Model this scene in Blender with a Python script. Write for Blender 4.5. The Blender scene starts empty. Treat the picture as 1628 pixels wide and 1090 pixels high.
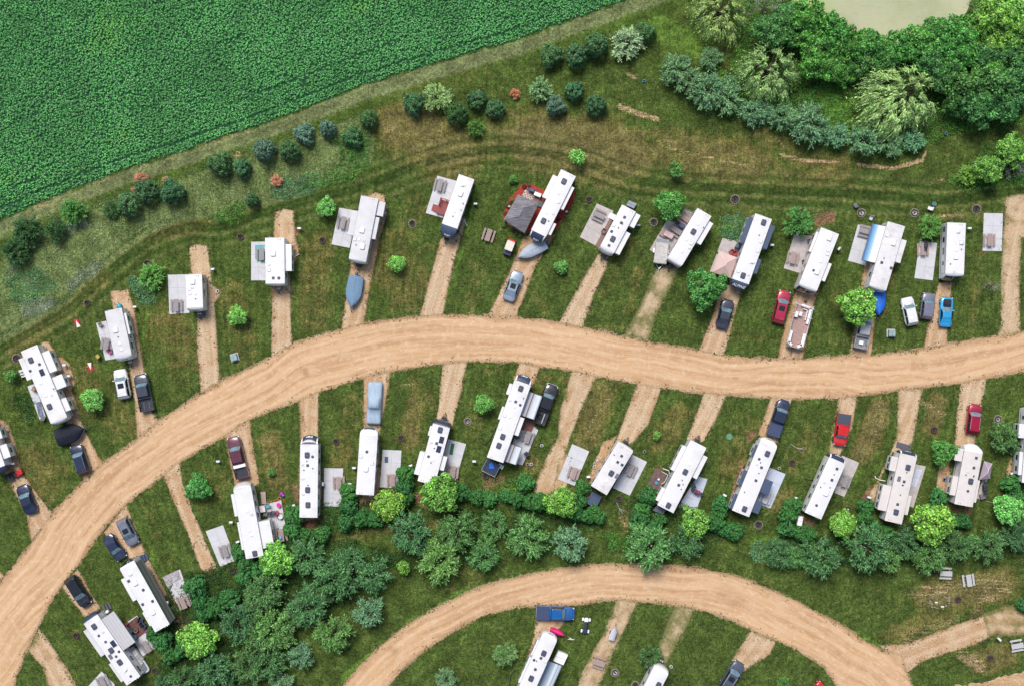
import bpy, math, random
import numpy as np
from mathutils import Vector

random.seed(7)
RNG = np.random.default_rng(11)
scene = bpy.context.scene
COL = scene.collection

# ---------------------------------------------------------------- survey grid
S = 10.4            # survey units per metre
HC = 182.0          # flying height of the camera
CX, CY = 814.0, 545.0
ZM = 1628 / 420.0
TX = [0, 400, 800, 1208]
TY = [0, 270, 540, 810]


def N(t, x, y):
    return TX[t // 10] + x / ZM, TY[t % 10] + y / ZM


def W(px, py, h=0.0):
    k = 1 - h / HC
    return ((px - CX) / S * k, (CY - py) / S * k)


def WT(t, x, y, h=0.0):
    return W(*N(t, x, y), h)


def TP(t, *xy):
    """list of survey points of one tile"""
    return [N(t, xy[i], xy[i + 1]) for i in range(0, len(xy), 2)]


# ---------------------------------------------------------------- noise (numpy)
def _hash(ix, iy, seed):
    h = (ix.astype(np.int64) * 374761393 + iy.astype(np.int64) * 668265263 + seed * 974711) & 0xFFFFFFFF
    h = ((h ^ (h >> 13)) * 1274126177) & 0xFFFFFFFF
    return ((h ^ (h >> 16)) & 0xFFFF) / 65535.0


def vnoise(x, y, seed=0):
    ix = np.floor(x); iy = np.floor(y)
    fx = x - ix; fy = y - iy
    fx = fx * fx * (3 - 2 * fx); fy = fy * fy * (3 - 2 * fy)
    a = _hash(ix, iy, seed); b = _hash(ix + 1, iy, seed)
    c = _hash(ix, iy + 1, seed); d = _hash(ix + 1, iy + 1, seed)
    return (a + (b - a) * fx) * (1 - fy) + (c + (d - c) * fx) * fy


def fbm(x, y, oct=4, seed=0):
    v = 0; a = 0.5; t = 0
    for i in range(oct):
        v = v + a * vnoise(x, y, seed + i * 17); t += a
        x = x * 2.03 + 5.1; y = y * 2.03 + 1.7; a *= 0.5
    return v / t - 0.5


def sdpoly(P, X, Y):
    """signed distance (negative inside) to a closed polygon in metres"""
    d = np.full(X.shape, 1e18); s = np.zeros(X.shape, bool)
    n = len(P)
    for i in range(n):
        ax, ay = P[i]; bx, by = P[(i + 1) % n]
        ex, ey = bx - ax, by - ay
        wx, wy = X - ax, Y - ay
        t = np.clip((wx * ex + wy * ey) / (ex * ex + ey * ey + 1e-12), 0, 1)
        dx = wx - ex * t; dy = wy - ey * t
        d = np.minimum(d, dx * dx + dy * dy)
        c = ((ay > Y) != (by > Y))
        if abs(by - ay) > 1e-12:
            c &= (X < (bx - ax) * (Y - ay) / (by - ay) + ax)
            s ^= c
    return np.where(s, -1, 1) * np.sqrt(d)


def sdline(P, X, Y):
    d = np.full(X.shape, 1e18); al = np.zeros(X.shape); L = 0
    for i in range(len(P) - 1):
        ax, ay = P[i]; bx, by = P[i + 1]
        ex, ey = bx - ax, by - ay
        l = math.hypot(ex, ey)
        wx, wy = X - ax, Y - ay
        t = np.clip((wx * ex + wy * ey) / (l * l + 1e-12), 0, 1)
        dx = wx - ex * t; dy = wy - ey * t
        q = dx * dx + dy * dy
        m = q < d
        d = np.where(m, q, d); al = np.where(m, L + t * l, al)
        L += l
    return np.sqrt(d), al


def smooth(P, n=4, closed=False):
    """Catmull-Rom through the points"""
    out = []
    m = len(P)
    for i in range(m if closed else m - 1):
        if closed:
            p0, p1, p2, p3 = P[(i - 1) % m], P[i], P[(i + 1) % m], P[(i + 2) % m]
        else:
            p0, p1, p2, p3 = P[max(i - 1, 0)], P[i], P[i + 1], P[min(i + 2, m - 1)]
        for k in range(n):
            t = k / n
            out.append(tuple(0.5 * ((2 * p1[j]) + (-p0[j] + p2[j]) * t + (2 * p0[j] - 5 * p1[j] + 4 * p2[j] - p3[j]) * t * t
                                    + (-p0[j] + 3 * p1[j] - 3 * p2[j] + p3[j]) * t ** 3) for j in (0, 1)))
    if not closed:
        out.append(P[-1])
    return out


# ---------------------------------------------------------------- node helpers
class NT:
    def __init__(s, name, vol=False):
        s.m = bpy.data.materials.new(name); s.m.use_nodes = True
        s.t = s.m.node_tree; s.t.nodes.clear()
        s.out = s.t.nodes.new('ShaderNodeOutputMaterial')

    def n(s, ty, **kw):
        nd = s.t.nodes.new('ShaderNode' + ty)
        ins = kw.pop('i', {})
        for k, v in kw.items():
            setattr(nd, k, v)
        for k, v in ins.items():
            s.set(nd.inputs[k], v)
        return nd

    def set(s, sock, v):
        if isinstance(v, bpy.types.NodeSocket):
            s.t.links.new(v, sock)
        elif isinstance(v, bpy.types.Node):
            s.t.links.new(v.outputs[0], sock)
        else:
            if sock.type == 'RGBA' and len(v) == 3:
                v = (*v, 1)
            sock.default_value = v

    def mix(s, f, a, b, mode='MIX'):
        nd = s.n('Mix', data_type='RGBA', blend_type=mode)
        s.set(nd.inputs[0], f); s.set(nd.inputs[6], a); s.set(nd.inputs[7], b)
        return nd.outputs[2]

    def math(s, op, a, b=None, c=None, clamp=False):
        nd = s.n('Math', operation=op, use_clamp=clamp)
        s.set(nd.inputs[0], a)
        if b is not None: s.set(nd.inputs[1], b)
        if c is not None: s.set(nd.inputs[2], c)
        return nd.outputs[0]

    def ramp(s, v, lo, hi, a=0.0, b=1.0):
        nd = s.n('MapRange', interpolation_type='SMOOTHSTEP')
        s.set(nd.inputs[0], v); s.set(nd.inputs[1], lo); s.set(nd.inputs[2], hi); s.set(nd.inputs[3], a); s.set(nd.inputs[4], b)
        return nd.outputs[0]

    def noise(s, vec, scale, detail=3, rough=0.55, dist=0.0):
        nd = s.n('TexNoise', i={'Scale': scale, 'Detail': detail, 'Roughness': rough, 'Distortion': dist})
        s.set(nd.inputs['Vector'], vec)
        return nd.outputs[0]

    def mapped(s, vec, scale=(1, 1, 1), rot=0.0):
        nd = s.n('Mapping'); s.set(nd.inputs[0], vec)
        nd.inputs['Scale'].default_value = scale; nd.inputs['Rotation'].default_value = (0, 0, rot)
        return nd.outputs[0]

    def pbr(s, color, rough=0.6, metal=0.0, normal=None, spec=0.5, coat=0.0, trans=0.0):
        nd = s.n('BsdfPrincipled')
        s.set(nd.inputs['Base Color'], color); s.set(nd.inputs['Roughness'], rough)
        s.set(nd.inputs['Metallic'], metal); s.set(nd.inputs['Specular IOR Level'], spec)
        s.set(nd.inputs['Coat Weight'], coat)
        if coat: s.set(nd.inputs['Coat Roughness'], 0.08)
        if normal is not None: s.set(nd.inputs['Normal'], normal)
        return nd.outputs[0]

    def bump(s, h, strength=0.4, dist=0.1):
        nd = s.n('Bump', i={'Strength': strength, 'Distance': dist}); s.set(nd.inputs['Height'], h)
        return nd.outputs[0]

    def done(s, sh):
        s.t.links.new(sh, s.out.inputs[0]); return s.m


def MAT(name, col, rough=0.6, metal=0.0, var=0.15, scale=3.0, bump=0.0, coat=0.0, spec=0.5, stretch=(1, 1, 1), bscale=None, dirt=None, dirtamt=0.0):
    t = NT(name)
    tc = t.n('TexCoord').outputs['Object']
    v = t.mapped(tc, stretch)
    nz = t.noise(v, scale, 4)
    lo = tuple(c * (1 - var) for c in col); hi = tuple(min(1, c * (1 + var)) for c in col)
    c = t.mix(t.ramp(nz, 0.3, 0.7), lo, hi)
    if dirt:
        nd = t.noise(v, scale * 0.35, 6, 0.7)
        c = t.mix(t.ramp(nd, 0.5, 0.72, 0.0, dirtamt), c, dirt)
    nrm = t.bump(t.noise(v, bscale or scale * 6, 3), 0.5, bump) if bump else None
    return t.done(t.pbr(c, rough, metal, nrm, spec, coat))


M = {}


def mat(key, *a, **k):
    if key not in M:
        M[key] = MAT(key, *a, **k)
    return M[key]


# ---------------------------------------------------------------- mesh builder
class MB:
    def __init__(s):
        s.v = []; s.f = []; s.mi = []; s.cur = 0; s.smooth = []; s.sm = False

    def add(s, vs, fs):
        o = len(s.v); s.v += [tuple(p) for p in vs]
        for f in fs:
            s.f.append(tuple(i + o for i in f)); s.mi.append(s.cur); s.smooth.append(s.sm)
        return s

    def box(s, x0, x1, y0, y1, z0, z1):
        if x0 > x1: x0, x1 = x1, x0
        if y0 > y1: y0, y1 = y1, y0
        return s.add([(x0, y0, z0), (x1, y0, z0), (x1, y1, z0), (x0, y1, z0), (x0, y0, z1), (x1, y0, z1), (x1, y1, z1), (x0, y1, z1)],
                     [(0, 3, 2, 1), (4, 5, 6, 7), (0, 1, 5, 4), (1, 2, 6, 5), (2, 3, 7, 6), (3, 0, 4, 7)])

    def rings(s, rings, cap=True):
        """loft through rings (same point count, counter-clockwise from above, going up)"""
        n = len(rings[0]); vs = [p for r in rings for p in r]; fs = []
        for k in range(len(rings) - 1):
            for i in range(n):
                j = (i + 1) % n
                fs.append((k * n + i, k * n + j, (k + 1) * n + j, (k + 1) * n + i))
        if cap:
            fs.append(tuple(range(n - 1, -1, -1)))
            fs.append(tuple((len(rings) - 1) * n + i for i in range(n)))
        return s.add(vs, fs)

    def rbox(s, x0, x1, y0, y1, z0, z1, r=0.1, c=0.04, seg=3):
        """box with rounded upright corners and a chamfered top"""
        r = min(r, (x1 - x0) / 2.01, (y1 - y0) / 2.01)

        def ring(ins, z):
            rr = max(r - ins, 0.001); out = []
            for cx, cy, a0 in ((x1 - r, y1 - r, 0), (x0 + r, y1 - r, 90), (x0 + r, y0 + r, 180), (x1 - r, y0 + r, 270)):
                for k in range(seg + 1):
                    a = math.radians(a0 + 90 * k / seg)
                    out.append((cx + rr * math.cos(a), cy + rr * math.sin(a), z))
            return out
        return s.rings([ring(0, z0), ring(0, z1 - c), ring(c * 0.35, z1 - c * 0.3), ring(c, z1)])

    def cyl(s, x, y, z0, z1, r0, r1=None, n=12):
        r1 = r0 if r1 is None else r1
        R = lambda r, z: [(x + r * math.cos(2 * math.pi * i / n), y + r * math.sin(2 * math.pi * i / n), z) for i in range(n)]
        return s.rings([R(r0, z0), R(r1, z1)])

    def tube(s, p, q, r, n=6, r2=None):
        p = Vector(p); q = Vector(q); d = (q - p)
        if d.length < 1e-6: return s
        d.normalize(); u = d.orthogonal().normalized(); w = d.cross(u)
        r2 = r if r2 is None else r2
        R = lambda c, r: [tuple(c + u * (r * math.cos(2 * math.pi * i / n)) + w * (r * math.sin(2 * math.pi * i / n))) for i in range(n)]
        return s.rings([R(p, r), R(q, r2)])

    def path(s, pts, r, n=5):
        for a, b in zip(pts[:-1], pts[1:]): s.tube(a, b, r, n)
        return s

    def torus(s, x, y, z, R, r, n=18, m=6):
        vs = []; fs = []
        for i in range(n):
            a = 2 * math.pi * i / n
            for j in range(m):
                b = 2 * math.pi * j / m
                vs.append((x + (R + r * math.cos(b)) * math.cos(a), y + (R + r * math.cos(b)) * math.sin(a), z + r * math.sin(b)))
        for i in range(n):
            for j in range(m):
                fs.append((i * m + j, ((i + 1) % n) * m + j, ((i + 1) % n) * m + (j + 1) % m, i * m + (j + 1) % m))
        return s.add(vs, fs)

    def prism(s, P, z0, z1):
        a = sum(P[i][0] * P[(i + 1) % len(P)][1] - P[(i + 1) % len(P)][0] * P[i][1] for i in range(len(P)))
        if a < 0: P = P[::-1]
        return s.rings([[(x, y, z0) for x, y in P], [(x, y, z1) for x, y in P]])

    def grid(s, rows, close_back=None):
        n = len(rows[0]); vs = [p for r in rows for p in r]; fs = []
        for k in range(len(rows) - 1):
            for i in range(n - 1):
                fs.append((k * n + i, k * n + i + 1, (k + 1) * n + i + 1, (k + 1) * n + i))
        return s.add(vs, fs)

    def dome(s, x, y, z, rx, ry, rz, n=10, m=4):
        rings = []
        for k in range(m + 1):
            a = math.pi / 2 * k / m * 0.97
            rings.append([(x + rx * math.cos(a) * math.cos(2 * math.pi * i / n), y + ry * math.cos(a) * math.sin(2 * math.pi * i / n), z + rz * math.sin(a)) for i in range(n)])
        return s.rings(rings)

    def build(s, name, mats, parent=None, loc=None, rz=None, smooth=None):
        me = bpy.data.meshes.new(name); me.from_pydata(s.v, [], s.f)
        mats = mats if isinstance(mats, (list, tuple)) else [mats]
        for m in mats: me.materials.append(m)
        if len(mats) > 1: me.polygons.foreach_set('material_index', s.mi)
        sm = s.smooth if smooth is None else [smooth] * len(s.f)
        me.polygons.foreach_set('use_smooth', sm)
        me.update()
        o = bpy.data.objects.new(name, me); COL.objects.link(o)
        if parent: o.parent = parent
        if loc: o.location = loc
        if rz is not None: o.rotation_euler = (0, 0, rz)
        return o


def npmesh(name, V, F, material, parent=None, smooth=False):
    """V (n,3), F (m,4) quads"""
    me = bpy.data.meshes.new(name)
    V = np.asarray(V, np.float32); F = np.asarray(F, np.int32)
    me.vertices.add(len(V)); me.vertices.foreach_set('co', V.ravel())
    me.loops.add(F.size); me.loops.foreach_set('vertex_index', F.ravel())
    me.polygons.add(len(F))
    k = F.shape[1]
    me.polygons.foreach_set('loop_start', np.arange(0, F.size, k, dtype=np.int32))
    me.polygons.foreach_set('loop_total', np.full(len(F), k, np.int32))
    me.polygons.foreach_set('use_smooth', np.full(len(F), smooth))
    me.update(calc_edges=True)
    if material: me.materials.append(material)
    return me


def tag(o, label=None, cat=None, group=None, kind=None):
    if label: o['label'] = label
    if cat: o['category'] = cat
    if group: o['group'] = group
    if kind: o['kind'] = kind
    return o


def empty(name, loc, rz=0, sc=1):
    o = bpy.data.objects.new(name, None); COL.objects.link(o)
    o.location = loc if len(loc) == 3 else (*loc, 0); o.rotation_euler = (0, 0, rz); o.scale = (sc, sc, sc)
    return o


def copy_obj(o, parent=None):
    c = o.copy(); COL.objects.link(c)
    if parent: c.parent = parent
    return c


# ---------------------------------------------------------------- labels that point at one thing
LM = []      # landmarks (px, py, short phrase)
AUTO = []    # (obj, base, px, py)


def auto(o, base, cat, group, px, py):
    tag(o, None, cat, group); AUTO.append((o, base, px, py))


def place_labels():
    groups = {}
    for o, base, px, py in AUTO:
        best = min(LM, key=lambda l: math.hypot(px - l[0], py - l[1]))
        dx, dy = px - best[0], py - best[1]
        if abs(dx) > abs(dy): d = 'right of' if dx > 0 else 'left of'
        else: d = 'below' if dy > 0 else 'above'
        groups.setdefault((base, d, best[2]), []).append((px, py, o))
    nums = ['', 'second', 'third', 'fourth', 'fifth', 'sixth', 'seventh', 'eighth', 'ninth', 'tenth', 'eleventh', 'twelfth', 'thirteenth', 'fourteenth', 'fifteenth', 'sixteenth', 'seventeenth', 'eighteenth', 'nineteenth', 'twentieth']
    for (base, d, s), it in groups.items():
        it.sort(key=lambda a: (a[0], a[1])); n = len(it)
        spread_y = max(a[1] for a in it) - min(a[1] for a in it); spread_x = it[-1][0] - it[0][0]
        vert = spread_y > spread_x
        if vert: it.sort(key=lambda a: (a[1], a[0]))
        for k, (px, py, o) in enumerate(it):
            core = base + ' ' + d + ' the ' + s
            if n == 1: o['label'] = core
            elif n == 2: o['label'] = core + ', ' + (('upper' if k == 0 else 'lower') if vert else ('left' if k == 0 else 'right')) + ' one'
            elif k == 0: o['label'] = core + (', topmost' if vert else ', leftmost')
            elif k == n - 1: o['label'] = core + (', lowest' if vert else ', rightmost')
            else: o['label'] = core + ', ' + nums[k] + (' from top' if vert else ' from left')
# ================================================================= GROUND
WP = lambda P: [W(*p) for p in P]

ROAD_T = [(-60, 1010), (-25, 955), (8, 912), (49, 862), (80, 816), (131, 764), (160, 736), (219, 695), (253, 666), (320, 622), (351, 604), (420, 571), (467, 543), (542, 522),
          (580, 512), (660, 502), (699, 499), (774, 500), (818, 502), (888, 510), (926, 518), (1029, 541), (1109, 554), (1153, 563), (1220, 568), (1278, 568), (1347, 563), (1389, 562),
          (1466, 553), (1505, 545), (1580, 533), (1660, 520)]
ROAD_B = [(-5, 1180), (23, 1090), (44, 1034), (62, 996), (88, 947), (124, 900), (165, 843), (204, 800), (260, 757), (289, 733), (361, 692), (397, 668), (475, 638), (508, 625), (578, 602), (622, 591),
          (702, 580), (743, 577), (820, 577), (859, 585), (911, 591), (947, 600), (1014, 611), (1053, 618), (1110, 625), (1153, 629), (1208, 633), (1270, 635), (1334, 634), (1427, 622), (1528, 610), (1569, 603), (1660, 584)]
ROAD2_O = [(500, 1140), (542, 1090), (586, 1040), (627, 1006), (673, 975), (733, 944), (774, 927), (820, 915), (864, 905), (929, 896), (1000, 895), (1061, 896), (1135, 905), (1187, 919), (1220, 934), (1260, 949), (1293, 967),
           (1342, 993), (1373, 1014), (1404, 1032)]
BRANCH = [(1420, 1034), (1434, 1040), (1440, 1056), (1443, 1068), (1453, 1090), (1470, 1140)]
ROAD2_I = [(590, 1130), (619, 1090), (648, 1058), (684, 1029), (733, 998), (774, 979), (820, 967), (869, 964), (919, 963), (965, 955), (1019, 958), (1071, 962), (1110, 970), (1161, 986), (1197, 1004), (1239, 1022), (1275, 1040), (1306, 1060), (1330, 1095), (1340, 1140)]
ROAD1 = WP(smooth(ROAD_T, 3) + smooth(ROAD_B, 3)[::-1])
ROAD2 = WP(smooth(ROAD2_O, 3) + smooth(BRANCH, 3) + smooth(ROAD2_I, 3)[::-1])
ROAD3 = WP([(1500, 1140), (1520, 1088), (1560, 1083), (1628, 1066), (1700, 1050), (1700, 1140)])

# driveways: (polygon in survey units, tone, grassiness)  tone 0 pale gravel .. 1 brown soil
DRIVES = [
    ([(1396, 1024), (1440, 1022), (1479, 1007), (1518, 991), (1569, 975), (1590, 966), (1606, 968), (1608, 984), (1580, 1010), (1548, 1026), (1500, 1041), (1466, 1052), (1441, 1072)], .55, .06),
    ([(1560, 974), (1600, 960), (1618, 958), (1640, 985), (1650, 1010), (1600, 1012), (1570, 1012)], .6, .5),
    ([(-60, 660), (0, 664), (13, 672), (26, 705), (34, 746), (52, 772), (88, 820), (49, 862), (41, 817), (21, 780), (0, 744), (-60, 700)], .55, .0),
    ([(77, 541), (90, 561), (111, 576), (121, 607), (116, 620), (129, 664), (147, 705), (166, 738), (134, 768), (113, 715), (104, 669), (85, 640), (60, 560), (66, 543)], .6, .0),
    ([(174, 462), (206, 459), (216, 500), (222, 540), (230, 586), (240, 651), (258, 672), (217, 700), (213, 640), (204, 586), (200, 540), (178, 490)], .6, .15),
    ([(299, 392), (314, 387), (330, 390), (335, 422), (338, 451), (353, 466), (342, 482), (347, 550), (350, 610), (318, 630), (312, 550), (312, 502), (303, 433)], .35, .1),
    ([(436, 337), (450, 331), (467, 334), (470, 373), (477, 399), (463, 435), (463, 500), (466, 550), (430, 575), (431, 461), (434, 373)], .45, .1),
    ([(581, 312), (596, 305), (612, 309), (616, 342), (606, 378), (592, 440), (579, 520), (540, 532), (557, 422), (560, 400)], .6, .1),
    ([(699, 381), (706, 372), (728, 370), (733, 345), (744, 345), (722, 420), (704, 506), (664, 510)], .35, .1),
    ([(831, 376), (860, 366), (885, 373), (852, 425), (820, 510), (772, 508), (792, 466), (810, 430)], .55, .05),
    ([(947, 408), (958, 395), (972, 400), (965, 425), (945, 470), (926, 524), (884, 518), (916, 461)], .2, .15),
    ([(1043, 422), (1085, 418), (1072, 450), (1050, 490), (1031, 545), (989, 536), (1014, 489)], .25, .55),
    ([(1148, 450), (1183, 455), (1169, 502), (1152, 568), (1108, 560), (1130, 507)], .5, .1),
    ([(1266, 458), (1304, 458), (1290, 500), (1277, 574), (1234, 574), (1248, 510)], .65, .1),
    ([(1362, 500), (1376, 462), (1400, 462), (1392, 500), (1387, 568), (1348, 570), (1354, 535)], .7, .1),
    ([(1378, 385), (1400, 400), (1378, 470), (1366, 470)], .8, .2),
    ([(1490, 448), (1516, 448), (1508, 500), (1507, 550), (1466, 558), (1478, 500)], .7, .0),
    ([(1597, 314), (1612, 308), (1680, 308), (1680, 373), (1626, 380), (1622, 440), (1624, 530), (1580, 540), (1590, 518), (1590, 415), (1595, 360)], .3, .35),
    ([(252, 742), (284, 716), (292, 770), (307, 810), (328, 860), (347, 903), (334, 912), (318, 906), (298, 850), (281, 810)], .55, .1),
    ([(357, 688), (398, 662), (404, 710), (414, 767), (400, 780), (372, 770), (362, 725)], .55, .05),
    ([(474, 630), (509, 618), (507, 655), (507, 700), (512, 760), (512, 826), (474, 830), (474, 760), (477, 700)], .5, .1),
    ([(577, 596), (623, 584), (614, 640), (604, 690), (606, 760), (600, 800), (566, 800), (568, 760), (576, 690)], .65, .05),
    ([(703, 572), (745, 570), (732, 630), (720, 680), (690, 680), (696, 640)], .25, .15),
    ([(827, 570), (862, 578), (846, 617), (826, 640), (815, 600)], .55, .05),
    ([(909, 584), (952, 594), (935, 630), (924, 653), (908, 695), (893, 746), (880, 784), (858, 790), (846, 780), (864, 733), (885, 695), (890, 650)], .45, .25),
    ([(1014, 604), (1055, 610), (1032, 674), (1006, 705), (985, 712), (978, 700), (996, 651)], .4, .1),
    ([(1120, 620), (1158, 622), (1140, 665), (1120, 702), (1096, 706), (1090, 698)], .3, .2),
    ([(1226, 626), (1264, 627), (1246, 670), (1238, 705), (1218, 704), (1204, 690)], .55, .1),
    ([(1333, 627), (1364, 627), (1356, 680), (1337, 722), (1318, 760), (1306, 752), (1321, 695)], .35, .3),
    ([(1427, 614), (1468, 616), (1458, 670), (1450, 712), (1420, 720), (1404, 755), (1390, 800), (1378, 790), (1404, 740), (1424, 695)], .4, .3),
    ([(1527, 602), (1572, 594), (1560, 650), (1550, 708), (1516, 712), (1520, 660)], .35, .0),
    ([(1492, 735), (1510, 728), (1512, 770), (1500, 800), (1484, 796)], .75, .2),
    ([(1606, 726), (1614, 716), (1622, 716), (1618, 760), (1604, 770), (1598, 752)], .8, .2),
    ([(201, 798), (216, 836), (232, 878), (262, 935), (292, 995), (276, 990), (240, 925), (210, 893), (192, 880), (163, 846)], .55, .0),
    ([(124, 900), (144, 939), (162, 966), (134, 982), (118, 962), (100, 936), (92, 940)], .6, .0),
    ([(62, 996), (80, 1018), (105, 1058), (150, 1130), (90, 1130), (66, 1060), (44, 1034)], .5, .3),
    ([(-40, 880), (-6, 902), (8, 912), (4, 930), (-40, 950)], .4, .0),
    ([(856, 960), (893, 958), (898, 990), (852, 1045), (836, 1050), (846, 1015)], .55, .1),
    ([(980, 950), (1016, 952), (1002, 985), (986, 1016), (952, 1095), (940, 1140), (900, 1140), (924, 1065), (960, 1001)], .35, .4),
    ([(1074, 955), (1108, 965), (1094, 995), (1079, 1022), (1058, 1060), (1036, 1060), (1048, 1016)], .35, .6),
    ([(1194, 1000), (1236, 1018), (1226, 1040), (1182, 1068), (1150, 1120), (1130, 1120), (1146, 1081), (1169, 1037)], .45, .3),
    ([(886, 730), (905, 715), (912, 740), (896, 790), (876, 795)], .8, .3),
    ([(958, 700), (984, 690), (960, 742), (940, 775), (942, 800), (928, 790), (940, 740)], .9, .2),
]


def region(name, f, bb, step, z, material, extra=None):
    """mesh of the area where f(X,Y)<0, cut cleanly along the zero line"""
    x0, x1, y0, y1 = bb
    nx = int((x1 - x0) / step) + 2; ny = int((y1 - y0) / step) + 2
    xs = x0 + np.arange(nx) * step; ys = y0 + np.arange(ny) * step
    X, Y = np.meshgrid(xs, ys)
    Fv = f(X, Y)
    ins = Fv < 0
    full = ins[:-1, :-1] & ins[1:, :-1] & ins[:-1, 1:] & ins[1:, 1:]
    anyc = ins[:-1, :-1] | ins[1:, :-1] | ins[:-1, 1:] | ins[1:, 1:]
    idx = -np.ones(X.shape, np.int64)
    verts = []; faces = []

    def vid(j, i):
        if idx[j, i] < 0:
            idx[j, i] = len(verts); verts.append((xs[i], ys[j]))
        return int(idx[j, i])
    ec = {}

    def cut(a, b):
        k = (a, b) if a < b else (b, a)
        if k not in ec:
            fa, fb = Fv[k[0]], Fv[k[1]]; t = fa / (fa - fb)
            ec[k] = len(verts)
            verts.append((xs[k[0][1]] + (xs[k[1][1]] - xs[k[0][1]]) * t, ys[k[0][0]] + (ys[k[1][0]] - ys[k[0][0]]) * t))
        return ec[k]
    for j, i in zip(*np.nonzero(anyc)):
        c = ((j, i), (j, i + 1), (j + 1, i + 1), (j + 1, i))
        if full[j, i]:
            faces.append([vid(*q) for q in c])
        else:
            out = []
            for k in range(4):
                a, b = c[k], c[(k + 1) % 4]
                if ins[a]: out.append(vid(*a))
                if ins[a] != ins[b]: out.append(cut(a, b))
            if len(out) > 2: faces.append(out)
    me = bpy.data.meshes.new(name)
    me.from_pydata([(x, y, z) for x, y in verts], [], faces)
    me.materials.append(material); me.update()
    if extra and verts:
        P = np.array(verts)
        for an, fn in extra.items():
            at = me.attributes.new(an, 'FLOAT', 'POINT')
            at.data.foreach_set('value', np.asarray(fn(P[:, 0], P[:, 1]), np.float32))
    o = bpy.data.objects.new(name, me); COL.objects.link(o)
    o['kind'] = 'structure'
    return o


def bbox(P, m=1.0, clip=True):
    xs = [p[0] for p in P]; ys = [p[1] for p in P]
    b = [min(xs) - m, max(xs) + m, min(ys) - m, max(ys) + m]
    if clip:
        b = [max(b[0], -86), min(b[1], 86), max(b[2], -58), min(b[3], 58)]
    return b


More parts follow.
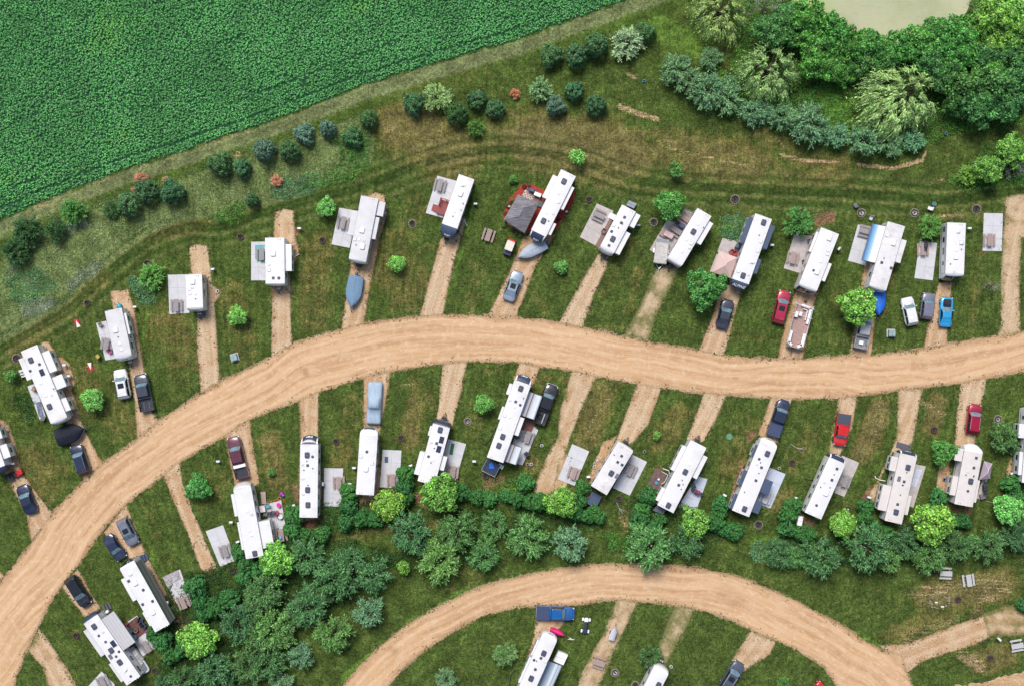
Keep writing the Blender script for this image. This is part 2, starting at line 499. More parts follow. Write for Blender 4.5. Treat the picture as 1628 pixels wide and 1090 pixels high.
# ---------------------------------------------------------------- ground material
def ground_material():
    t = NT('ground')
    p = t.n('NewGeometry').outputs['Position']
    A = lambda n: t.n('Attribute', attribute_name=n).outputs['Fac']
    dry, lush, weed, straw, dirt, edge = A('dry'), A('lush'), A('weed'), A('straw'), A('dirt'), A('edge')
    big = t.noise(p, .10, 4); mid = t.noise(p, .7, 4, .6); fine = t.noise(p, 4.5, 3, .75); vf = t.noise(p, 14, 2, .7)
    st = t.noise(t.mapped(p, (2.6, .22, 1), math.radians(-24)), 1.0, 3, .6)
    st2 = t.noise(t.mapped(p, (.25, 3.0, 1), math.radians(-14)), 1.0, 3, .6)
    dk, md, lt = (.026, .048, .010), (.084, .130, .028), (.195, .245, .062)
    tex = t.math('ADD', t.math('MULTIPLY', fine, .6), t.math('MULTIPLY', vf, .4))
    g = t.mix(t.ramp(tex, .40, .53), dk, md)
    g = t.mix(t.ramp(t.noise(p, 1.6, 3, .6), .55, .72, 0, .55), g, (.040, .085, .018))
    g = t.mix(t.ramp(t.math('ADD', t.math('MULTIPLY', tex, .7), t.math('MULTIPLY', mid, .3)), .50, .66), g, lt)
    # dry brown blades
    dv = t.math('ADD', dry, t.math('ADD', t.math('MULTIPLY', t.math('SUBTRACT', mid, .5), 1.5), t.math('MULTIPLY', t.math('SUBTRACT', big, .5), .9)))
    dv = t.math('ADD', dv, t.math('MULTIPLY', t.math('SUBTRACT', st, .5), .8))
    dcol = t.mix(t.ramp(tex, .38, .58), (.060, .052, .012), (.245, .215, .070))
    dcol = t.mix(t.ramp(t.math('ADD', dry, t.math('MULTIPLY', t.math('SUBTRACT', mid, .5), 1.2)), .55, .95, 0, .75), dcol, t.mix(t.ramp(tex, .38, .58), (.068, .054, .020), (.27, .225, .095)))
    g = t.mix(t.ramp(dv, .14, .82, 0, .88), g, dcol)
    # bright new grass
    lcol = t.mix(t.ramp(tex, .36, .6), (.035, .095, .014), (.18, .32, .050))
    g = t.mix(t.ramp(t.math('ADD', lush, t.math('MULTIPLY', t.math('SUBTRACT', mid, .5), 1.0)), .35, .9, 0, .9), g, lcol)
    # rough meadow
    wcol = t.mix(t.ramp(tex, .38, .62), (.045, .085, .020), (.30, .37, .14))
    wcol = t.mix(t.ramp(t.noise(p, 2.6, 2, .6), .56, .66, 0, .6), wcol, (.20, .25, .15))
    g = t.mix(t.ramp(t.math('ADD', weed, t.math('MULTIPLY', t.math('SUBTRACT', mid, .5), .6)), .35, .75, 0, .8), g, wcol)
    # headland strip beside the crop and the wheel tracks of the mown path
    fd, td, ac = A('field_d'), A('track_d'), A('across')
    wob = t.math('MULTIPLY', t.math('SUBTRACT', mid, .5), 1.6)
    fw = t.math('ADD', fd, wob)
    band = t.math('MULTIPLY', t.ramp(fw, .1, .5), t.ramp(fw, 3.0, 1.9))
    g = t.mix(t.math('MULTIPLY', band, .8), g, t.mix(t.ramp(tex, .38, .6), (.10, .13, .045), (.30, .34, .16)))
    band = t.math('MULTIPLY', t.ramp(fw, 2.0, 2.7), t.ramp(fw, 4.6, 3.6))
    g = t.mix(t.math('MULTIPLY', band, .7), g, t.mix(t.ramp(tex, .38, .6), (.030, .062, .010), (.11, .18, .035)))
    tw = t.math('ADD', td, t.math('MULTIPLY', wob, .25))
    for c0, w0, cc, am in ((.35, .42, (.022, .050, .010), .75), (1.9, .40, (.030, .062, .012), .6), (1.1, .35, (.23, .22, .085), .45), (2.7, .4, (.20, .19, .08), .35)):
        dd = t.math('ABSOLUTE', t.math('SUBTRACT', tw, c0))
        g = t.mix(t.math('MULTIPLY', t.ramp(dd, w0, w0 * .3), t.math('MULTIPLY', t.ramp(mid, .3, .6), am)), g, cc)
    # mowing rows
    sw = t.math('SINE', t.math('ADD', t.math('MULTIPLY', ac, 5.4), t.math('MULTIPLY', mid, 2.5)))
    g = t.mix(1.0, g, t.ramp(t.math('MULTIPLY', sw, t.ramp(big, .35, .6)), -.8, .8, .91, 1.10), 'MULTIPLY')
    # cut straw lying in rows
    sv = t.math('ADD', straw, t.math('ADD', t.math('MULTIPLY', t.math('SUBTRACT', st2, .5), 1.1), t.math('MULTIPLY', t.math('SUBTRACT', tex, .5), 1.6)))
    g = t.mix(t.ramp(sv, .45, .85), g, t.mix(t.ramp(tex, .4, .6), (.30, .18, .07), (.68, .50, .30)))
    # bare soil
    bv = t.math('ADD', dirt, t.math('MULTIPLY', t.math('SUBTRACT', t.math('MULTIPLY', t.math('ADD', mid, fine), .5), .5), 1.5))
    g = t.mix(t.ramp(bv, .45, .75), g, t.mix(t.ramp(tex, .4, .6), (.13, .075, .038), (.34, .21, .12)))
    dens = t.math('MULTIPLY', t.ramp(t.noise(p, .38, 4, .6), .35, .65, .68, 1.12), t.ramp(t.noise(p, 1.9, 4, .7), .34, .66, .66, 1.34))
    dens = t.math('MULTIPLY', dens, t.ramp(st, .35, .65, .93, 1.07))
    g = t.mix(1.0, g, dens, 'MULTIPLY')
    nrm = t.bump(tex, .9, .18)
    return t.done(t.pbr(g, .95, 0, nrm, .1))


MG = ground_material()

ALLP = [ROAD1, ROAD2, ROAD3] + [WP(d[0]) for d in DRIVES]


def gx():
    a = np.concatenate([[-900, -500, -300, -180, -120, -95], np.arange(-86, 86.01, .4), [95, 120, 180, 300, 500, 900]])
    b = np.concatenate([[-900, -500, -300, -180, -110, -75], np.arange(-58, 58.01, .4), [75, 110, 180, 300, 500, 900]])
    return a, b


MEADOW = WP([(-40, 440), (0, 418), (30, 368), (90, 338), (180, 312), (330, 262), (430, 228), (520, 205), (582, 178), (596, 215), (592, 258), (560, 284), (500, 305), (450, 322), (400, 330), (340, 345), (290, 352), (240, 372),
             (190, 410), (150, 440), (100, 488), (60, 512), (0, 548), (-40, 560)])
FIELD = WP([(-200, 440), (-60, 385), (0, 350), (62, 322), (129, 296), (201, 268), (300, 236), (420, 196), (482, 173), (580, 134), (710, 95), (820, 63), (903, 33), (980, 5), (1060, -25), (1200, -80), (1200, -300), (-200, -300)])
POND = WP([(1240, -60), (1248, -10), (1262, 6), (1300, 12), (1330, 30), (1345, 48), (1372, 66), (1402, 72), (1432, 60), (1460, 46), (1500, 34), (1535, 24), (1548, -8), (1560, -60)])

# brushes: x1,y1,x2,y2,radius,amount (survey units)
B_DRY = [(300, 700, 500, 690, 10, .1), (420, 590, 800, 590, 6, .3), (860, 600, 1500, 640, 8, .35), (760, 505, 1500, 560, 8, .3), (1210, 200, 1250, 240, 30, .5), (1560, 350, 1500, 340, 20, .4), (1280, 300, 1000, 300, 8, .35), (1320, 540, 1330, 470, 10, .35), (1410, 500, 1420, 430, 10, .4), (1540, 540, 1560, 400, 10, .35), (580, 420, 700, 390, 10, .4), (760, 430, 750, 480, 14, .4), (850, 470, 870, 500, 12, .35), (680, 640, 660, 600, 16, .55), (1590, 720, 1600, 800, 10, .3), (220, 760, 250, 850, 12, .3),(640, 200, 720, 240, 60, .8), (850, 220, 990, 245, 60, .9), (1060, 235, 1200, 265, 45, .75), (1240, 280, 1340, 270, 35, .55), (770, 230, 830, 200, 40, .6), (640, 150, 820, 95, 14, .5), (60, 325, 400, 205, 12, .45),
         (180, 395, 330, 352, 16, .5), (20, 560, 160, 440, 22, .55), (60, 740, 70, 760, 50, .55), (130, 600, 150, 640, 35, .5), (180, 620, 190, 680, 35, .45), (265, 520, 290, 560, 45, .6), (270, 640, 300, 560, 20, .4),
         (370, 470, 390, 560, 28, .5), (505, 400, 500, 500, 36, .55), (620, 430, 650, 450, 55, .55), (660, 330, 620, 400, 30, .4), (860, 560, 900, 560, 10, .2), (960, 620, 930, 700, 26, .75), (1080, 660, 1050, 700, 24, .6), (1185, 680, 1160, 740, 28, .5),
         (1400, 650, 1370, 720, 22, .95), (1490, 640, 1480, 680, 18, .85), (1290, 690, 1260, 740, 20, .4), (660, 640, 650, 700, 20, .75), (560, 640, 540, 740, 22, .5), (770, 640, 750, 690, 18, .4), (430, 700, 440, 760, 24, .7),
         (1480, 950, 1590, 930, 35, .8), (1420, 1010, 1500, 980, 22, .6), (1560, 1050, 1600, 1040, 25, .8), (1170, 1060, 1190, 1040, 20, .3), (960, 470, 1000, 380, 14, .4), (1000, 490, 1015, 430, 12, .55), (820, 700, 850, 740, 20, .6), (600, 740, 580, 780, 14, .6),
         (330, 800, 345, 760, 26, .4), (700, 930, 760, 900, 22, .4), (570, 850, 700, 830, 12, .45), (1130, 580, 1130, 580, 5, .1), (1200, 340, 1100, 345, 18, .3), (1230, 800, 1250, 790, 24, .7), (1040, 820, 1000, 830, 20, .6), (880, 640, 850, 600, 14, .5), (740, 30, 740, 30, 5, 0), (1590, 600, 1620, 640, 10, .2)]
B_LUSH = [(620, 200, 800, 140, 8, .2), (800, 75, 990, 10, 6, .6), (820, 90, 900, 60, 16, .45), (900, 170, 960, 150, 22, .4), (1050, 170, 1090, 180, 22, .45), (1240, 330, 1500, 330, 6, .35), (1330, 560, 1320, 520, 16, .35), (1060, 510, 1090, 460, 14, .35), (1190, 550, 1210, 480, 16, .35), (960, 600, 940, 640, 5, .4), (850, 480, 930, 460, 6, .2), (1080, 640, 1080, 640, 20, .3), (1290, 640, 1290, 700, 16, .35), (1600, 640, 1600, 700, 22, .45), (1340, 930, 1300, 910, 26, .25), (700, 940, 640, 980, 20, .3), (900, 1040, 960, 1000, 12, .4), (1120, 1000, 1170, 1050, 24, .3), (1270, 1060, 1210, 1080, 16, .3), (220, 830, 260, 900, 20, .35), (480, 700, 500, 680, 4, .2), (610, 600, 700, 590, 5, .4), (740, 590, 820, 590, 5, .35), (1050, 630, 1100, 640, 5, .4),(1000, 30, 1110, 70, 34, .7), (1040, 100, 1080, 40, 28, .5), (900, 130, 940, 70, 34, .45), (850, 120, 800, 100, 20, .3), (420, 290, 560, 270, 12, .5), (590, 1060, 730, 965, 7, .75), (740, 965, 860, 905, 6, .75), (545, 1075, 740, 935, 7, .65), (740, 938, 900, 895, 5, .6), (1250, 950, 1400, 1030, 7, .75),
          (660, 1060, 780, 985, 5, .5), (1320, 150, 1330, 180, 30, .8), (1500, 170, 1540, 200, 20, .8), (940, 370, 970, 345, 16, .3), (1100, 370, 1160, 345, 14, .3), (1190, 400, 1150, 380, 16, .25), (1200, 860, 1290, 870, 18, .7), (960, 840, 1100, 850, 16, .3), (1000, 380, 1030, 370, 6, .5), (735, 400, 700, 500, 4, .7), (757, 300, 742, 370, 4, .8),
          (430, 500, 480, 530, 6, .2), (1384, 830, 1400, 800, 8, .3), (1390, 725, 1360, 760, 14, .5), (270, 860, 300, 920, 12, .5), (330, 760, 340, 800, 8, .5), (238, 480, 222, 560, 5, .7), (240, 560, 250, 650, 3, .7), (1590, 320, 1480, 320, 8, .2), (1420, 20, 1440, 20, 5, 0), (1130, 60, 1150, 100, 20, .2), (1590, 400, 1590, 500, 3, .5),
          (1260, 780, 1230, 830, 10, .4), (520, 470, 510, 520, 3, .2), (1560, 790, 1600, 760, 18, .2)]
B_STRAW = [(998, 118, 1010, 124, 5, 0.73), (985, 170, 1025, 184, 7, 0.75), (1020, 182, 1045, 190, 6, 0.73), (1050, 232, 1200, 268, 4, 0.58), (1240, 246, 1272, 254, 3.5, 0.88), (1272, 255, 1335, 258, 4, 0.88), (1365, 262, 1420, 268, 4.5, 0.88), (1420, 268, 1466, 255, 5, 0.88), (1466, 255, 1472, 243, 3, 0.93), (1232, 218, 1246, 232, 3, 0.78), (380, 245, 375, 248, 8, 0.63), (228, 285, 215, 300, 8, 0.53), (218, 280, 223, 290, 5, 0.63),
           (628, 205, 612, 210, 6, 0.58), (1450, 940, 1600, 925, 18, 0.49), (1560, 950, 1600, 940, 14, 0.55), (1440, 1010, 1520, 985, 14, 0.48), (1530, 1040, 1560, 1060, 14, 0.63), (1405, 628, 1390, 720, 14, 0.35), (1470, 640, 1500, 660, 9, 0.53), (975, 620, 930, 690, 5, 0.48), (1015, 620, 1000, 650, 4, 0.43), (60, 330, 85, 325, 6, 0.53), (60, 745, 70, 740, 20, 0.28), (985, 820, 995, 835, 6, 0.63), (640, 615, 660, 610, 8, 0.43), (1420, 1030, 1450, 1020, 6, 0.63),
           (1500, 345, 1530, 338, 8, 0.53), (1190, 100, 1200, 100, 4, 0.23), (150, 290, 160, 285, 4, 0.53), (1500, 285, 1490, 290, 4, 0.63)]
B_DIRT = [(1300, 350, 1320, 345, 14, .75), (1500, 340, 1528, 340, 12, .4), (482, 835, 505, 838, 12, .8), (575, 812, 590, 815, 12, .75), (660, 790, 675, 800, 14, .7), (770, 775, 795, 760, 12, .6), (930, 800, 946, 812, 10, .65), (1040, 765, 1050, 740, 9, .55), (1180, 735, 1166, 790, 7, .8), (1190, 700, 1195, 690, 8, .7), (1370, 800, 1385, 780, 10, .65), (1400, 835, 1410, 830, 12, .5), (1500, 800, 1540, 812, 12, .65), (1270, 820, 1290, 830, 10, .7),
          (520, 860, 620, 838, 3.5, .62), (620, 838, 700, 835, 3, .55), (850, 832, 960, 838, 3, .6), (970, 842, 1010, 845, 3, .6), (966, 842, 962, 862, 3, .55), (1120, 855, 1160, 865, 3, .55), (1560, 842, 1628, 838, 3, .5), (1230, 855, 1270, 862, 3, .5), (1300, 855, 1240, 870, 2, .2), (1120, 870, 1122, 880, 4, .5), (1490, 955, 1500, 962, 14, .35), (1545, 970, 1555, 965, 10, .5), (1420, 1035, 1500, 1005, 4, .5),
          (560, 705, 562, 712, 3, .3), (280, 985, 300, 1000, 12, .6), (272, 950, 282, 970, 10, .5), (460, 765, 470, 790, 9, .5), (1150, 60, 1160, 130, 14, .35), (1130, 230, 1160, 210, 8, .2), (650, 180, 680, 190, 8, .3), (740, 190, 800, 190, 10, .3), (1360, 110, 1370, 120, 3, .2), (1010, 330, 1000, 345, 6, .2), (470, 368, 485, 366, 8, .45), (1595, 720, 1608, 700, 6, .4), (600, 775, 596, 760, 5, .5), (800, 250, 805, 255, 5, .3), (1140, 385, 1175, 380, 8, .2)]


B_STAIN = [(485, 588, 486, 592, 5, .6), (624, 1032, 628, 1034, 6, .5), (470, 560, 480, 590, 3, .2), (538, 575, 541, 556, 1.6, .3), (1150, 940, 1170, 952, 14, .25), (1035, 900, 1120, 905, 7, .3), (1330, 1034, 1334, 1038, 4, .4), (1166, 600, 1172, 602, 3, .3), (770, 940, 780, 938, 4, -.0), (925, 900, 935, 905, 4, .2), (300, 640, 330, 618, 3, .25), (140, 800, 240, 690, 2.5, .2), (700, 560, 830, 548, 3, .25), (1100, 600, 1260, 612, 3, .22), (1230, 925, 1330, 985, 8, .25)]


def brush(B, X, Y):
    v = np.zeros(X.shape)
    for x1, y1, x2, y2, r, a in B:
        if a == 0: continue
        ax, ay = W(x1, y1); bx, by = W(x2 + .01, y2); r = r / S
        ex, ey = bx - ax, by - ay
        t = np.clip(((X - ax) * ex + (Y - ay) * ey) / (ex * ex + ey * ey + 1e-9), 0, 1)
        d = np.hypot(X - ax - ex * t, Y - ay - ey * t)
        k = np.clip(1.35 - d / r, 0, 1); k = k * k * (3 - 2 * k)
        v = np.maximum(v, a * k)
    return v


TRACK = [(-30, 575), (0, 556), (60, 522), (110, 492), (165, 440), (230, 388), (300, 360), (350, 362), (400, 345), (450, 330), (510, 312), (560, 302), (610, 285), (680, 258), (760, 240), (840, 240), (920, 256), (1000, 284), (1080, 296), (1180, 300), (1300, 306), (1420, 312), (1500, 318), (1590, 308), (1680, 300)]


def build_ground():
    xs, ys = gx(); X, Y = np.meshgrid(xs, ys)
    nx, ny = len(xs), len(ys)
    I = np.arange(nx * ny).reshape(ny, nx)
    F = np.stack([I[:-1, :-1], I[:-1, 1:], I[1:, 1:], I[1:, :-1]], -1).reshape(-1, 4)
    V = np.stack([X.ravel(), Y.ravel(), np.zeros(X.size)], 1)
    me = npmesh('ground', V, F, MG)
    gravel = np.full(X.shape, 50.0)
    for P in ALLP:
        b = bbox(P, 3, False)
        m = (X > b[0]) & (X < b[1]) & (Y > b[2]) & (Y < b[3])
        if m.any():
            gravel[m] = np.minimum(gravel[m], sdpoly(P, X[m], Y[m]))
    sdm = sdpoly(MEADOW, X, Y)
    lush = brush(B_LUSH, X, Y) + np.where(gravel > 0, np.clip(1 - gravel / 1.1, 0, 1) * .42 * np.clip(fbm(X * .12, Y * .12, 2, 5) * 3 + .6, 0, 1), 0)
    dirt = brush(B_DIRT, X, Y) + np.where(gravel > -.5, np.clip(1 - gravel / .9, 0, 1) * .50, 0)
    # which mowing direction rules where
    ac = np.zeros(X.shape); best = np.full(X.shape, 9.0)
    sf = sdpoly(FIELD, X, Y); ac = sf * .5
    s2 = np.abs(sdpoly(ROAD2, X, Y)); k = (s2 < 25) & (Y < -25); ac[k] = s2[k] * .6
    for P0, tone, gr in DRIVES:
        P = WP(P0); b = bbox(P, 9, False)
        m = (X > b[0]) & (X < b[1]) & (Y > b[2]) & (Y < b[3])
        if not m.any(): continue
        A_ = np.array(P); c = A_.mean(0); w, v = np.linalg.eigh(np.cov((A_ - c).T)); n = v[:, 0]
        d_ = np.abs(sdpoly(P, X[m], Y[m])); cur = best[m]; k = d_ < cur
        a_ = ac[m]; a_[k] = ((X[m] - c[0]) * n[0] + (Y[m] - c[1]) * n[1])[k]; ac[m] = a_; cur[k] = d_[k]; best[m] = cur
    td = sdline(WP(smooth(TRACK, 3)), X, Y)[0]
    d = dict(across=ac, field_d=np.clip(sf, -1, 9), track_d=np.clip(td, 0, 9), dry=brush(B_DRY, X, Y), lush=lush, weed=np.clip(.5 - sdm / 1.5, 0, 1), straw=brush(B_STRAW, X, Y), dirt=dirt, edge=np.clip(gravel, 0, 5))
    for k, v in d.items():
        at = me.attributes.new(k, 'FLOAT', 'POINT'); at.data.foreach_set('value', v.ravel().astype(np.float32))
    o = bpy.data.objects.new('ground', me); COL.objects.link(o); tag(o, kind='structure')


# ---------------------------------------------------------------- road
def road_material(name, drive=False):
    t = NT(name)
    p = t.n('NewGeometry').outputs['Position']
    A = lambda n: t.n('Attribute', attribute_name=n).outputs['Fac']
    big = t.noise(p, .035, 2, .5); mid = t.noise(p, .45, 5, .65); fine = t.noise(p, 5, 4, .75); vf = t.noise(p, 16, 2, .8)
    tex = t.math('ADD', t.math('MULTIPLY', fine, .5), t.math('MULTIPLY', vf, .5))
    if not drive:
        al, ac = A('along'), A('across')
        rut = t.math('ABSOLUTE', t.math('SUBTRACT', t.math('PINGPONG', t.math('ADD', ac, t.math('MULTIPLY', big, 2.2)), 1.75), .8))
        ac = t.math('ADD', ac, t.math('MULTIPLY', big, 7.0))
        cv = t.n('CombineXYZ'); t.set(cv.inputs[0], t.math('MULTIPLY', al, .05)); t.set(cv.inputs[1], t.math('ADD', t.math('MULTIPLY', ac, 1.1), t.math('MULTIPLY', mid, 1.2)))
        s1 = t.noise(cv.outputs[0], 1.0, 4, .6, .4)
        cv2 = t.n('CombineXYZ'); t.set(cv2.inputs[0], t.math('MULTIPLY', al, .25)); t.set(cv2.inputs[1], t.math('ADD', t.math('MULTIPLY', ac, 4.2), t.math('MULTIPLY', mid, 2.0)))
        s2 = t.noise(cv2.outputs[0], 1.0, 3, .7, .2)
        c = t.mix(t.ramp(s1, .36, .62), (.46, .275, .145), (.60, .395, .225))
        c = t.mix(t.math('MULTIPLY', t.ramp(rut, .42, .10), t.ramp(mid, .35, .62, .1, .55)), c, (.70, .50, .32))
        c = t.mix(t.ramp(s2, .5, .68, 0, .40), c, (.76, .56, .38))
        c = t.mix(t.ramp(s2, .44, .30, 0, .30), c, (.42, .25, .135))
        c = t.mix(t.ramp(mid, .45, .70, 0, .65), c, (.60, .41, .26))
        c = t.mix(t.ramp(t.noise(p, 1.4, 5, .75), .52, .68, 0, .40), c, (.80, .64, .47))
        c = t.mix(t.ramp(t.noise(p, 2.2, 4, .8), .57, .66, 0, .45), c, (.42, .27, .155))
        c = t.mix(t.ramp(t.math('ADD', tex, t.math('MULTIPLY', A('rim'), .26)), .62, .75, 0, .7), c, (.20, .14, .075))
        c = t.mix(t.ramp(tex, .42, .34, 0, .35), c, (.82, .68, .52))
        c = t.mix(t.math('MULTIPLY', A('stain'), t.ramp(fine, .3, .6, .5, 1.0)), c, (.30, .17, .09))
    else:
        tone, gr = A('tone'), A('grassy')
        pale = t.mix(t.ramp(tex, .40, .62), (.36, .27, .165), (.74, .58, .40))
        brown = t.mix(t.ramp(tex, .40, .62), (.33, .19, .095), (.64, .42, .25))
        tv = t.ramp(t.math('ADD', tone, t.math('MULTIPLY', t.math('SUBTRACT', mid, .5), 2.2)), .2, .8)
        c = t.mix(tv, pale, brown)
        al, ac = A('along'), A('across')
        cv = t.n('CombineXYZ'); t.set(cv.inputs[0], t.math('MULTIPLY', al, .12)); t.set(cv.inputs[1], t.math('MULTIPLY', ac, 1.9))
        st = t.noise(cv.outputs[0], 1.0, 4, .65, .3)
        c = t.mix(t.ramp(st, .40, .62, .0, .55), c, brown)
        wt = t.math('ABSOLUTE', t.math('SUBTRACT', t.math('ABSOLUTE', t.math('ADD', ac, t.math('MULTIPLY', t.math('SUBTRACT', mid, .5), 1.0))), .80))
        c = t.mix(t.ramp(wt, .42, .12, 0, .5), c, t.mix(t.ramp(tex, .4, .6), (.45, .31, .20), (.78, .60, .43)))
        # fallen clods and weeds
        cl = t.noise(p, 5.5, 5, .8)
        cm = t.math('ADD', cl, t.math('ADD', t.math('MULTIPLY', t.math('SUBTRACT', mid, .5), .22), t.math('MULTIPLY', A('rim'), .05)))
        c = t.mix(t.ramp(cm, .575, .64, 0, .75), c, (.14, .105, .05))
        gv = t.math('ADD', t.math('ADD', gr, t.math('MULTIPLY', A('rim'), .30)), t.math('MULTIPLY', t.math('SUBTRACT', t.math('ADD', t.math('MULTIPLY', mid, .5), t.math('MULTIPLY', fine, .5)), .5), 2.4))
        c = t.mix(t.ramp(gv, .38, .75, 0, .85), c, t.mix(t.ramp(tex, .4, .6), (.040, .065, .014), (.16, .20, .05)))
    nrm = t.bump(tex, .7, .08)
    sh = t.pbr(c, .95, 0, nrm, .15)
    em = t.math('ADD', t.math('MULTIPLY', A('rim'), 1.0 if drive else .85), t.math('MULTIPLY', t.math('SUBTRACT', t.math('ADD', t.math('MULTIPLY', fine, .6), t.math('MULTIPLY', vf, .4)), .5), 2.6))
    mx = t.n('MixShader'); tr = t.n('BsdfTransparent'); t.set(mx.inputs[0], t.ramp(em, .80, .92)); t.t.links.new(sh, mx.inputs[1]); t.t.links.new(tr.outputs[0], mx.inputs[2])
    return t.done(mx.outputs[0])


def edge_noise(a=.30, b=.27):
    return lambda X, Y: a * 2 * fbm(X * .55, Y * .55, 3, 3) + b * 2.6 * fbm(X * 1.7, Y * 1.7, 4, 9)


def lanes(T, n, x, y):
    d, al = sdline(T, x, y)
    if n == 'track_road':
        d2, a2 = sdline(WP([(1452, 1038), (1480, 1028), (1540, 1004), (1600, 985)]), x, y)
        k = (d2 < 3.6) & (x > W(1450, 0)[0])
        d = np.where(k, d2 + 20, d); al = np.where(k, a2, al)
    return d, al


def build_roads():
    en = edge_noise()
    MR = road_material('packed_gravel')
    for name, P, top in (('road', ROAD1, WP(smooth(ROAD_T, 3))), ('track_road', ROAD2, WP(smooth(ROAD2_O, 3) + [(1500, 1110)]))):
        def f(X, Y, P=P): return sdpoly(P, X, Y) + en(X, Y)
        region(name, f, bbox(P), .25, .012, MR, dict(
            across=lambda x, y, T=top, n=name: lanes(T, n, x, y)[0], along=lambda x, y, T=top, n=name: lanes(T, n, x, y)[1],
            stain=lambda x, y: brush(B_STAIN, x, y), rim=lambda x, y, P=P: np.clip(1 + sdpoly(P, x, y) / 1.2, 0, 1)))
    region('track_road', lambda X, Y: sdpoly(ROAD3, X, Y) + en(X, Y), bbox(ROAD3), .25, .012, MR,
           dict(across=lambda x, y: y * 1.0, along=lambda x, y: x, rim=lambda x, y: x * 0 + .6))
    MD = road_material('loose_gravel', True)
    for k, (P0, tone, gr) in enumerate(DRIVES):
        P = WP(P0); other = ROAD1 if P0[0][1] < 900 or P0[0][0] < 300 else ROAD2
        def f(X, Y, P=P): return sdpoly(P, X, Y) + .8 * en(X, Y) + .05
        A_ = np.array(P); c = A_.mean(0); n = np.linalg.eigh(np.cov((A_ - c).T))[1][:, 0]
        def rimf(x, y, P=P): return np.clip(1 + sdpoly(P, x, y) / .9, 0, 1)
        region('driveway', f, bbox(P), .2, .006 + .0001 * (k % 7), MD, dict(
            tone=lambda x, y, q=tone: x * 0 + q, grassy=lambda x, y, q=gr: x * 0 + q, rim=rimf,
            across=lambda x, y, c=c, n=n: (x - c[0]) * n[0] + (y - c[1]) * n[1], along=lambda x, y, n=n: x * n[1] - y * n[0]))


# ---------------------------------------------------------------- leaf quads
def quads(C, D, Sd, L, Wd):
    """C centres, D long axis, Sd side axis (unit), lengths, widths -> V,F"""
    n = len(C); L = np.broadcast_to(L, n)[:, None]; Wd = np.broadcast_to(Wd, n)[:, None]
    V = np.stack([C - D * L / 2, C + Sd * Wd / 2, C + D * L / 2, C - Sd * Wd / 2], 1).reshape(-1, 3)
    return V, np.arange(4 * n).reshape(n, 4)


def unit(v):
    return v / (np.linalg.norm(v, axis=1, keepdims=True) + 1e-9)


def tangent(Nn, rng):
    r = rng.normal(size=Nn.shape)
    D = unit(r - (r * Nn).sum(1, keepdims=True) * Nn)
    return D, np.cross(Nn, D)


def leaf_material(name, color=None, trans=.25, lo=.6, hi=1.45, sat=1.0, objcol=False, patch=.25, pscale=.5, alt=None, altf=(.6, .75)):
    t = NT(name)
    if objcol: c = t.n('ObjectInfo').outputs['Color']
    else: c = t.n('RGB'); c.outputs[0].default_value = (*color, 1); c = c.outputs[0]
    ri = t.n('NewGeometry')
    p = ri.outputs['Position'] if not objcol else t.n('TexCoord').outputs['Object']
    rnd = ri.outputs['Random Per Island']
    if alt is not None:
        c = t.mix(t.ramp(t.noise(p, pscale * .5, 3, .6), *altf), c, alt)
    nz = t.noise(p, pscale, 3)
    v = t.math('MULTIPLY', t.math('ADD', lo, t.math('MULTIPLY', t.math('POWER', rnd, 1.7), hi * 1.25 - lo)), t.ramp(nz, .3, .7, 1 - patch, 1 + patch))  # random leaf tone, skewed to paint in the sparkle of tilted leaves
    hsv = t.n('HueSaturation'); t.set(hsv.inputs['Color'], c)
    t.set(hsv.inputs['Hue'], t.math('ADD', .5, t.math('MULTIPLY', t.math('SUBTRACT', t.math('FRACT', t.math('MULTIPLY', rnd, 7.31)), .5), .035)))
    t.set(hsv.inputs['Saturation'], t.ramp(t.math('FRACT', t.math('MULTIPLY', rnd, 3.7)), 0, 1, .85 * sat, 1.08 * sat)); t.set(hsv.inputs['Value'], v)
    s1 = t.pbr(hsv.outputs[0], .55, 0, None, .25)
    tr = t.n('BsdfTranslucent'); t.set(tr.inputs[0], hsv.outputs[0])
    mx = t.n('MixShader'); mx.inputs[0].default_value = trans
    t.t.links.new(s1, mx.inputs[1]); t.t.links.new(tr.outputs[0], mx.inputs[2])
    return t.done(mx.outputs[0])


def stuff(name, V, F, material, label=None):
    me = npmesh(name, V, F, material)
    o = bpy.data.objects.new(name, me); COL.objects.link(o); tag(o, label, kind='stuff')
    return o


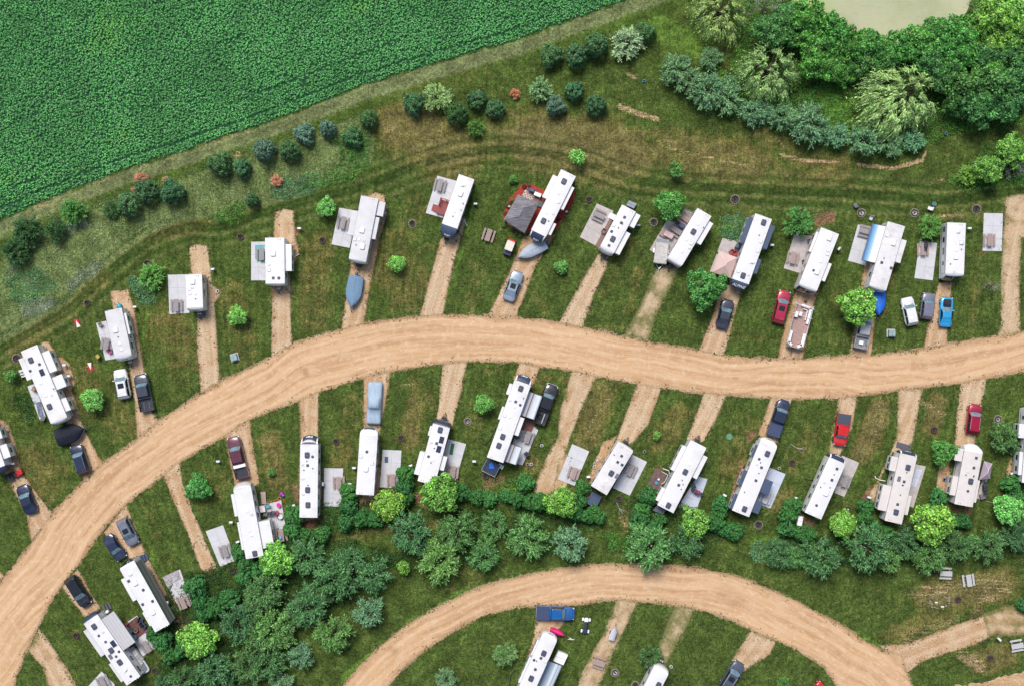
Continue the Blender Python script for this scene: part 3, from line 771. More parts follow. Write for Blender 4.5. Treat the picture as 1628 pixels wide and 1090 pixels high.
def build_field():
    r = np.random.default_rng(5)
    t = NT('field_soil'); p = t.n('NewGeometry').outputs['Position']
    c = t.mix(t.ramp(t.noise(p, 3, 4), .35, .65), (.015, .050, .020), (.030, .11, .045))
    ms = t.done(t.pbr(c, .95, 0, None, .1))
    en = edge_noise(.25, .14)
    region('crop_field', lambda X, Y: sdpoly(FIELD, X, Y) + en(X, Y), bbox(FIELD), .3, .008, ms)
    # soybean plants in rows parallel to the field edge
    ang = math.radians(21); ca, sa = math.cos(ang), math.sin(ang)
    U, Vv = np.meshgrid(np.arange(-110, 60, .30), np.arange(-10, 100, .36))
    U = U + r.normal(0, .09, U.shape); Vv = Vv + r.normal(0, .075, U.shape)
    X = (U * ca - Vv * sa).ravel(); Y = (U * sa + Vv * ca).ravel()
    m = (X > -84) & (X < 30) & (Y < 56.5) & (Y > 0)
    X, Y = X[m], Y[m]
    sd = sdpoly(FIELD, X, Y) + en(X, Y)
    # the gap a machine left beside the headland, faint wheel rows further in
    vrow = (-X * sa + Y * ca)
    gap = (np.abs(sd + 1.55 + .3 * fbm(X * .1, Y * .1, 2, 4)) < .16) & (X < 5)
    row2 = (np.abs((vrow % 9.1) - 4.0) < .13) & (fbm(X * .08, Y * .08, 2, 8) > -.02)
    dens = 0.93 + .3 * fbm(X * .4, Y * .4, 3, 2)
    k = (sd < -.05) & ~gap & ~row2 & (r.random(len(X)) < dens)
    X, Y = X[k], Y[k]; n = len(X); q = 7
    pr = r.uniform(.6, 1.25, n) * (1 + .5 * fbm(X * .25, Y * .25, 2, 6))
    h = .42 * pr
    a = r.uniform(0, 2 * math.pi, (n, q)); rad = r.uniform(.02, .19, (n, q)) * pr[:, None]
    C = np.stack([X[:, None] + rad * np.cos(a), Y[:, None] + rad * np.sin(a), h[:, None] * (1.05 - 1.7 * rad ** 1.0) + r.normal(0, .05, (n, q))], -1).reshape(-1, 3)
    Nn = unit(np.stack([np.cos(a) * .9, np.sin(a) * .9, np.full((n, q), 1.1)], -1).reshape(-1, 3) + r.normal(0, .28, (n * q, 3)))
    D, Sd = tangent(Nn, r)
    V, F = quads(C, D, Sd, r.uniform(.14, .23, n * q), r.uniform(.12, .19, n * q))
    stuff('soybean_crop', V, F, leaf_material('soybean_leaf', (.155, .51, .145), .22, .72, 1.3, patch=.16, pscale=.14, alt=(.20, .52, .10), altf=(.58, .74)), 'dense green soybean leaves covering the field')


def scatter(P, n, rng, f=None):
    b = bbox(P, 0)
    X = rng.uniform(b[0], b[1], n); Y = rng.uniform(b[2], b[3], n)
    k = sdpoly(P, X, Y) + (0 if f is None else f(X, Y)) < 0
    return X[k], Y[k]


def tufts(X, Y, rng, h, w, q, L, Wd, zb=0.0):
    n = len(X); a = rng.uniform(0, 2 * math.pi, (n, q)); rad = np.sqrt(rng.uniform(0, 1, (n, q))) * np.asarray(w).reshape(-1, 1)
    z = zb + np.asarray(h).reshape(-1, 1) * (1.05 - .8 * (rad / np.maximum(np.asarray(w).reshape(-1, 1), 1e-3)) ** 2) * rng.uniform(.5, 1, (n, q))
    C = np.stack([X[:, None] + rad * np.cos(a), Y[:, None] + rad * np.sin(a), z], -1).reshape(-1, 3)
    Nn = unit(np.stack([np.cos(a) * .9, np.sin(a) * .9, np.full((n, q), .8)], -1).reshape(-1, 3) + rng.normal(0, .4, (n * q, 3)))
    D, Sd = tangent(Nn, rng)
    return quads(C, D, Sd, rng.uniform(.7, 1.3, n * q) * L, rng.uniform(.7, 1.3, n * q) * Wd)


UNDER = [  # dense low growth: polygon, colour key
    ('green', [(1150, -20), (1260, -20), (1280, 10), (1320, 26), (1350, 60), (1400, 80), (1450, 62), (1530, 36), (1545, -20), (1700, -20), (1700, 180), (1600, 205), (1560, 190), (1500, 220), (1430, 250), (1370, 235), (1280, 220), (1200, 195), (1130, 170), (1060, 130), (1070, 95), (1110, 110), (1160, 110), (1170, 60)]),
    ('green', [(1500, 290), (1540, 262), (1570, 232), (1620, 215), (1700, 210), (1700, 290), (1600, 298), (1540, 306)]),
    ('green', [(560, 200), (585, 210), (590, 262), (560, 288), (520, 298), (480, 300), (520, 280), (545, 250), (530, 225)]),
    ('teal', [(430, 305), (450, 285), (500, 275), (520, 285), (500, 303), (455, 318), (438, 316)]),
    ('green', [(345, 336), (355, 325), (385, 320), (388, 345), (375, 356), (350, 352)]),
    ('teal', [(205, 440), (225, 440), (248, 455), (246, 480), (222, 484), (208, 465)]),
    ('silver', [(118, 440), (160, 415), (170, 420), (130, 452), (108, 462), (105, 452)]),
    ('silver', [(10, 430), (20, 420), (28, 430), (14, 442)]),
    ('silver', [(34, 492), (60, 470), (92, 466), (86, 482), (58, 504), (36, 500)]),
    ('silver', [(98, 355), (140, 350), (140, 362), (110, 372)]),
    ('teal', [(10, 440), (60, 425), (90, 460), (60, 480), (20, 475)]),
    ('teal', [(1190, 880), (1200, 862), (1240, 855), (1270, 862), (1290, 885), (1240, 893), (1200, 892)]),
    ('teal', [(1140, 350), (1175, 335), (1200, 350), (1180, 385), (1150, 380)]),
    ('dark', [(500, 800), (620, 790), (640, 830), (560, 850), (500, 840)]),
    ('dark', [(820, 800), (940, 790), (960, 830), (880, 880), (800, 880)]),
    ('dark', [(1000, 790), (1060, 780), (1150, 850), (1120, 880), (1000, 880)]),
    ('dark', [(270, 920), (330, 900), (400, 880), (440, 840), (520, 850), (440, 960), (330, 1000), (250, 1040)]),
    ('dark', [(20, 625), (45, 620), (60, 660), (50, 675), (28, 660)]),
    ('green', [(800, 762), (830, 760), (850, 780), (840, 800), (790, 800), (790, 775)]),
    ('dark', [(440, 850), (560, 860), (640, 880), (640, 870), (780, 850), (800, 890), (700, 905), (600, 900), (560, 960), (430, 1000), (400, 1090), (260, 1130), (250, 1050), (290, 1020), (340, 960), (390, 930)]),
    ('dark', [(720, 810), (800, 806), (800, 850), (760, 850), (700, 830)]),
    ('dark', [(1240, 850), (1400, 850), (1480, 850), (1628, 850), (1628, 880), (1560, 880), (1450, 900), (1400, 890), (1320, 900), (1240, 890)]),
    ('green', [(955, 850), (975, 842), (1010, 850), (1000, 875), (970, 880)]),
]


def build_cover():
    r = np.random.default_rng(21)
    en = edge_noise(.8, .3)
    cols = dict(green=((.10, .30, .05), (.22, .44, .06)), teal=((.14, .32, .14), (.16, .38, .10)), silver=((.32, .40, .28), (.45, .52, .42)), dark=((.04, .12, .03), (.09, .22, .05)))  # dark: shade under the hedge trees is put into the leaf colour
    names = dict(green='undergrowth', teal='ground_cover', silver='pale_weeds', dark='hedge_shade_undergrowth')
    lab = dict(green='bright green undergrowth between the trees', teal='soft bluish green ground cover patches', silver='pale silvery flowering weeds', dark='dark low growth, shade under the hedge trees painted in')
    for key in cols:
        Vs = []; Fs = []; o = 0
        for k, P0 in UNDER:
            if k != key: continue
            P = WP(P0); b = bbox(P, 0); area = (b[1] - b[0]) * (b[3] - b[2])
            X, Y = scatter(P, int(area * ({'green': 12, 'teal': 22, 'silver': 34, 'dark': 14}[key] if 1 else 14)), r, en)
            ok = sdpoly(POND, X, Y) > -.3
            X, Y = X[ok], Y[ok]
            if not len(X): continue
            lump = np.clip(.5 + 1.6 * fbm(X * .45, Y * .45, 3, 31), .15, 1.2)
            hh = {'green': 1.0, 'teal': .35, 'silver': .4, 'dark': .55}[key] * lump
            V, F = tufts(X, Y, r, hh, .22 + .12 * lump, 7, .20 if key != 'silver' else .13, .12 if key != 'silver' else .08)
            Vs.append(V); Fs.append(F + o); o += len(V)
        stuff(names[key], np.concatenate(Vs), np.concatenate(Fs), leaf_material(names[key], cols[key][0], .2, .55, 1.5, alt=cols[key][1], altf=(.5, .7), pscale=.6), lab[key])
    # meadow weeds
    X, Y = scatter(MEADOW, 48000, r, edge_noise(.9, .3))
    k = fbm(X * .5, Y * .5, 3, 44) + r.normal(0, .12, len(X)) > -.05
    X, Y = X[k], Y[k]
    V, F = tufts(X, Y, r, .28, .16, 5, .15, .055)
    stuff('meadow_weeds', V, F, leaf_material('meadow_weeds', (.14, .25, .07), .2, .5, 1.8, alt=(.30, .38, .17), altf=(.48, .62), pscale=.4), 'rough olive green meadow weeds below the field')
    # coarse grass of the lawns: clumps over everything mown
    X = r.uniform(-83, 83, 90000); Y = r.uniform(-56, 56, 90000)
    g = np.full(X.shape, 9.0)
    for P in ALLP:
        b = bbox(P, 1.2); m = (X > b[0]) & (X < b[1]) & (Y > b[2]) & (Y < b[3])
        g[m] = np.minimum(g[m], sdpoly(P, X[m], Y[m]))
    f = sdpoly(FIELD, X, Y); po = sdpoly(POND, X, Y)
    slab = np.zeros(len(X), bool)
    for P in SLABS:
        b = bbox(P, .4); m = (X > b[0]) & (X < b[1]) & (Y > b[2]) & (Y < b[3])
        slab[m] |= sdpoly(P, X[m], Y[m]) < .1
    ok = (f > .1) & (po > 0) & ~slab
    lawn = ok & (g > .15) & (fbm(X * .6, Y * .6, 3, 51) > -.12)
    V, F = tufts(X[lawn], Y[lawn], r, .055, .14, 3, .16, .05)
    stuff('lawn_grass', V, F, leaf_material('lawn_grass', (.058, .105, .018), .2, .4, 1.8, alt=(.22, .19, .060), altf=(.50, .66), pscale=.25), 'short mixed green and brown lawn grass')
    # stray tufts creeping over the gravel edges
    X = r.uniform(-83, 83, 260000); Y = r.uniform(-56, 56, 260000)
    g = np.full(X.shape, 9.0)
    for P in ALLP:
        b = bbox(P, 1.2); m = (X > b[0]) & (X < b[1]) & (Y > b[2]) & (Y < b[3])
        g[m] = np.minimum(g[m], sdpoly(P, X[m], Y[m]))
    k = (g < .5) & (g > -1.5) & (r.random(len(X)) < .60 * np.exp(-((g + .15) / .5) ** 2)) & (fbm(X * 1.3, Y * 1.3, 3, 61) > .0)
    V, F = tufts(X[k], Y[k], r, .12, r.uniform(.06, .20, k.sum()), 7, .15, .07)
    stuff('edge_grass', V, F, leaf_material('edge_grass', (.055, .105, .022), .15, .5, 1.5, alt=(.12, .20, .04), altf=(.5, .65), pscale=.3), 'ragged grass tufts along the gravel edges')


def build_pond():
    t = NT('pond_algae'); p = t.n('NewGeometry').outputs['Position']
    c = t.mix(t.ramp(t.noise(t.mapped(p, (1, .5, 1)), .12, 5, .6), .3, .7), (.34, .37, .21), (.44, .45, .29))
    c = t.mix(t.ramp(t.noise(p, 5, 4, .8), .55, .66, 0, .35), c, (.24, .28, .15))
    c = t.mix(t.ramp(t.noise(p, .35, 5, .75), .52, .60, 0, .45), c, (.42, .42, .30))
    bx = t.n('SeparateXYZ', i={0: p}).outputs[0]
    c = t.mix(t.ramp(t.noise(t.mapped(p, (.6, 2.2, 1), .5), 1.1, 4, .7), .56, .66, 0, .30), c, (.22, .25, .14))
    c = t.mix(t.ramp(bx, 52.0, 44.0, 0, .8), c, (.33, .42, .14))
    m = t.done(t.pbr(c, .6, 0, None, .3))
    region('pond_water', lambda X, Y: sdpoly(POND, X, Y), [40, 76, 44, 60], .5, .006, m)
# ================================================================= TREES
ML = None
PROTO = {}


def cloud_crown(r, nc, rad, zc, rc, n, L, Wd, up=.35, zlo=-.2, inner=.6, droop=0.0):
    """leaf clumps over an uneven ellipsoid"""
    i = np.arange(nc); z = 1 - (1 - zlo) * (i + .5) / nc; a = i * 2.39996 + r.uniform(0, 6); q = np.sqrt(1 - z * z)
    P = unit(np.stack([q * np.cos(a), q * np.sin(a), z], 1) + r.normal(0, .13, (nc, 3)))
    k = r.uniform(inner, 1.0, nc)[:, None]
    lob = 1 + .22 * np.sin(np.arctan2(P[:, 1], P[:, 0]) * 3 + r.uniform(0, 6)) * r.uniform(.3, 1)
    Cc = P * (np.array(rad) - rc * .75) * k * lob[:, None]; Cc[:, 2] += zc
    rcs = rc * r.uniform(.45, 1.3, nc)
    idx = r.integers(0, nc, n)
    d = unit(r.normal(size=(n, 3)) + np.array([0, 0, up]) + P[idx] * .7)
    rr = rcs[idx] * r.uniform(.65, 1.0, n) ** .6
    C = Cc[idx] + d * rr[:, None] + r.normal(0, rc * .13, (n, 3))
    Nn = unit(d + r.normal(0, .7, (n, 3)) + np.array([0, 0, .4]))
    D, Sd = tangent(Nn, r)
    D[:, 2] -= droop; D = unit(D); Sd = unit(np.cross(Nn, D))
    return quads(C, D, Sd, r.uniform(.7, 1.3, n) * L, r.uniform(.7, 1.3, n) * Wd), Cc


def feather_crown(r, nb, n_tw, n_lf, rad, zc, L, Wd, rise=.5, fan=.35, droop=.3):
    """limbs fanning outward, twigs along them, narrow leaves along the twigs"""
    Cs = []; Ds = []; Cc = []
    for b in range(nb):
        a = r.uniform(0, 2 * math.pi); e = r.uniform(-.1, 1.25) ** 1.0
        d = np.array([math.cos(a) * math.cos(e), math.sin(a) * math.cos(e), math.sin(e) * 1.0])
        ln = r.uniform(.72, 1.08)
        for k in range(n_tw):
            s = r.uniform(.30, 1.0) ** .6
            base = d * s * ln * np.array(rad)
            td = unit((d + r.normal(0, fan, 3))[None])[0]
            tl = r.uniform(.16, .34)
            q = np.linspace(0, 1, n_lf)
            P = base + np.outer(q * tl, td * np.array(rad)) + np.outer(q * q * tl * -droop, [0, 0, 1]) + r.normal(0, .018, (n_lf, 3))
            Cs.append(P); Ds.append(np.repeat((td + np.array([0, 0, -droop * .8]))[None], n_lf, 0) + r.normal(0, .45, (n_lf, 3)))
        Cc.append(d * ln * .7 * np.array(rad))
    C = np.concatenate(Cs); D = unit(np.concatenate(Ds)); C[:, 2] += zc
    Nn = unit(r.normal(0, .5, C.shape) + np.array([0, 0, 1.0])); Sd = unit(np.cross(Nn, D))
    Cc = np.array(Cc); Cc[:, 2] += zc
    n = len(C)
    return quads(C, D, Sd, r.uniform(.7, 1.3, n) * L, r.uniform(.7, 1.3, n) * Wd), Cc


def willow_crown(r, ns, rad, zc, L, Wd, wind=(0, 0)):
    Cs = []; Ds = []
    tops = []
    for b in range(64):
        zz = 1 - .95 * (b + .5) / 64; a = b * 2.39996 + r.normal(0, .2); e = math.asin(zz)
        tops.append(np.array([math.cos(a) * math.cos(e) * .72, math.sin(a) * math.cos(e) * .72, .35 + .55 * math.sin(e)]) * r.uniform(.72, 1.12))
    for s in range(ns):
        t0 = tops[r.integers(0, len(tops))] + r.normal(0, .028, 3)
        o = np.array([t0[0], t0[1], 0]); o = o / (np.linalg.norm(o) + .2)
        dv = o * .9 + np.array([wind[0], wind[1], 0]) + r.normal(0, .34, 3)
        ln = r.uniform(.14, .34); m = 10; q = np.linspace(0, 1, m)
        P = t0 + np.outer(q * ln, dv * np.array([1, 1, .2])) + np.outer(-(q ** 1.8) * ln * 1.25, [0, 0, 1]) + np.outer(np.sin(q * 3) * .03, [0, 0, 1])
        T = np.gradient(P, axis=0)
        Cs.append(P + r.normal(0, .008, P.shape)); Ds.append(unit(T) + r.normal(0, .25, P.shape))
    C = np.concatenate(Cs) * np.array(rad); D = unit(np.concatenate(Ds)); C[:, 2] += zc
    Nn = unit(r.normal(0, .5, C.shape) + np.array([0, 0, 1.0])); Sd = unit(np.cross(Nn, D)); n = len(C)
    return quads(C, D, Sd, r.uniform(.7, 1.3, n) * L, r.uniform(.7, 1.3, n) * Wd), np.array(tops) * np.array(rad) + np.array([0, 0, zc])


def spruce_crown(r, H, L, Wd, tiers=13, dens=1.0):
    Cs = []; Ds = []
    for k in range(tiers):
        f = k / (tiers - 1); z = .12 + f * (H - .15); R = (1 - f) ** .85 * 1.0 + .05
        nb = int((9 + 9 * (1 - f)) * dens)
        for b in range(nb):
            a = 2 * math.pi * (b + r.uniform(-.3, .3)) / nb + k * 1.7; ln = R * r.uniform(.85, 1.1)
            m = max(4, int(ln * 15)); q = np.linspace(.15, 1, m)
            d = np.array([math.cos(a), math.sin(a), .10]); sd = np.array([-math.sin(a), math.cos(a), 0])
            for sgn in (-1, 1, 0, 0):
                P = np.outer(q * ln, d) + np.outer((1.1 - q) * .16 * ln * sgn * 1.4 + 0 * q, sd) + np.array([0, 0, z]) + np.outer(-.12 * q * q * ln, [0, 0, 1]) + r.normal(0, .02, (m, 3))
                Cs.append(P); Ds.append(np.repeat((d * (1 if sgn == 0 else .7) + sd * sgn * .8)[None], m, 0) + r.normal(0, .3, (m, 3)))
    C = np.concatenate(Cs); D = unit(np.concatenate(Ds)); Nn = unit(r.normal(0, .55, C.shape) + np.array([0, 0, 1.0])); Sd = unit(np.cross(Nn, D)); n = len(C)
    return quads(C, D, Sd, r.uniform(.7, 1.3, n) * L, r.uniform(.7, 1.3, n) * Wd), np.array([[.2 * math.cos(i), .2 * math.sin(i), H * .4] for i in range(3)])


# kind: trunk radius (unit tree), crown maker
def make_crown(kind, var):
    r = np.random.default_rng(sum(map(ord, kind)) * 7 + var * 101)
    if kind == 'shrub': return cloud_crown(r, 75, (1.02, 1.02, 1.25), .70, .20, 3600, .17, .11, .3, -.25, .9), .05
    if kind == 'maple': return cloud_crown(r, 40, (1.1, 1.1, .9), 1.15, .29, 4200, .125, .095, .3, -.1, .6), .05
    if kind == 'medium': return cloud_crown(r, 58, (1.1, 1.1, .9), 1.1, .23, 4800, .11, .09, .3, -.1, .75), .05
    if kind == 'sapling': return cloud_crown(r, 18, (1.1, 1.1, .9), 1.3, .36, 900, .24, .14, .3, -.2, .4), .06
    if kind == 'wood': return cloud_crown(r, 52, (1.12, 1.12, .95), 1.1, .25, 4600, .12, .085, .3, -.1, .45), .05
    if kind == 'loose': return feather_crown(r, 64, 15, 8, (1.05, 1.05, .95), .75, .125, .044, .5, .50, .15), .05
    if kind == 'soft': return feather_crown(r, 75, 13, 9, (1.03, 1.03, .9), .6, .125, .040, .5, .48, .05), .04
    if kind == 'willow': return willow_crown(r, 1150, (1.15, 1.15, .95), .35, .085, .020, (0, -.25)), .06
    if kind == 'windwillow': return willow_crown(r, 1700, (1.12, 1.0, .8), .35, .085, .020, (-.35, -.25)), .06
    if kind == 'spruce': return spruce_crown(r, 2.0, .20, .055, dens=.9), .05
    if kind == 'pine': return cloud_crown(r, 62, (1.05, 1.05, 1.5), .70, .24, 4200, .19, .07, .6, -.3, .85), .05
    if kind == 'bare': return feather_crown(r, 30, 7, 4, (1, 1, .8), .6, .10, .016, .5, .4, .1), .04
    raise KeyError(kind)


BARK = None


def proto(kind, var):
    key = (kind, var)
    if key in PROTO: return PROTO[key]
    ((V, F), Cc), tr = make_crown(kind, var)
    cm = npmesh(kind + '_crown', V, F, ML)
    b = MB(); r = random.Random(var + 3)
    topz = float(np.percentile(V[:, 2], 75))
    b.sm = True
    b.tube((0, 0, -.02), (0.02, .01, topz * .45), tr * 1.3, 8, tr * .85); b.tube((0.02, .01, topz * .43), (0, .03, topz * .9), tr * .85, 6, tr * .25)
    for c in Cc[::max(1, len(Cc) // (26 if kind != 'bare' else 40))]:
        z0 = min(max(.15, float(c[2]) * .45), topz * .8)
        mid = (c[0] * .5, c[1] * .5, (z0 + c[2]) / 2 + .03)
        b.tube((0, 0, z0), mid, tr * .42, 4, tr * .25); b.tube(mid, tuple(c), tr * .25, 4, tr * .08)
    o = b.build('trunk', BARK); tm = o.data; bpy.data.objects.remove(o)
    PROTO[key] = (cm, tm); return PROTO[key]


C_ = dict(
    spruce=(.075, .195, .070), blue=(.14, .26, .16), dark=(.075, .19, .055), light=(.33, .50, .20), pale=(.34, .50, .26), shrub=(.052, .215, .045), lime=(.21, .48, .065), medium=(.095, .33, .065),
    loose=(.100, .250, .080), looseg=(.140, .33, .085), paleloose=(.20, .38, .17), willow=(.30, .48, .15), wood=(.10, .32, .050), woodlime=(.22, .46, .065), woodblue=(.080, .24, .055), orange=(.75, .36, .20),
    green=(.14, .36, .07), bright=(.20, .54, .10), seablue=(.18, .38, .17), grey=(.30, .32, .28), palegreen=(.33, .56, .20))

NAMES = dict(shrub='round_shrub', maple='lime_tree', medium='broadleaf_tree', sapling='young_tree', wood='woodland_tree', loose='hedge_tree', soft='willow_shrub', willow='willow_tree', windwillow='willow_tree', spruce='spruce_tree', pine='pine_tree', bare='bare_tree')
TREES = []


def T(t, kind, col, base, group, *xyr):
    for i in range(0, len(xyr), 3):
        px, py = N(t, xyr[i], xyr[i + 1]); TREES.append((kind, col, base, group, px, py, xyr[i + 2] / ZM / S))


def build_trees():
    cnt = {}
    r = random.Random(5)
    nv = dict(willow=1, windwillow=1, bare=1, medium=1)
    for kind, col, base, group, px, py, R in TREES:
        k = cnt.get(kind, 0); cnt[kind] = k + 1
        cm, tm = proto(kind, k % nv.get(kind, 3))
        if kind == 'loose': R *= .86 if px < 1000 else .92
        if kind == 'shrub' and R > 1.0: R *= .92
        h = R * 1.0
        x, y = W(px, py, h)
        rz = r.uniform(0, 2 * math.pi) if kind not in ('windwillow', 'willow') else r.uniform(-.25, .25)
        e = empty(NAMES[kind], (x, y, 0), rz, R)
        e.scale = (R * r.uniform(.94, 1.06), R * r.uniform(.94, 1.06), R * r.uniform(.9, 1.1))
        auto(e, base, NAMES[kind].replace('_', ' ') if kind != 'shrub' else 'shrub', group, px, py)
        c = bpy.data.objects.new('crown', cm); COL.objects.link(c); c.parent = e
        v = r.uniform(.86, 1.16); g = r.uniform(-.06, .06)
        q = C_[col]; c.color = (q[0] * v * (1 + g * 2), q[1] * v, q[2] * v * (1 - g * 2), 1)
        tr = bpy.data.objects.new('trunk', tm); COL.objects.link(tr); tr.parent = e


# ---- survey of the trees: tile, kind, colour, label base, group, x,y,r ...
G1 = 'young conifers along the field edge'
T(0, 'pine', 'spruce', 'small dark conifer', G1, 1355, 1010, 66, 1490, 1035, 52)
T(10, 'pine', 'blue', 'small bluish conifer', G1, 75, 925, 66, 325, 825, 58, 468, 793, 54)
T(10, 'pine', 'spruce', 'small dark conifer', G1, 235, 930, 58, 1002, 640, 62, 1385, 612, 62, 1503, 667, 56)
T(10, 'pine', 'dark', 'small dark conifer', G1, 620, 845, 58, 725, 735, 56, 1268, 700, 68)
T(10, 'soft', 'palegreen', 'pale green bushy sapling', 'pale bushy saplings', 1140, 603, 82)
T(10, 'soft', 'green', 'low green bush', 'low bushes on the mown strip', 1380, 785, 50)
T(10, 'soft', 'orange', 'small dead orange conifer', 'dead orange conifers', 1622, 577, 30)
T(20, 'soft', 'palegreen', 'pale green bushy sapling', 'pale bushy saplings', 228, 545, 70)
T(20, 'soft', 'pale', 'pale silvery bushy tree', 'pale bushy saplings', 770, 260, 92)
T(20, 'pine', 'blue', 'small bluish conifer', G1, 325, 650, 58)
T(20, 'pine', 'spruce', 'small dark conifer', G1, 440, 560, 58, 570, 650, 60, 297, 342, 66, 455, 342, 68, 573, 275, 72, 873, 200, 62)
T(20, 'soft', 'seablue', 'blue-green feathery bush', 'feathery bushes by the wood', 1283, 362, 64)
T(20, 'sapling', 'bright', 'bright green sapling', 'saplings on the lawns', 463, 968, 58)
T(20, 'sapling', 'green', 'thin green sapling', 'saplings on the lawns', 1060, 1050, 48)
GH = 'feathery shrubs edging the wood'
T(20, 'loose', 'seablue', 'blue-green feathery shrub', GH, 1060, 430, 92, 1150, 500, 90, 1255, 560, 105, 1380, 600, 95, 1530, 690, 85, 1395, 520, 55, 1110, 380, 40)
T(30, 'loose', 'seablue', 'blue-green feathery shrub', GH, 20, 690, 80, 140, 720, 90, 310, 760, 120, 475, 840, 80, 640, 870, 95, 800, 880, 88, 945, 870, 72)
T(20, 'willow', 'willow', 'drooping pale willow', 'pale drooping willows', 1345, 70, 175)
T(30, 'willow', 'willow', 'drooping pale willow', 'pale drooping willows', 60, 430, 190)
T(30, 'windwillow', 'willow', 'wide windswept pale willow', 'pale drooping willows', 880, 580, 236)
GW = 'broadleaved trees round the pond'
T(30, 'bare', 'grey', 'greyish half bare tree', 'half bare trees by the pond', 40, 50, 110, 1380, 15, 70, 1570, 1030, 80)
T(30, 'wood', 'woodblue', 'dark green woodland tree', GW, 60, 190, 110, 165, 110, 90, 170, 230, 80, 640, 400, 95, 760, 390, 80, 1110, 480, 100, 1240, 560, 120, 1330, 660, 120, 1200, 650, 80, 1420, 540, 130, 1500, 650, 110, 1590, 480, 110, 1050, 400, 100, 1380, 360, 110, 1540, 330, 110, 1590, 600, 70)
T(30, 'wood', 'wood', 'green woodland tree', GW, 300, 130, 120, 430, 200, 115, 330, 270, 110, 440, 310, 100, 540, 300, 100, 660, 300, 105, 760, 300, 85, 860, 300, 105, 960, 260, 100, 1080, 200, 95, 1100, 300, 110, 1200, 230, 110, 1250, 330, 110, 1300, 190, 100, 330, 400, 90, 440, 430, 90, 550, 400, 80, 1160, 400, 90, 1400, 450, 110, 520, 470, 70)
T(30, 'wood', 'woodlime', 'yellow-green woodland tree', GW, 1400, 120, 120, 1520, 90, 120, 1480, 230, 120, 1600, 200, 100, 1300, 280, 80, 1600, 350, 90, 1500, 560, 70, 650, 260, 50, 1430, 290, 80)
T(30, 'wood', 'woodlime', 'pale yellow-green bush', 'bushes by the right edge', 1400, 1040, 90, 1540, 930, 100)
T(30, 'soft', 'woodlime', 'loose light green bush', 'bushes by the right edge', 1290, 1070, 60, 1610, 960, 60)
GM = 'bushy conifers in the rough meadow'
T(1, 'soft', 'dark', 'bushy dark green conifer', GM, 165, 365, 82, 340, 375, 66, 95, 495, 86, 680, 240, 48)
T(1, 'soft', 'green', 'bushy green conifer', GM, 450, 255, 78)
T(1, 'pine', 'spruce', 'small dark conifer', G1, 790, 212, 72, 905, 130, 70, 1058, 133, 66, 1555, 188, 42)
T(1, 'soft', 'orange', 'small dead orange conifer', 'dead orange conifers', 870, 60, 42, 830, 135, 26, 1025, 70, 26)
T(1, 'soft', 'bright', 'bushy green tree', 'saplings on the lawns', 930, 650, 76)
T(1, 'maple', 'bright', 'bright green sapling', 'saplings on the lawns', 1463, 900, 60)
T(11, 'soft', 'orange', 'small dead orange conifer', 'dead orange conifers', 155, 65, 34)
T(11, 'maple', 'bright', 'bright green sapling', 'saplings on the lawns', 465, 230, 60, 897, 577, 52)
T(11, 'shrub', 'green', 'small round green bush', 'small bushes on the lawns', 1612, 60, 26)
T(21, 'shrub', 'green', 'small round green bush', 'small bushes on the lawns', 65, 62, 26, 357, 600, 40)
T(21, 'maple', 'medium', 'round green tree', 'round green lawn trees', 1022, 218, 90)
T(21, 'medium', 'medium', 'large round green tree', 'round green lawn trees', 1240, 730, 108)
T(31, 'soft', 'green', 'bushy green tree', 'saplings on the lawns', 240, 325, 86, 1050, 355, 70)
T(31, 'maple', 'lime', 'large lime green tree', 'lime green trees', 595, 835, 112)
T(31, 'bare', 'grey', 'dead leafless sapling', 'dead saplings', 1435, 705, 60)
T(2, 'sapling', 'green', 'small thin bush', 'small bushes on the lawns', 70, 220, 44)
T(2, 'maple', 'bright', 'bright green sapling', 'saplings on the lawns', 572, 368, 68)
T(2, 'medium', 'medium', 'round green tree', 'round green lawn trees', 1225, 905, 74)
T(12, 'shrub', 'green', 'small round green bush', 'small bushes on the lawns', 122, 818, 24)
T(12, 'maple', 'bright', 'bright green sapling', 'saplings on the lawns', 1430, 392, 58)
GR = 'clipped round shrubs of the hedge'
RS = 'round dark shrub'
T(12, 'shrub', 'shrub', RS, GR, 950, 830, 60, 945, 905, 56, 950, 980, 56, 600, 940, 62, 600, 1022, 60, 1300, 945, 58, 1385, 970, 54, 1465, 978, 52, 1612, 978, 42, 250, 1062, 52, 680, 1085, 50, 755, 1085, 48, 900, 1060, 46)
T(12, 'maple', 'lime', 'lime green tree', 'lime green trees', 1160, 945, 116, 845, 1010, 96)
T(22, 'shrub', 'shrub', RS, GR, 135, 880, 60, 85, 982, 54, 165, 1000, 54, 235, 1000, 56, 490, 912, 54, 470, 990, 54, 895, 960, 64, 865, 1045, 56, 1340, 1015, 56, 1330, 1080, 50, 440, 1060, 48, 560, 1060, 52, 15, 960, 42)
T(22, 'maple', 'lime', 'lime green tree', 'lime green trees', 357, 995, 96)
T(22, 'sapling', 'lime', 'tiny bright green sapling', 'saplings on the lawns', 945, 585, 32)
T(32, 'medium', 'medium', 'round green tree', 'round green lawn trees', 1130, 690, 76)
T(32, 'loose', 'loose', 'loose blue-green tree', 'loose lawn trees', 1500, 600, 88, 1590, 650, 60)
T(32, 'shrub', 'shrub', RS, GR, 212, 1025, 58, 655, 1032, 54, 1105, 970, 60, 1555, 888, 62, 1575, 965, 52, 1080, 1045, 56)
T(32, 'maple', 'bright', 'light green tree', 'light green trees in the hedge', 1520, 1040, 88)
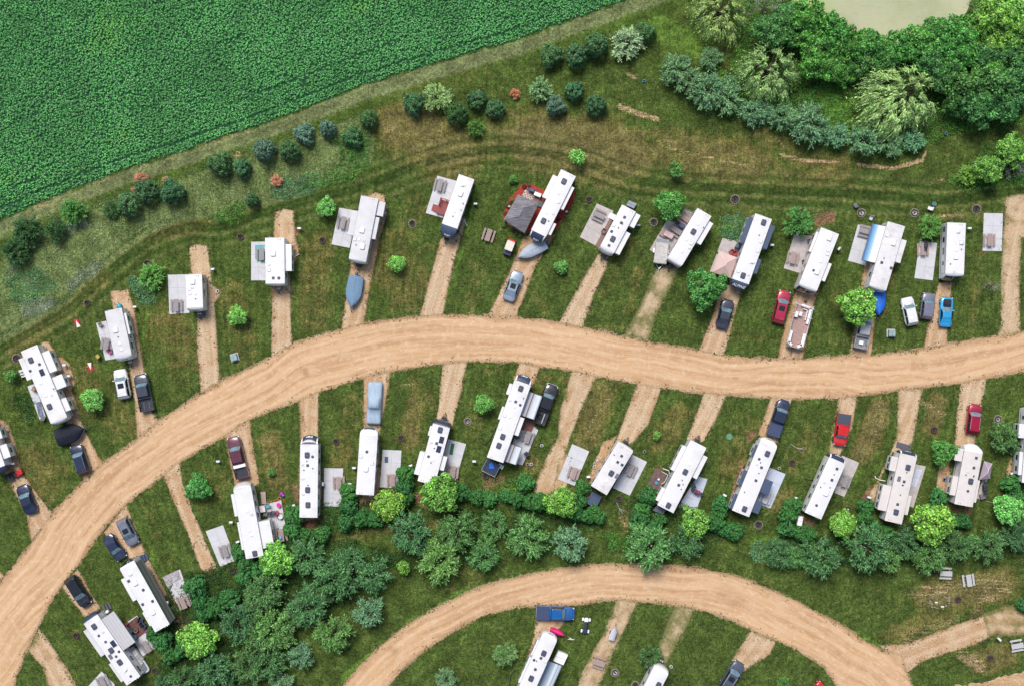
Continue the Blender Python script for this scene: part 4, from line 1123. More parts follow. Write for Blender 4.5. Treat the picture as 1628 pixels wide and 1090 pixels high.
T(3, 'shrub', 'shrub', RS, GR, 1205, 480, 74, 1240, 562, 62, 1325, 605, 62, 1258, 640, 56, 1412, 550, 64, 1000, 815, 66, 1050, 905, 58, 945, 762, 50, 1470, 262, 52, 1508, 345, 56, 1505, 415, 54, 1590, 370, 55, 1130, 860, 60)
T(3, 'maple', 'lime', 'lime green tree', 'lime green trees', 1225, 795, 118)
GL = 'large loose trees of the hedge'
LT = 'large loose blue-green tree'
T(3, 'loose', 'loose', LT, GL, 1590, 510, 105, 1470, 700, 128, 1600, 770, 115, 1330, 990, 130, 1530, 960, 115, 1130, 1050, 100, 1000, 1075, 60)
T(13, 'shrub', 'shrub', RS, GR, 265, 40, 62, 255, 120, 62, 345, 160, 54, 433, 152, 58, 580, 78, 56, 680, 66, 50, 762, 60, 54)
T(13, 'maple', 'lime', 'tall lime green tree', 'lime green trees', 160, 300, 105)
T(13, 'loose', 'loose', LT, GL, 330, 290, 120, 520, 420, 140, 745, 400, 118, 980, 140, 135, 80, 500, 125, 350, 600, 130, 100, 950, 115, 450, 500, 90, 620, 300, 90, 1100, 250, 90, 0, 640, 90, 240, 660, 80, 560, 300, 70)
T(13, 'loose', 'looseg', 'large loose green tree', GL, 1270, 130, 135, 1160, 315, 145, 1430, 290, 100, 500, 760, 118, 130, 740, 140, 1500, 90, 90, 1440, 200, 60)
T(13, 'loose', 'paleloose', 'pale feathery tree', 'pale feathery trees', 720, 635, 104, 1560, 890, 78, 300, 905, 84, 190, 1075, 74, 1200, 1045, 72)
T(13, 'sapling', 'lime', 'small bright green bush', 'saplings on the lawns', 940, 350, 46)
T(23, 'loose', 'looseg', 'large loose green tree', GL, 155, 165, 135, 900, 225, 142)
T(23, 'loose', 'paleloose', 'pale feathery tree', 'pale feathery trees', 410, 210, 115)
T(23, 'loose', 'loose', LT, GL, 1130, 195, 108)
T(23, 'shrub', 'shrub', RS, GR, 840, 60, 62, 935, 112, 62, 965, 60, 48, 445, 20, 52, 520, 40, 50, 590, 45, 46, 1310, 78, 58, 1375, 128, 50, 1432, 132, 56)
T(23, 'maple', 'lime', 'lime green tree', 'lime green trees', 1178, 68, 92)
T(23, 'loose', 'looseg', 'green young tree', 'young trees in the inner loop', 5, 890, 72)
T(23, 'loose', 'loose', 'dark blue-green young tree', 'young trees in the inner loop', 905, 900, 72)
T(33, 'shrub', 'shrub', RS, GR, 170, 30, 56, 165, 112, 62, 240, 142, 50, 300, 150, 54, 650, 45, 54, 775, 140, 54, 1188, 72, 52, 1258, 75, 50, 1622, 590, 42, 700, 110, 46)
T(33, 'maple', 'lime', 'lime green tree', 'lime green trees', 510, 85, 86, 1045, 78, 122)
T(33, 'maple', 'bright', 'light green tree', 'light green trees in the hedge', 1540, 10, 74)
T(33, 'loose', 'loose', LT, GL, 120, 270, 90, 370, 300, 120, 660, 235, 140, 900, 200, 100, 1210, 230, 100, 1410, 225, 100, 1570, 165, 92)
T(33, 'loose', 'looseg', 'large loose green tree', GL, 1040, 290, 108, 790, 310, 80, 215, 290, 70, 1310, 200, 60)
T(33, 'soft', 'green', 'low green bush', 'low bushes on the mown strip', 150, 1075, 40)
# ================================================================= CAMPERS
ROOF_H = 3.35


def frame(t, F, R, h):
    fx, fy = WT(t, *F, h); rx, ry = WT(t, *R, h)
    L = math.hypot(fx - rx, fy - ry); a = math.atan2(fy - ry, fx - rx) - math.pi / 2
    return ((fx + rx) / 2, (fy + ry) / 2), a, L


def local(t, x, y, h, loc, a):
    X, Y = WT(t, x, y, h); dx, dy = X - loc[0], Y - loc[1]
    return dx * math.cos(-a) - dy * math.sin(-a), dx * math.sin(-a) + dy * math.cos(-a)


def mats_rv():
    mat('roof_white', (.70, .70, .715), .5, var=.03, scale=.8, dirt=(.56, .55, .53), dirtamt=.7)
    mat('roof_dirty', (.66, .65, .66), .6, var=.06, scale=1.2, dirt=(.46, .45, .45), dirtamt=.85)
    mat('roof_grey', (.60, .60, .62), .6, var=.05, scale=1.0, dirt=(.46, .46, .48), dirtamt=.6)
    mat('roof_tan', (.64, .60, .58), .6, var=.04, scale=.9, dirt=(.52, .48, .46), dirtamt=.6)
    mat('wall_white', (.74, .75, .77), .35, var=.03, coat=.3)
    mat('wall_beige', (.52, .49, .45), .4, var=.04, coat=.2)
    mat('navy', (.030, .042, .085), .3, var=.12, coat=.3)
    mat('slate', (.055, .085, .150), .45, var=.12)
    mat('black_plastic', (.028, .032, .045), .4, var=.2)
    mat('ac_dark', (.055, .068, .110), .45, var=.15)
    mat('ac_white', (.84, .84, .85), .45, var=.03)
    mat('glass_dark', (.012, .018, .026), .08, var=.1, coat=.5)
    mat('rubber', (.02, .02, .02), .8)
    mat('rim', (.45, .45, .47), .3, metal=.8)
    mat('grey_frame', (.10, .10, .11), .6, metal=.3)
    mat('chassis', (.03, .03, .03), .7)
    mat('solar', (.025, .035, .075), .15, coat=.6)
    mat('steel', (.55, .56, .58), .35, metal=.7)
    mat('stripe_grey', (.16, .17, .20), .4)
    mat('stripe_red', (.40, .05, .04), .4)
    mat('green_trim', (.03, .16, .15), .4)
    mat('pale_cap', (.48,.47,.48), .4, coat=.2)
    mat('propane', (.62, .62, .63), .4)


def rowsurf(b, hw, cap, ztop, zb, zlow, rnd, off=0.0, x0=-1, x1=1, t0=0, t1=1, ny=None, y0=0.0):
    """curved nose surface, x from -1..1 across, t from 0 (roof) to 1 (foot)"""
    rows = []
    nx = 13; nt = ny or 11
    for j in range(nt):
        t = t0 + (t1 - t0) * j / (nt - 1)
        row = []
        for i in range(nx):
            u = x0 + (x1 - x0) * i / (nx - 1)
            k = 1 - rnd * abs(u) ** 2.6
            if t < .75:
                q = t / .75 * math.pi / 2
                y = cap * (math.sin(q) if zb > 1.5 else .3 * math.sin(q) + .7 * t / .75) * k; z = ztop - (ztop - zb) * (1 - math.cos(q))
            else:
                q = (t - .75) / .25
                y = cap * k * (1 - .10 * q); z = zb - (zb - zlow) * q
            row.append((u * hw * (1 - .04 * min(1, y / max(cap, .01))), y0 + y + off * .7, z + off * .7))
        rows.append(row)
    return rows


def windows(b, side, hw, y0, y1, z0, z1):
    b.box(side * (hw + .004), side * (hw + .028), y0, y1, z0, z1)


RVN = [0]


def rv(t, F, R, w, label, short, name='travel_trailer', cat='camper', kind='trailer', cap=.8, capmat='wall_white', roof='roof_white', wall='wall_white',
       items='', slides=(), hitch=True, awn=(), logo=None, stripe='stripe_grey', trim=None, seams=True, ladder=True, door=1, slmat=None):
    RVN[0] += 1; rr = random.Random(RVN[0])
    loc, a, L = frame(t, F, R, ROOF_H)
    W_ = w / ZM / S * (1 - ROOF_H / HC); hw = W_ / 2; hl = L / 2
    px, py = N(t, (F[0] + R[0]) / 2, (F[1] + R[1]) / 2)
    e = empty(name, (*loc, 0), a); tag(e, label, cat, 'campers parked on the pitches')
    if short: LM.append((px, py, short))
    zf = .55
    b = MB(); b.cur = 0
    # walls with rounded lower edge
    b.rbox(-hw, hw, -hl, hl, zf, ROOF_H - .05, .07, .03, 2)
    b.cur = 1
    for s in (-1, 1):   # painted bands along the wall
        b.box(s * (hw + .003), s * (hw + .010), -hl + .15, hl - .1, 1.02, 1.20)
        b.box(s * (hw + .003), s * (hw + .010), -hl + .3, hl - .9, 2.62, 2.70)
    b.cur = 2
    b.box(-hw + .1, hw - .1, -hl + .15, hl - .15, .38, zf)
    b.build('body', [M[wall], M[stripe], M['chassis']], e)
    # roof membrane, slightly crowned, with lap-seal seams
    b = MB(); b.sm = False
    rows = []
    for j in range(2):
        y = -hl - .02 + j * (L + .04)
        rows.append([(u * (hw + .035), y, ROOF_H + .07 * (1 - u * u) - .03) for u in (-1, -.97, -.6, -.2, .2, .6, .97, 1)])
    bot = [[(p[0], p[1], ROOF_H - .09) for p in r] for r in rows]
    n = len(rows[0])
    b.grid(rows)
    b.add([rows[0][i] for i in range(n)] + [bot[0][i] for i in range(n)], [tuple([i, i + n, i + 1 + n, i + 1]) for i in range(n - 1)])
    b.add([rows[1][i] for i in range(n)] + [bot[1][i] for i in range(n)], [tuple([i, i + 1, i + 1 + n, i + n]) for i in range(n - 1)])
    for i in (0, n - 1):
        b.add([rows[0][i], rows[1][i], bot[1][i], bot[0][i]], [(0, 1, 2, 3)])
    b.cur = 1
    if seams:
        y = -hl + rr.uniform(.8, 1.4)
        while y < hl - .5:
            b.box(-hw + .02, hw - .02, y, y + .018, ROOF_H - .02, ROOF_H + .047 if False else ROOF_H + .005); y += rr.uniform(1.15, 1.25)
    rf = b.build('roof', [M[roof], mat('seam', (.48, .48, .50), .6)], e)
    b = MB()
    for s in (-1, 1): b.box(s * (hw + .036), s * (hw + .062), -hl, hl, ROOF_H - .13, ROOF_H - .055)
    b.build('roof_gutter', M[trim or 'black_plastic'], e)
    # nose
    rnd = dict(fifth=.48, trailer=.30, motor=.22, flat=.10)[kind]
    zb = dict(fifth=2.35, trailer=2.1, motor=1.45, flat=2.9)[kind]
    zl = 1.55 if kind == 'fifth' else zf
    b = MB(); b.sm = True
    rows = rowsurf(b, hw, cap, ROOF_H, zb, zl, rnd, y0=hl)
    b.grid(rows); b.sm = False
    for i in (0, -1):
        pts = [r[i] for r in rows] + [(rows[0][i][0], hl, zl)]
        b.add(pts, [tuple(range(len(pts)))])
    b.add([p for p in rows[-1]] + [(rows[0][-1][0], hl, zl), (rows[0][0][0], hl, zl)], [tuple(range(len(rows[-1]) + 2))])
    b.build('front_cap', M[capmat], e)
    if kind == 'motor':
        b = MB(); b.sm = True
        b.grid(rowsurf(b, hw, cap, ROOF_H, zb, zl, rnd, .02, -.93, -.04, .26, .72, 6, hl)); b.grid(rowsurf(b, hw, cap, ROOF_H, zb, zl, rnd, .02, .04, .93, .26, .72, 6, hl))
        b.build('windshield', M['glass_dark'], e)
        for s in (-1, 1):
            m = MB(); m.tube((s * hw * .9, hl + cap * .6, 2.4), (s * (hw + .28), hl + cap * .75, 2.3), .02); m.rbox(s * (hw + .28) - .1, s * (hw + .28) + .1, hl + cap * .7, hl + cap * .82, 1.95, 2.35, .04)
            m.build('mirror', M['black_plastic'], e)
    elif kind == 'trailer' and capmat != 'wall_white':
        b = MB(); b.sm = True
        b.grid(rowsurf(b, hw, cap, ROOF_H, zb, zl, rnd, .015, -.98, .98, .9, 1, 4, hl)); b.build('stone_guard', M['wall_white'], e)
    if kind == 'fifth':
        b = MB(); b.box(-.25, .25, hl + .1, hl + cap * .6, 1.15, zl); b.cyl(0, hl + cap * .5, .9, 1.2, .12)
        b.tube((-.9, hl - .25, .02), (-.9, hl - .25, 1.6), .05); b.tube((.9, hl - .25, .02), (.9, hl - .25, 1.6), .05)
        b.build('hitch', M['chassis'], e)
        # upright nose below the overhang
    elif kind != 'motor' and hitch:
        b = MB(); yh = hl + cap * .9 + 1.05
        for s in (-1, 1): b.tube((s * .7, hl + .1, .5), (0, yh, .5), .05)
        b.tube((0, yh - .1, .02), (0, yh - .1, .75), .04); b.cyl(0, yh + .05, .45, .6, .07)
        h_ = b.build('hitch', M['chassis'], e)
        b = MB()
        if capmat == 'wall_white' and kind == 'trailer' and rr.random() < .3:
            b.dome(-.16, hl + cap + .28, .55, .17, .17, .45); b.dome(.18, hl + cap + .28, .55, .17, .17, .45); b.build('propane_tank', M['propane'], h_)
        else:
            b.rbox(-.36, .36, hl + cap * .9 + .1, hl + cap * .9 + .55, .55, 1.1, .14, .1); b.build('propane_cover', M['black_plastic'], h_)
    if logo == 'visor':
        b = MB(); b.sm = True; b.grid(rowsurf(b, hw, cap, ROOF_H, zb, zl, rnd, .02, -.62, .62, .42, .8, 6, hl)); b.build('front_window', M['slate'], e)
    elif logo == 'marks':
        b = MB(); lx = 5
        col = M['ac_white'] if capmat in ('navy', 'slate', 'black_plastic') else M['stripe_grey']
        for k in range(lx):
            u = -.42 + .84 * k / lx
            g = rowsurf(b, hw, cap, ROOF_H, zb, zl, rnd, .03, u, u + .09 + .04 * (k % 2), .40, .48 + .03 * (k % 3), 3, hl); b.grid(g)
        b.build('nose_marking', col, e)
        if capmat in ('navy', 'black_plastic') and kind == 'fifth':
            b = MB(); b.grid(rowsurf(b, hw, cap, ROOF_H, zb, zl, rnd, .02, -.96, -.82, .02, .7, 8, hl)); b.grid(rowsurf(b, hw, cap, ROOF_H, zb, zl, rnd, .02, .82, .96, .02, .7, 8, hl))
            b.build('nose_edge', M['ac_white'], e)
    elif logo:
        cu = bpy.data.curves.new('lettering', 'FONT'); cu.body = logo; cu.size = .62; cu.align_x = 'CENTER'; cu.align_y = 'CENTER'; cu.extrude = .015; cu.shear = .2; cu.space_character = 1.0
        tx = bpy.data.objects.new('lettering', cu); COL.objects.link(tx); tx.parent = e
        tx.location = (0, hl + cap * .62, ROOF_H - (ROOF_H - zb) * .215 + .09); tx.rotation_euler = (math.radians(34), 0, math.pi)
        tx.data.materials.append(M['ac_white'])
        dg = bpy.context.evaluated_depsgraph_get(); me = bpy.data.meshes.new_from_object(tx.evaluated_get(dg)); mo = bpy.data.objects.new('lettering', me); COL.objects.link(mo)
        mo.parent = e; mo.location = tx.location; mo.rotation_euler = tx.rotation_euler; bpy.data.objects.remove(tx)
    # side openings
    for s in (-1, 1):
        spans = []
        for sl in slides:
            lx1, ly1 = local(t, sl[0], sl[1], 2.9, loc, a); lx2, ly2 = local(t, sl[2], sl[3], 2.9, loc, a)
            if (lx1 + lx2 > 0) == (s > 0): spans.append((min(ly1, ly2), max(ly1, ly2)))
        y = -hl + .5; k = 0
        while y < hl - 1.0:
            ww = rr.choice([.55, .75, 1.0])
            if not any(p < y + ww + .1 and q > y - .1 for p, q in spans):
                wb = MB(); windows(wb, s, hw, y, y + ww, 1.75, 2.4); wf = wb.build('window', M['black_plastic'], e)
                wb = MB(); windows(wb, s, hw + .02, y + .05, y + ww - .05, 1.8, 2.35); wb.build('pane', M['glass_dark'], wf)
            y += ww + rr.uniform(.6, 1.3)
        if s == door:
            y = rr.uniform(-.2, .15) * L
            for _ in range(20):
                if any(p < y + .8 and q > y - .1 for p, q in spans): y += .5
            if y < hl - .9:
                d = MB(); d.box(s * (hw + .005), s * (hw + .04), y, y + .68, .75, 2.6); dd = d.build('door', M['wall_white'], e)
                d = MB(); d.box(s * (hw + .04), s * (hw + .055), y + .15, y + .53, 1.75, 2.35); d.build('door_window', M['glass_dark'], dd)
    # slide-outs
    for sl in slides:
        lx1, ly1 = local(t, sl[0], sl[1], 2.95, loc, a); lx2, ly2 = local(t, sl[2], sl[3], 2.95, loc, a)
        s = 1 if lx1 + lx2 > 0 else -1; out = max(abs(lx1), abs(lx2)) * .5 + min(abs(lx1), abs(lx2)) * .5
        out = max(out, hw + .25); y0, y1 = min(ly1, ly2), max(ly1, ly2)
        b = MB(); xa, xb = sorted((s * (hw - .05), s * out)); b.rbox(xa, xb, y0, y1, .85, 2.9, .03, .02, 1)
        b.cur = 1; b.box(s * (out + .002), s * (out + .008), y0 + .06, y1 - .06, 1.05, 1.2); b.box(s * (out + .002), s * (out + .008), y0 + .06, y1 - .06, 2.5, 2.56)
        so = b.build('slide_out', [M[wall], M[stripe]], e)
        b = MB(); xa, xb = sorted((s * (hw - .02), s * (out + .05)))
        b.rbox(xa, xb, y0 - .05, y1 + .05, 2.9, 2.985, .03, .02, 1)
        rfm = sl[4] if len(sl) > 4 else (slmat or roof)
        b.build('slide_roof', M[rfm], so)
        n = 1 if y1 - y0 < 2 else (2 if y1 - y0 < 3.4 else 3)
        for k in range(n):
            c = y0 + (y1 - y0) * (k + .5) / n; b = MB(); windows(b, s, out, c - .38, c + .38, 1.7, 2.3); b.build('window', M['glass_dark'], so)
    # roof gear
    for it in items.split():
        k = it[0]; x, y = [float(v) for v in it[1:].split(',')]
        lx, ly = local(t, x, y, ROOF_H + .1, loc, a); z = ROOF_H + .01; b = MB()
        if k in 'AVO':   # sealant flange round the pale fittings
            q = dict(A=(.43, .52), V=(.26, .26), O=(.36, .36))[k]; b.rbox(lx - q[0], lx + q[0], ly - q[1], ly + q[1], z - .01, z + .018, .08, .004); b.build('flange', mat('sealant', (.40, .40, .42), .7), e); b = MB()
        if k in 'aA':
            b.rbox(lx - .36, lx + .36, ly - .44, ly + .44, z, z + .27, .16, .09); b.cur = 1
            b.box(lx - .24, lx + .24, ly - .445 - .004, ly - .44, z + .05, z + .14); b.box(lx - .2, lx + .2, ly - .02, ly + .02, z + .266, z + .273)
            b.build('air_conditioner', [M['ac_dark' if k == 'a' else 'ac_white'], M['stripe_grey']], e)
        elif k in 'vV':
            b.rbox(lx - .2, lx + .2, ly - .2, ly + .2, z, z + .12, .05, .04); b.build('roof_vent', M['ac_dark' if k == 'v' else 'ac_white'], e)
        elif k in 'oO':
            r_ = .21 if k == 'o' else .3; b.cyl(lx, ly, z, z + .06, r_); b.dome(lx, ly, z + .06, r_, r_, .1 if k == 'o' else .25); b.build('roof_dome' if k == 'o' else 'satellite_dome', M['ac_dark' if k == 'o' else 'ac_white'], e)
        elif k == 's':
            b.box(lx - .33, lx + .33, ly - .5, ly + .5, z + .05, z + .09); b.cur = 1; b.box(lx - .35, lx + .35, ly - .52, ly + .52, z + .03, z + .05); b.build('solar_panel', [M['solar'], M['steel']], e)
        elif k == 'd':
            b.cyl(lx, ly, z - .03, z + .14, .065, n=8); b.cyl(lx, ly, z + .14, z + .17, .09, n=8); b.build('vent_pipe', M['black_plastic'], e)
        elif k == 'g':
            b.rbox(lx - .2, lx + .2, ly - .14, ly + .14, z, z + .08, .03, .02); b.build('refrigerator_vent', mat('pale_grey', (.55, .58, .58), .5), e)
        elif k == 'k':
            b.rbox(lx - .26, lx + .26, ly - .4, ly + .4, z, z + .1, .08, .05); b.build('skylight', mat('smoked_skylight', (.16, .16, .2), .2, coat=.4), e)
        elif k == 't':
            b.cyl(lx, ly, z, z + .3, .02, n=6); b.tube((lx - .45, ly - .2, z + .3), (lx + .45, ly + .25, z + .33), .03); b.box(lx - .16, lx + .16, ly - .1, ly + .1, z + .28, z + .36); b.build('antenna', M['ac_white'], e)
    # markers on the rear edge of the roof
    for u in (-.2, .12):
        b = MB(); b.box(u - .03 - hw * .45, u + .03 - hw * .45, -hl + .16, -hl + .32, ROOF_H, ROOF_H + .055); b.build('marker_lamp', M['stripe_grey'], e)
    if ladder:
        b = MB(); lx = hw * .55
        for s in (-.2, .2):
            b.tube((lx + s, -hl - .12, .9), (lx + s, -hl - .12, 3.42), .02); b.tube((lx + s, -hl - .12, 3.42), (lx + s, -hl + .15, ROOF_H + .02), .02)
        for z in (1.1, 1.5, 1.9, 2.3, 2.7, 3.1): b.tube((lx - .2, -hl - .12, z), (lx + .2, -hl - .12, z), .016)
        b.build('ladder', M['steel'], e)
    # wheels
    ax = [-.16 * L - .45, -.16 * L + .45] if kind != 'motor' else [-hl * .5, hl * .62]
    for s in (-1, 1):
        for y in ax:
            wheel(e, s * (hw - .16), y, .37, .24)
    # awnings: outer edge p,q plus colour set
    for aw in awn:
        lx1, ly1 = local(t, aw[0], aw[1], 2.55, loc, a); lx2, ly2 = local(t, aw[2], aw[3], 2.55, loc, a)
        s = 1 if lx1 + lx2 > 0 else -1; out = (abs(lx1) + abs(lx2)) / 2; y0, y1 = min(ly1, ly2), max(ly1, ly2)
        cols = AWN[aw[4]]; n = len(cols); b = MB(); b.sm = False
        z0, z1 = ROOF_H - .12, 2.5
        def P(u): return s * (hw + .07 + (out - hw - .07) * u), z0 + (z1 - z0) * u - .10 * math.sin(math.pi * u)
        for i in range(n):
            xa, za = P(i / n); xb, zb_ = P((i + 1) / n); b.cur = i
            b.add([(xa, y0, za), (xb, y0, zb_), (xb, y1, zb_), (xa, y1, za), (xa, y0, za - .02), (xb, y0, zb_ - .02), (xb, y1, zb_ - .02), (xa, y1, za - .02)],
                  [(0, 1, 2, 3), (7, 6, 5, 4), (0, 4, 5, 1), (2, 6, 7, 3)])
        am = [mat('awning_%02d%02d%02d' % tuple(int(v * 99) for v in c), c, .7, var=.04) for c in cols]
        ao = b.build('awning', am, e)
        b = MB(); b.tube((s * out, y0 - .05, z1 - .02), (s * out, y1 + .05, z1 - .02), .05)
        for y in (y0 - .04, y1 + .04):
            b.tube((s * out, y, z1), (s * (hw + .05), y, 1.5), .03); b.tube((s * (hw + .05), y, z0 - .1), (s * out, y, z1), .025)
        b.build('awning_arm', M['grey_frame'], ao)
    return e, loc, a, hw, hl


def wheel(parent, x, y, r=.34, w=.22, rimm='rim'):
    b = MB(); b.sm = False
    R = lambda rad, xx: [(xx, y + rad * math.cos(2 * math.pi * i / 16), r + rad * math.sin(2 * math.pi * i / 16)) for i in range(16)]
    s = 1 if x > 0 else -1
    b.rings([R(r * .9, x - s * w / 2), R(r, x - s * w * .35), R(r, x + s * w * .35), R(r * .9, x + s * w / 2)])
    o = b.build('wheel', M['rubber'], parent)
    b = MB(); b.rings([R(r * .62, x + s * w * .42), R(r * .58, x + s * w * .54)]); b.build('rim', M[rimm], o)


AWN = dict(
    grey=[(.10, .11, .17), (.10, .11, .17), (.36, .37, .42), (.50, .50, .52), (.20, .12, .12), (.48, .50, .55), (.60, .62, .66), (.70, .72, .76), (.62, .70, .78), (.74, .76, .80), (.66, .72, .78), (.36, .40, .45)],
    blue=[(.72, .73, .75), (.72, .73, .75), (.72, .73, .75), (.72, .73, .75), (.72, .73, .75), (.34, .52, .66), (.22, .42, .60), (.15, .33, .52), (.09, .24, .44), (.03, .14, .34)],
    plain=[(.48, .48, .50), (.43, .43, .46)] * 5,
    silver=[(.05, .08, .13), (.05, .08, .13), (.14, .19, .26), (.22, .27, .34), (.30, .38, .46), (.38, .46, .54), (.62, .68, .74), (.60, .66, .72), (.32, .40, .48), (.50, .56, .62), (.30, .36, .42)],
    navy=[(.035, .05, .11)] * 4,
    dark=[(.03, .05, .04), (.06, .07, .05), (.03, .04, .04), (.05, .06, .045)],
)


def build_rvs():
    mats_rv()
    m = 'motorhome'
    rv(2, (-22, 790), (-150, 420), 108, 'white camper cut off by the left edge, its slide-out open', 'camper at the left edge', kind='fifth', cap=1.0, capmat='navy', slides=[(66, 716, 36, 640), (18, 600, -10, 540)], items='')
    rv(2, (362, 492), (178, 52), 106, 'long white camper with three slide-outs and a solar panel, by the left edge', 'long three-slide camper', 'fifth_wheel_camper', kind='fifth', cap=.55, items='a190,125 v242,150 o185,190 s258,200 V250,265 V282,342 g318,340 a305,410 d330,300',
       slides=[(350, 185, 300, 65), (405, 283, 382, 210), (434, 428, 405, 355), (120, 120, 165, 250)], door=-1, ladder=False)
    rv(1, (757, 1140), (697, 862), 104, 'white trailer with grey-seamed roof and one long slide-out, beside the red bean-bag board', 'grey-roofed trailer', cap=.85, roof='roof_grey', items='A712,985 d728,1028 V737,1070 V747,1105', slides=[(807, 1008, 770, 885, 'roof_white')], logo='marks', door=-1)
    rv(1, (1200, 848), (1192, 645), 100, 'short white trailer pressed against a wide concrete pad', 'short white trailer', cap=.6, items='A1187,688 g1185,728 V1168,735 V1170,762 V1203,762 d1205,795', logo='marks', door=-1)
    rv(11, (145, 700), (142, 420), 116, 'white trailer with one slide-out beside a teal picnic rug', 'trailer by the teal rug', cap=.35, roof='roof_white', items='A133,515 g108,585 V107,618 v133,667 v167,667', slides=[(245, 622, 245, 460)], door=-1)
    rv(11, (652, 555), (728, 170), 106, 'long pale trailer with three slide-outs behind the covered blue boat', 'trailer behind the boat', cap=.45, roof='roof_grey', items='A681,372 V636,430 V660,430 g693,440 A682,473 d643,462 d655,240', slides=[(825, 205, 806, 287), (785, 297, 762, 428), (622, 252, 592, 398)], door=-1)
    rv(11, (1220, 348), (1325, 45), 98, 'long white trailer with a slate-blue nose beside a red wooden deck', 'blue-nosed trailer', cap=1.7, capmat='slate', items='t1300,95 A1287,147 d1303,208 V1250,255 g1288,245 d1240,287', logo='marks', door=-1)
    rv(21, (218, 392), (402, 20), 98, 'large white fifth-wheel camper with black nose beside the shingled gazebo', 'camper beside the gazebo', 'fifth_wheel_camper', kind='fifth', cap=1.25, capmat='navy', items='a374,72 V340,200 V270,265 g308,272 a248,315 d280,316 V342,145', slides=[(307, 32, 243, 167), (435, 112, 372, 248), (325, 337, 292, 403)], logo='marks', door=-1)
    rv(21, (643, 488), (775, 238), 93, 'white trailer with seven dark roof vents and two slide-outs', 'dark-vented trailer', cap=.7, items='v748,293 v728,327 d710,358 V683,343 v668,380 a675,427 v652,467 d735,333', slides=[(842, 282, 807, 360), (783, 396, 714, 523)], door=-1, trim='black_plastic')
    rv(21, (1062, 560), (1240, 262), 98, 'white trailer with one slide-out behind the small covered pop-up trailer', 'trailer behind the pop-up', cap=.45, kind='flat', items='V1200,335 a1172,382 V1130,430 V1160,455 g1148,483 V1102,503 d1235,355', slides=[(1290, 332, 1218, 463)], door=-1)
    rv(21, (1462, 688), (1605, 288), 106, 'long white fifth-wheel camper with ALPINE on its navy nose and navy slide-out tops', 'navy-topped long camper', 'fifth_wheel_camper', kind='fifth', cap=1.2, capmat='slate', items='a1605,325 d1577,403 V1588,443 V1570,500 t1532,570 V1450,625 a1478,652 g1512,650',
       slides=[(1522, 292, 1455, 440, 'slate'), (1671, 350, 1624, 490, 'slate'), (1590, 557, 1562, 640, 'slate')], logo='ALPINE', door=-1)
    rv(31, (298, 722), (433, 377), 116, 'white motorhome with a red swoosh behind the pontoon boat', 'motorhome behind the pontoon', m, m, kind='motor', cap=.85, items='A428,420 V423,497 V417,520 V375,565 A352,628 o332,620', slides=[(345, 382, 307, 503), (440, 582, 400, 688)], stripe='stripe_red', door=-1)
    rv(31, (727, 725), (842, 335), 108, 'stained white trailer with a long blue striped awning', 'blue-awning trailer', cap=.5, roof='roof_dirty', items='A823,450 V787,405 v752,572 v810,605 d765,545', slides=[(900, 438, 866, 575)], awn=[(690, 330, 634, 555, 'blue')], logo='marks', door=-1)
    rv(31, (1201, 640), (1213, 328), 112, 'white motorhome with a wide windshield above the bright blue car', 'windshield motorhome', m, m, kind='motor', cap=1.0, items='O1222,382 O1243,452 V1213,495 A1208,535 d1243,490 d1175,580 g1200,630', door=-1)
    # lower row
    rv(2, (1492, 915), (1570, 1338), 108, 'very wide white camper with grey rounded nose beside the cluttered patio', 'camper by the cluttered patio', 'fifth_wheel_camper', kind='fifth', cap=.95, capmat='pale_cap', items='g1550,1076 V1520,1055 V1535,1176 V1550,1200 a1570,1314', slides=[(1427, 952, 1447, 1085), (1458, 1125, 1497, 1290), (1657, 1110, 1690, 1270)], stripe='stripe_grey', ladder=False)
    rv(12, (355, 642), (350, 1092), 108, 'long white camper with black nose and three dark roof units in line', 'three-unit long camper', 'fifth_wheel_camper', kind='fifth', cap=1.35, capmat='navy', items='a342,708 o375,718 v345,772 g314,770 g316,855 a345,922 g317,950 a347,1015 d322,800 d376,790 d340,745 d347,893', logo='marks')
    rv(12, (722, 585), (698, 952), 108, 'plain white camper right below the car under the pale blue cover', 'camper below the covered car', 'fifth_wheel_camper', kind='fifth', cap=1.1, items='v710,688 V673,717 A704,792 V740,760', logo='visor')
    rv(12, (1170, 528), (1075, 880), 106, 'white camper with two roof solar panels and louvred black nose', 'solar-panelled camper', kind='trailer', cap=.8, capmat='navy', items='a1162,553 s1170,615 v1140,636 s1153,672 o1090,717 V1117,738 g1107,632 d1105,755 d1125,665', slides=[(1037, 685, 1005, 823), (1100, 530, 1090, 585), (1205, 722, 1182, 803)])
    rv(22, (120, 262), (-50, 738), 104, 'longest white camper, toy hauler with striped awnings and a rear porch', 'toy hauler', 'toy_hauler_camper', kind='fifth', cap=1.2, capmat='navy', items='a108,298 v77,380 o105,400 g42,372 V10,465 V40,472 a-3,595 a-27,650 V-18,543 d125,358 V70,410',
       slides=[(42, 268, 18, 330), (0, 412, -35, 483), (127, 483, 93, 590)], awn=[(240, 347, 192, 490, 'grey'), (118, 665, 78, 768, 'grey')], logo='marks', ladder=False)
    rv(22, (752, 660), (590, 925), 110, 'stained white trailer beside the parked bicycle, dark box behind it', 'trailer by the bicycle', cap=.35, roof='roof_dirty', items='v730,714 v706,752 v733,768 a666,820 k702,838 V637,868 d683,706', ladder=False)
    rv(22, (1202, 643), (1000, 1040), 108, 'white camper with brown side deck and a teal mark on its roof', 'camper with the brown deck', kind='flat', cap=.15, items='V1147,765 a1122,812 v1082,893 a1018,1018 d1103,862 d1108,888 d1097,918', slides=[(1107, 648, 1032, 795), (975, 905, 945, 985), (1257, 722, 1192, 855)], ladder=False)
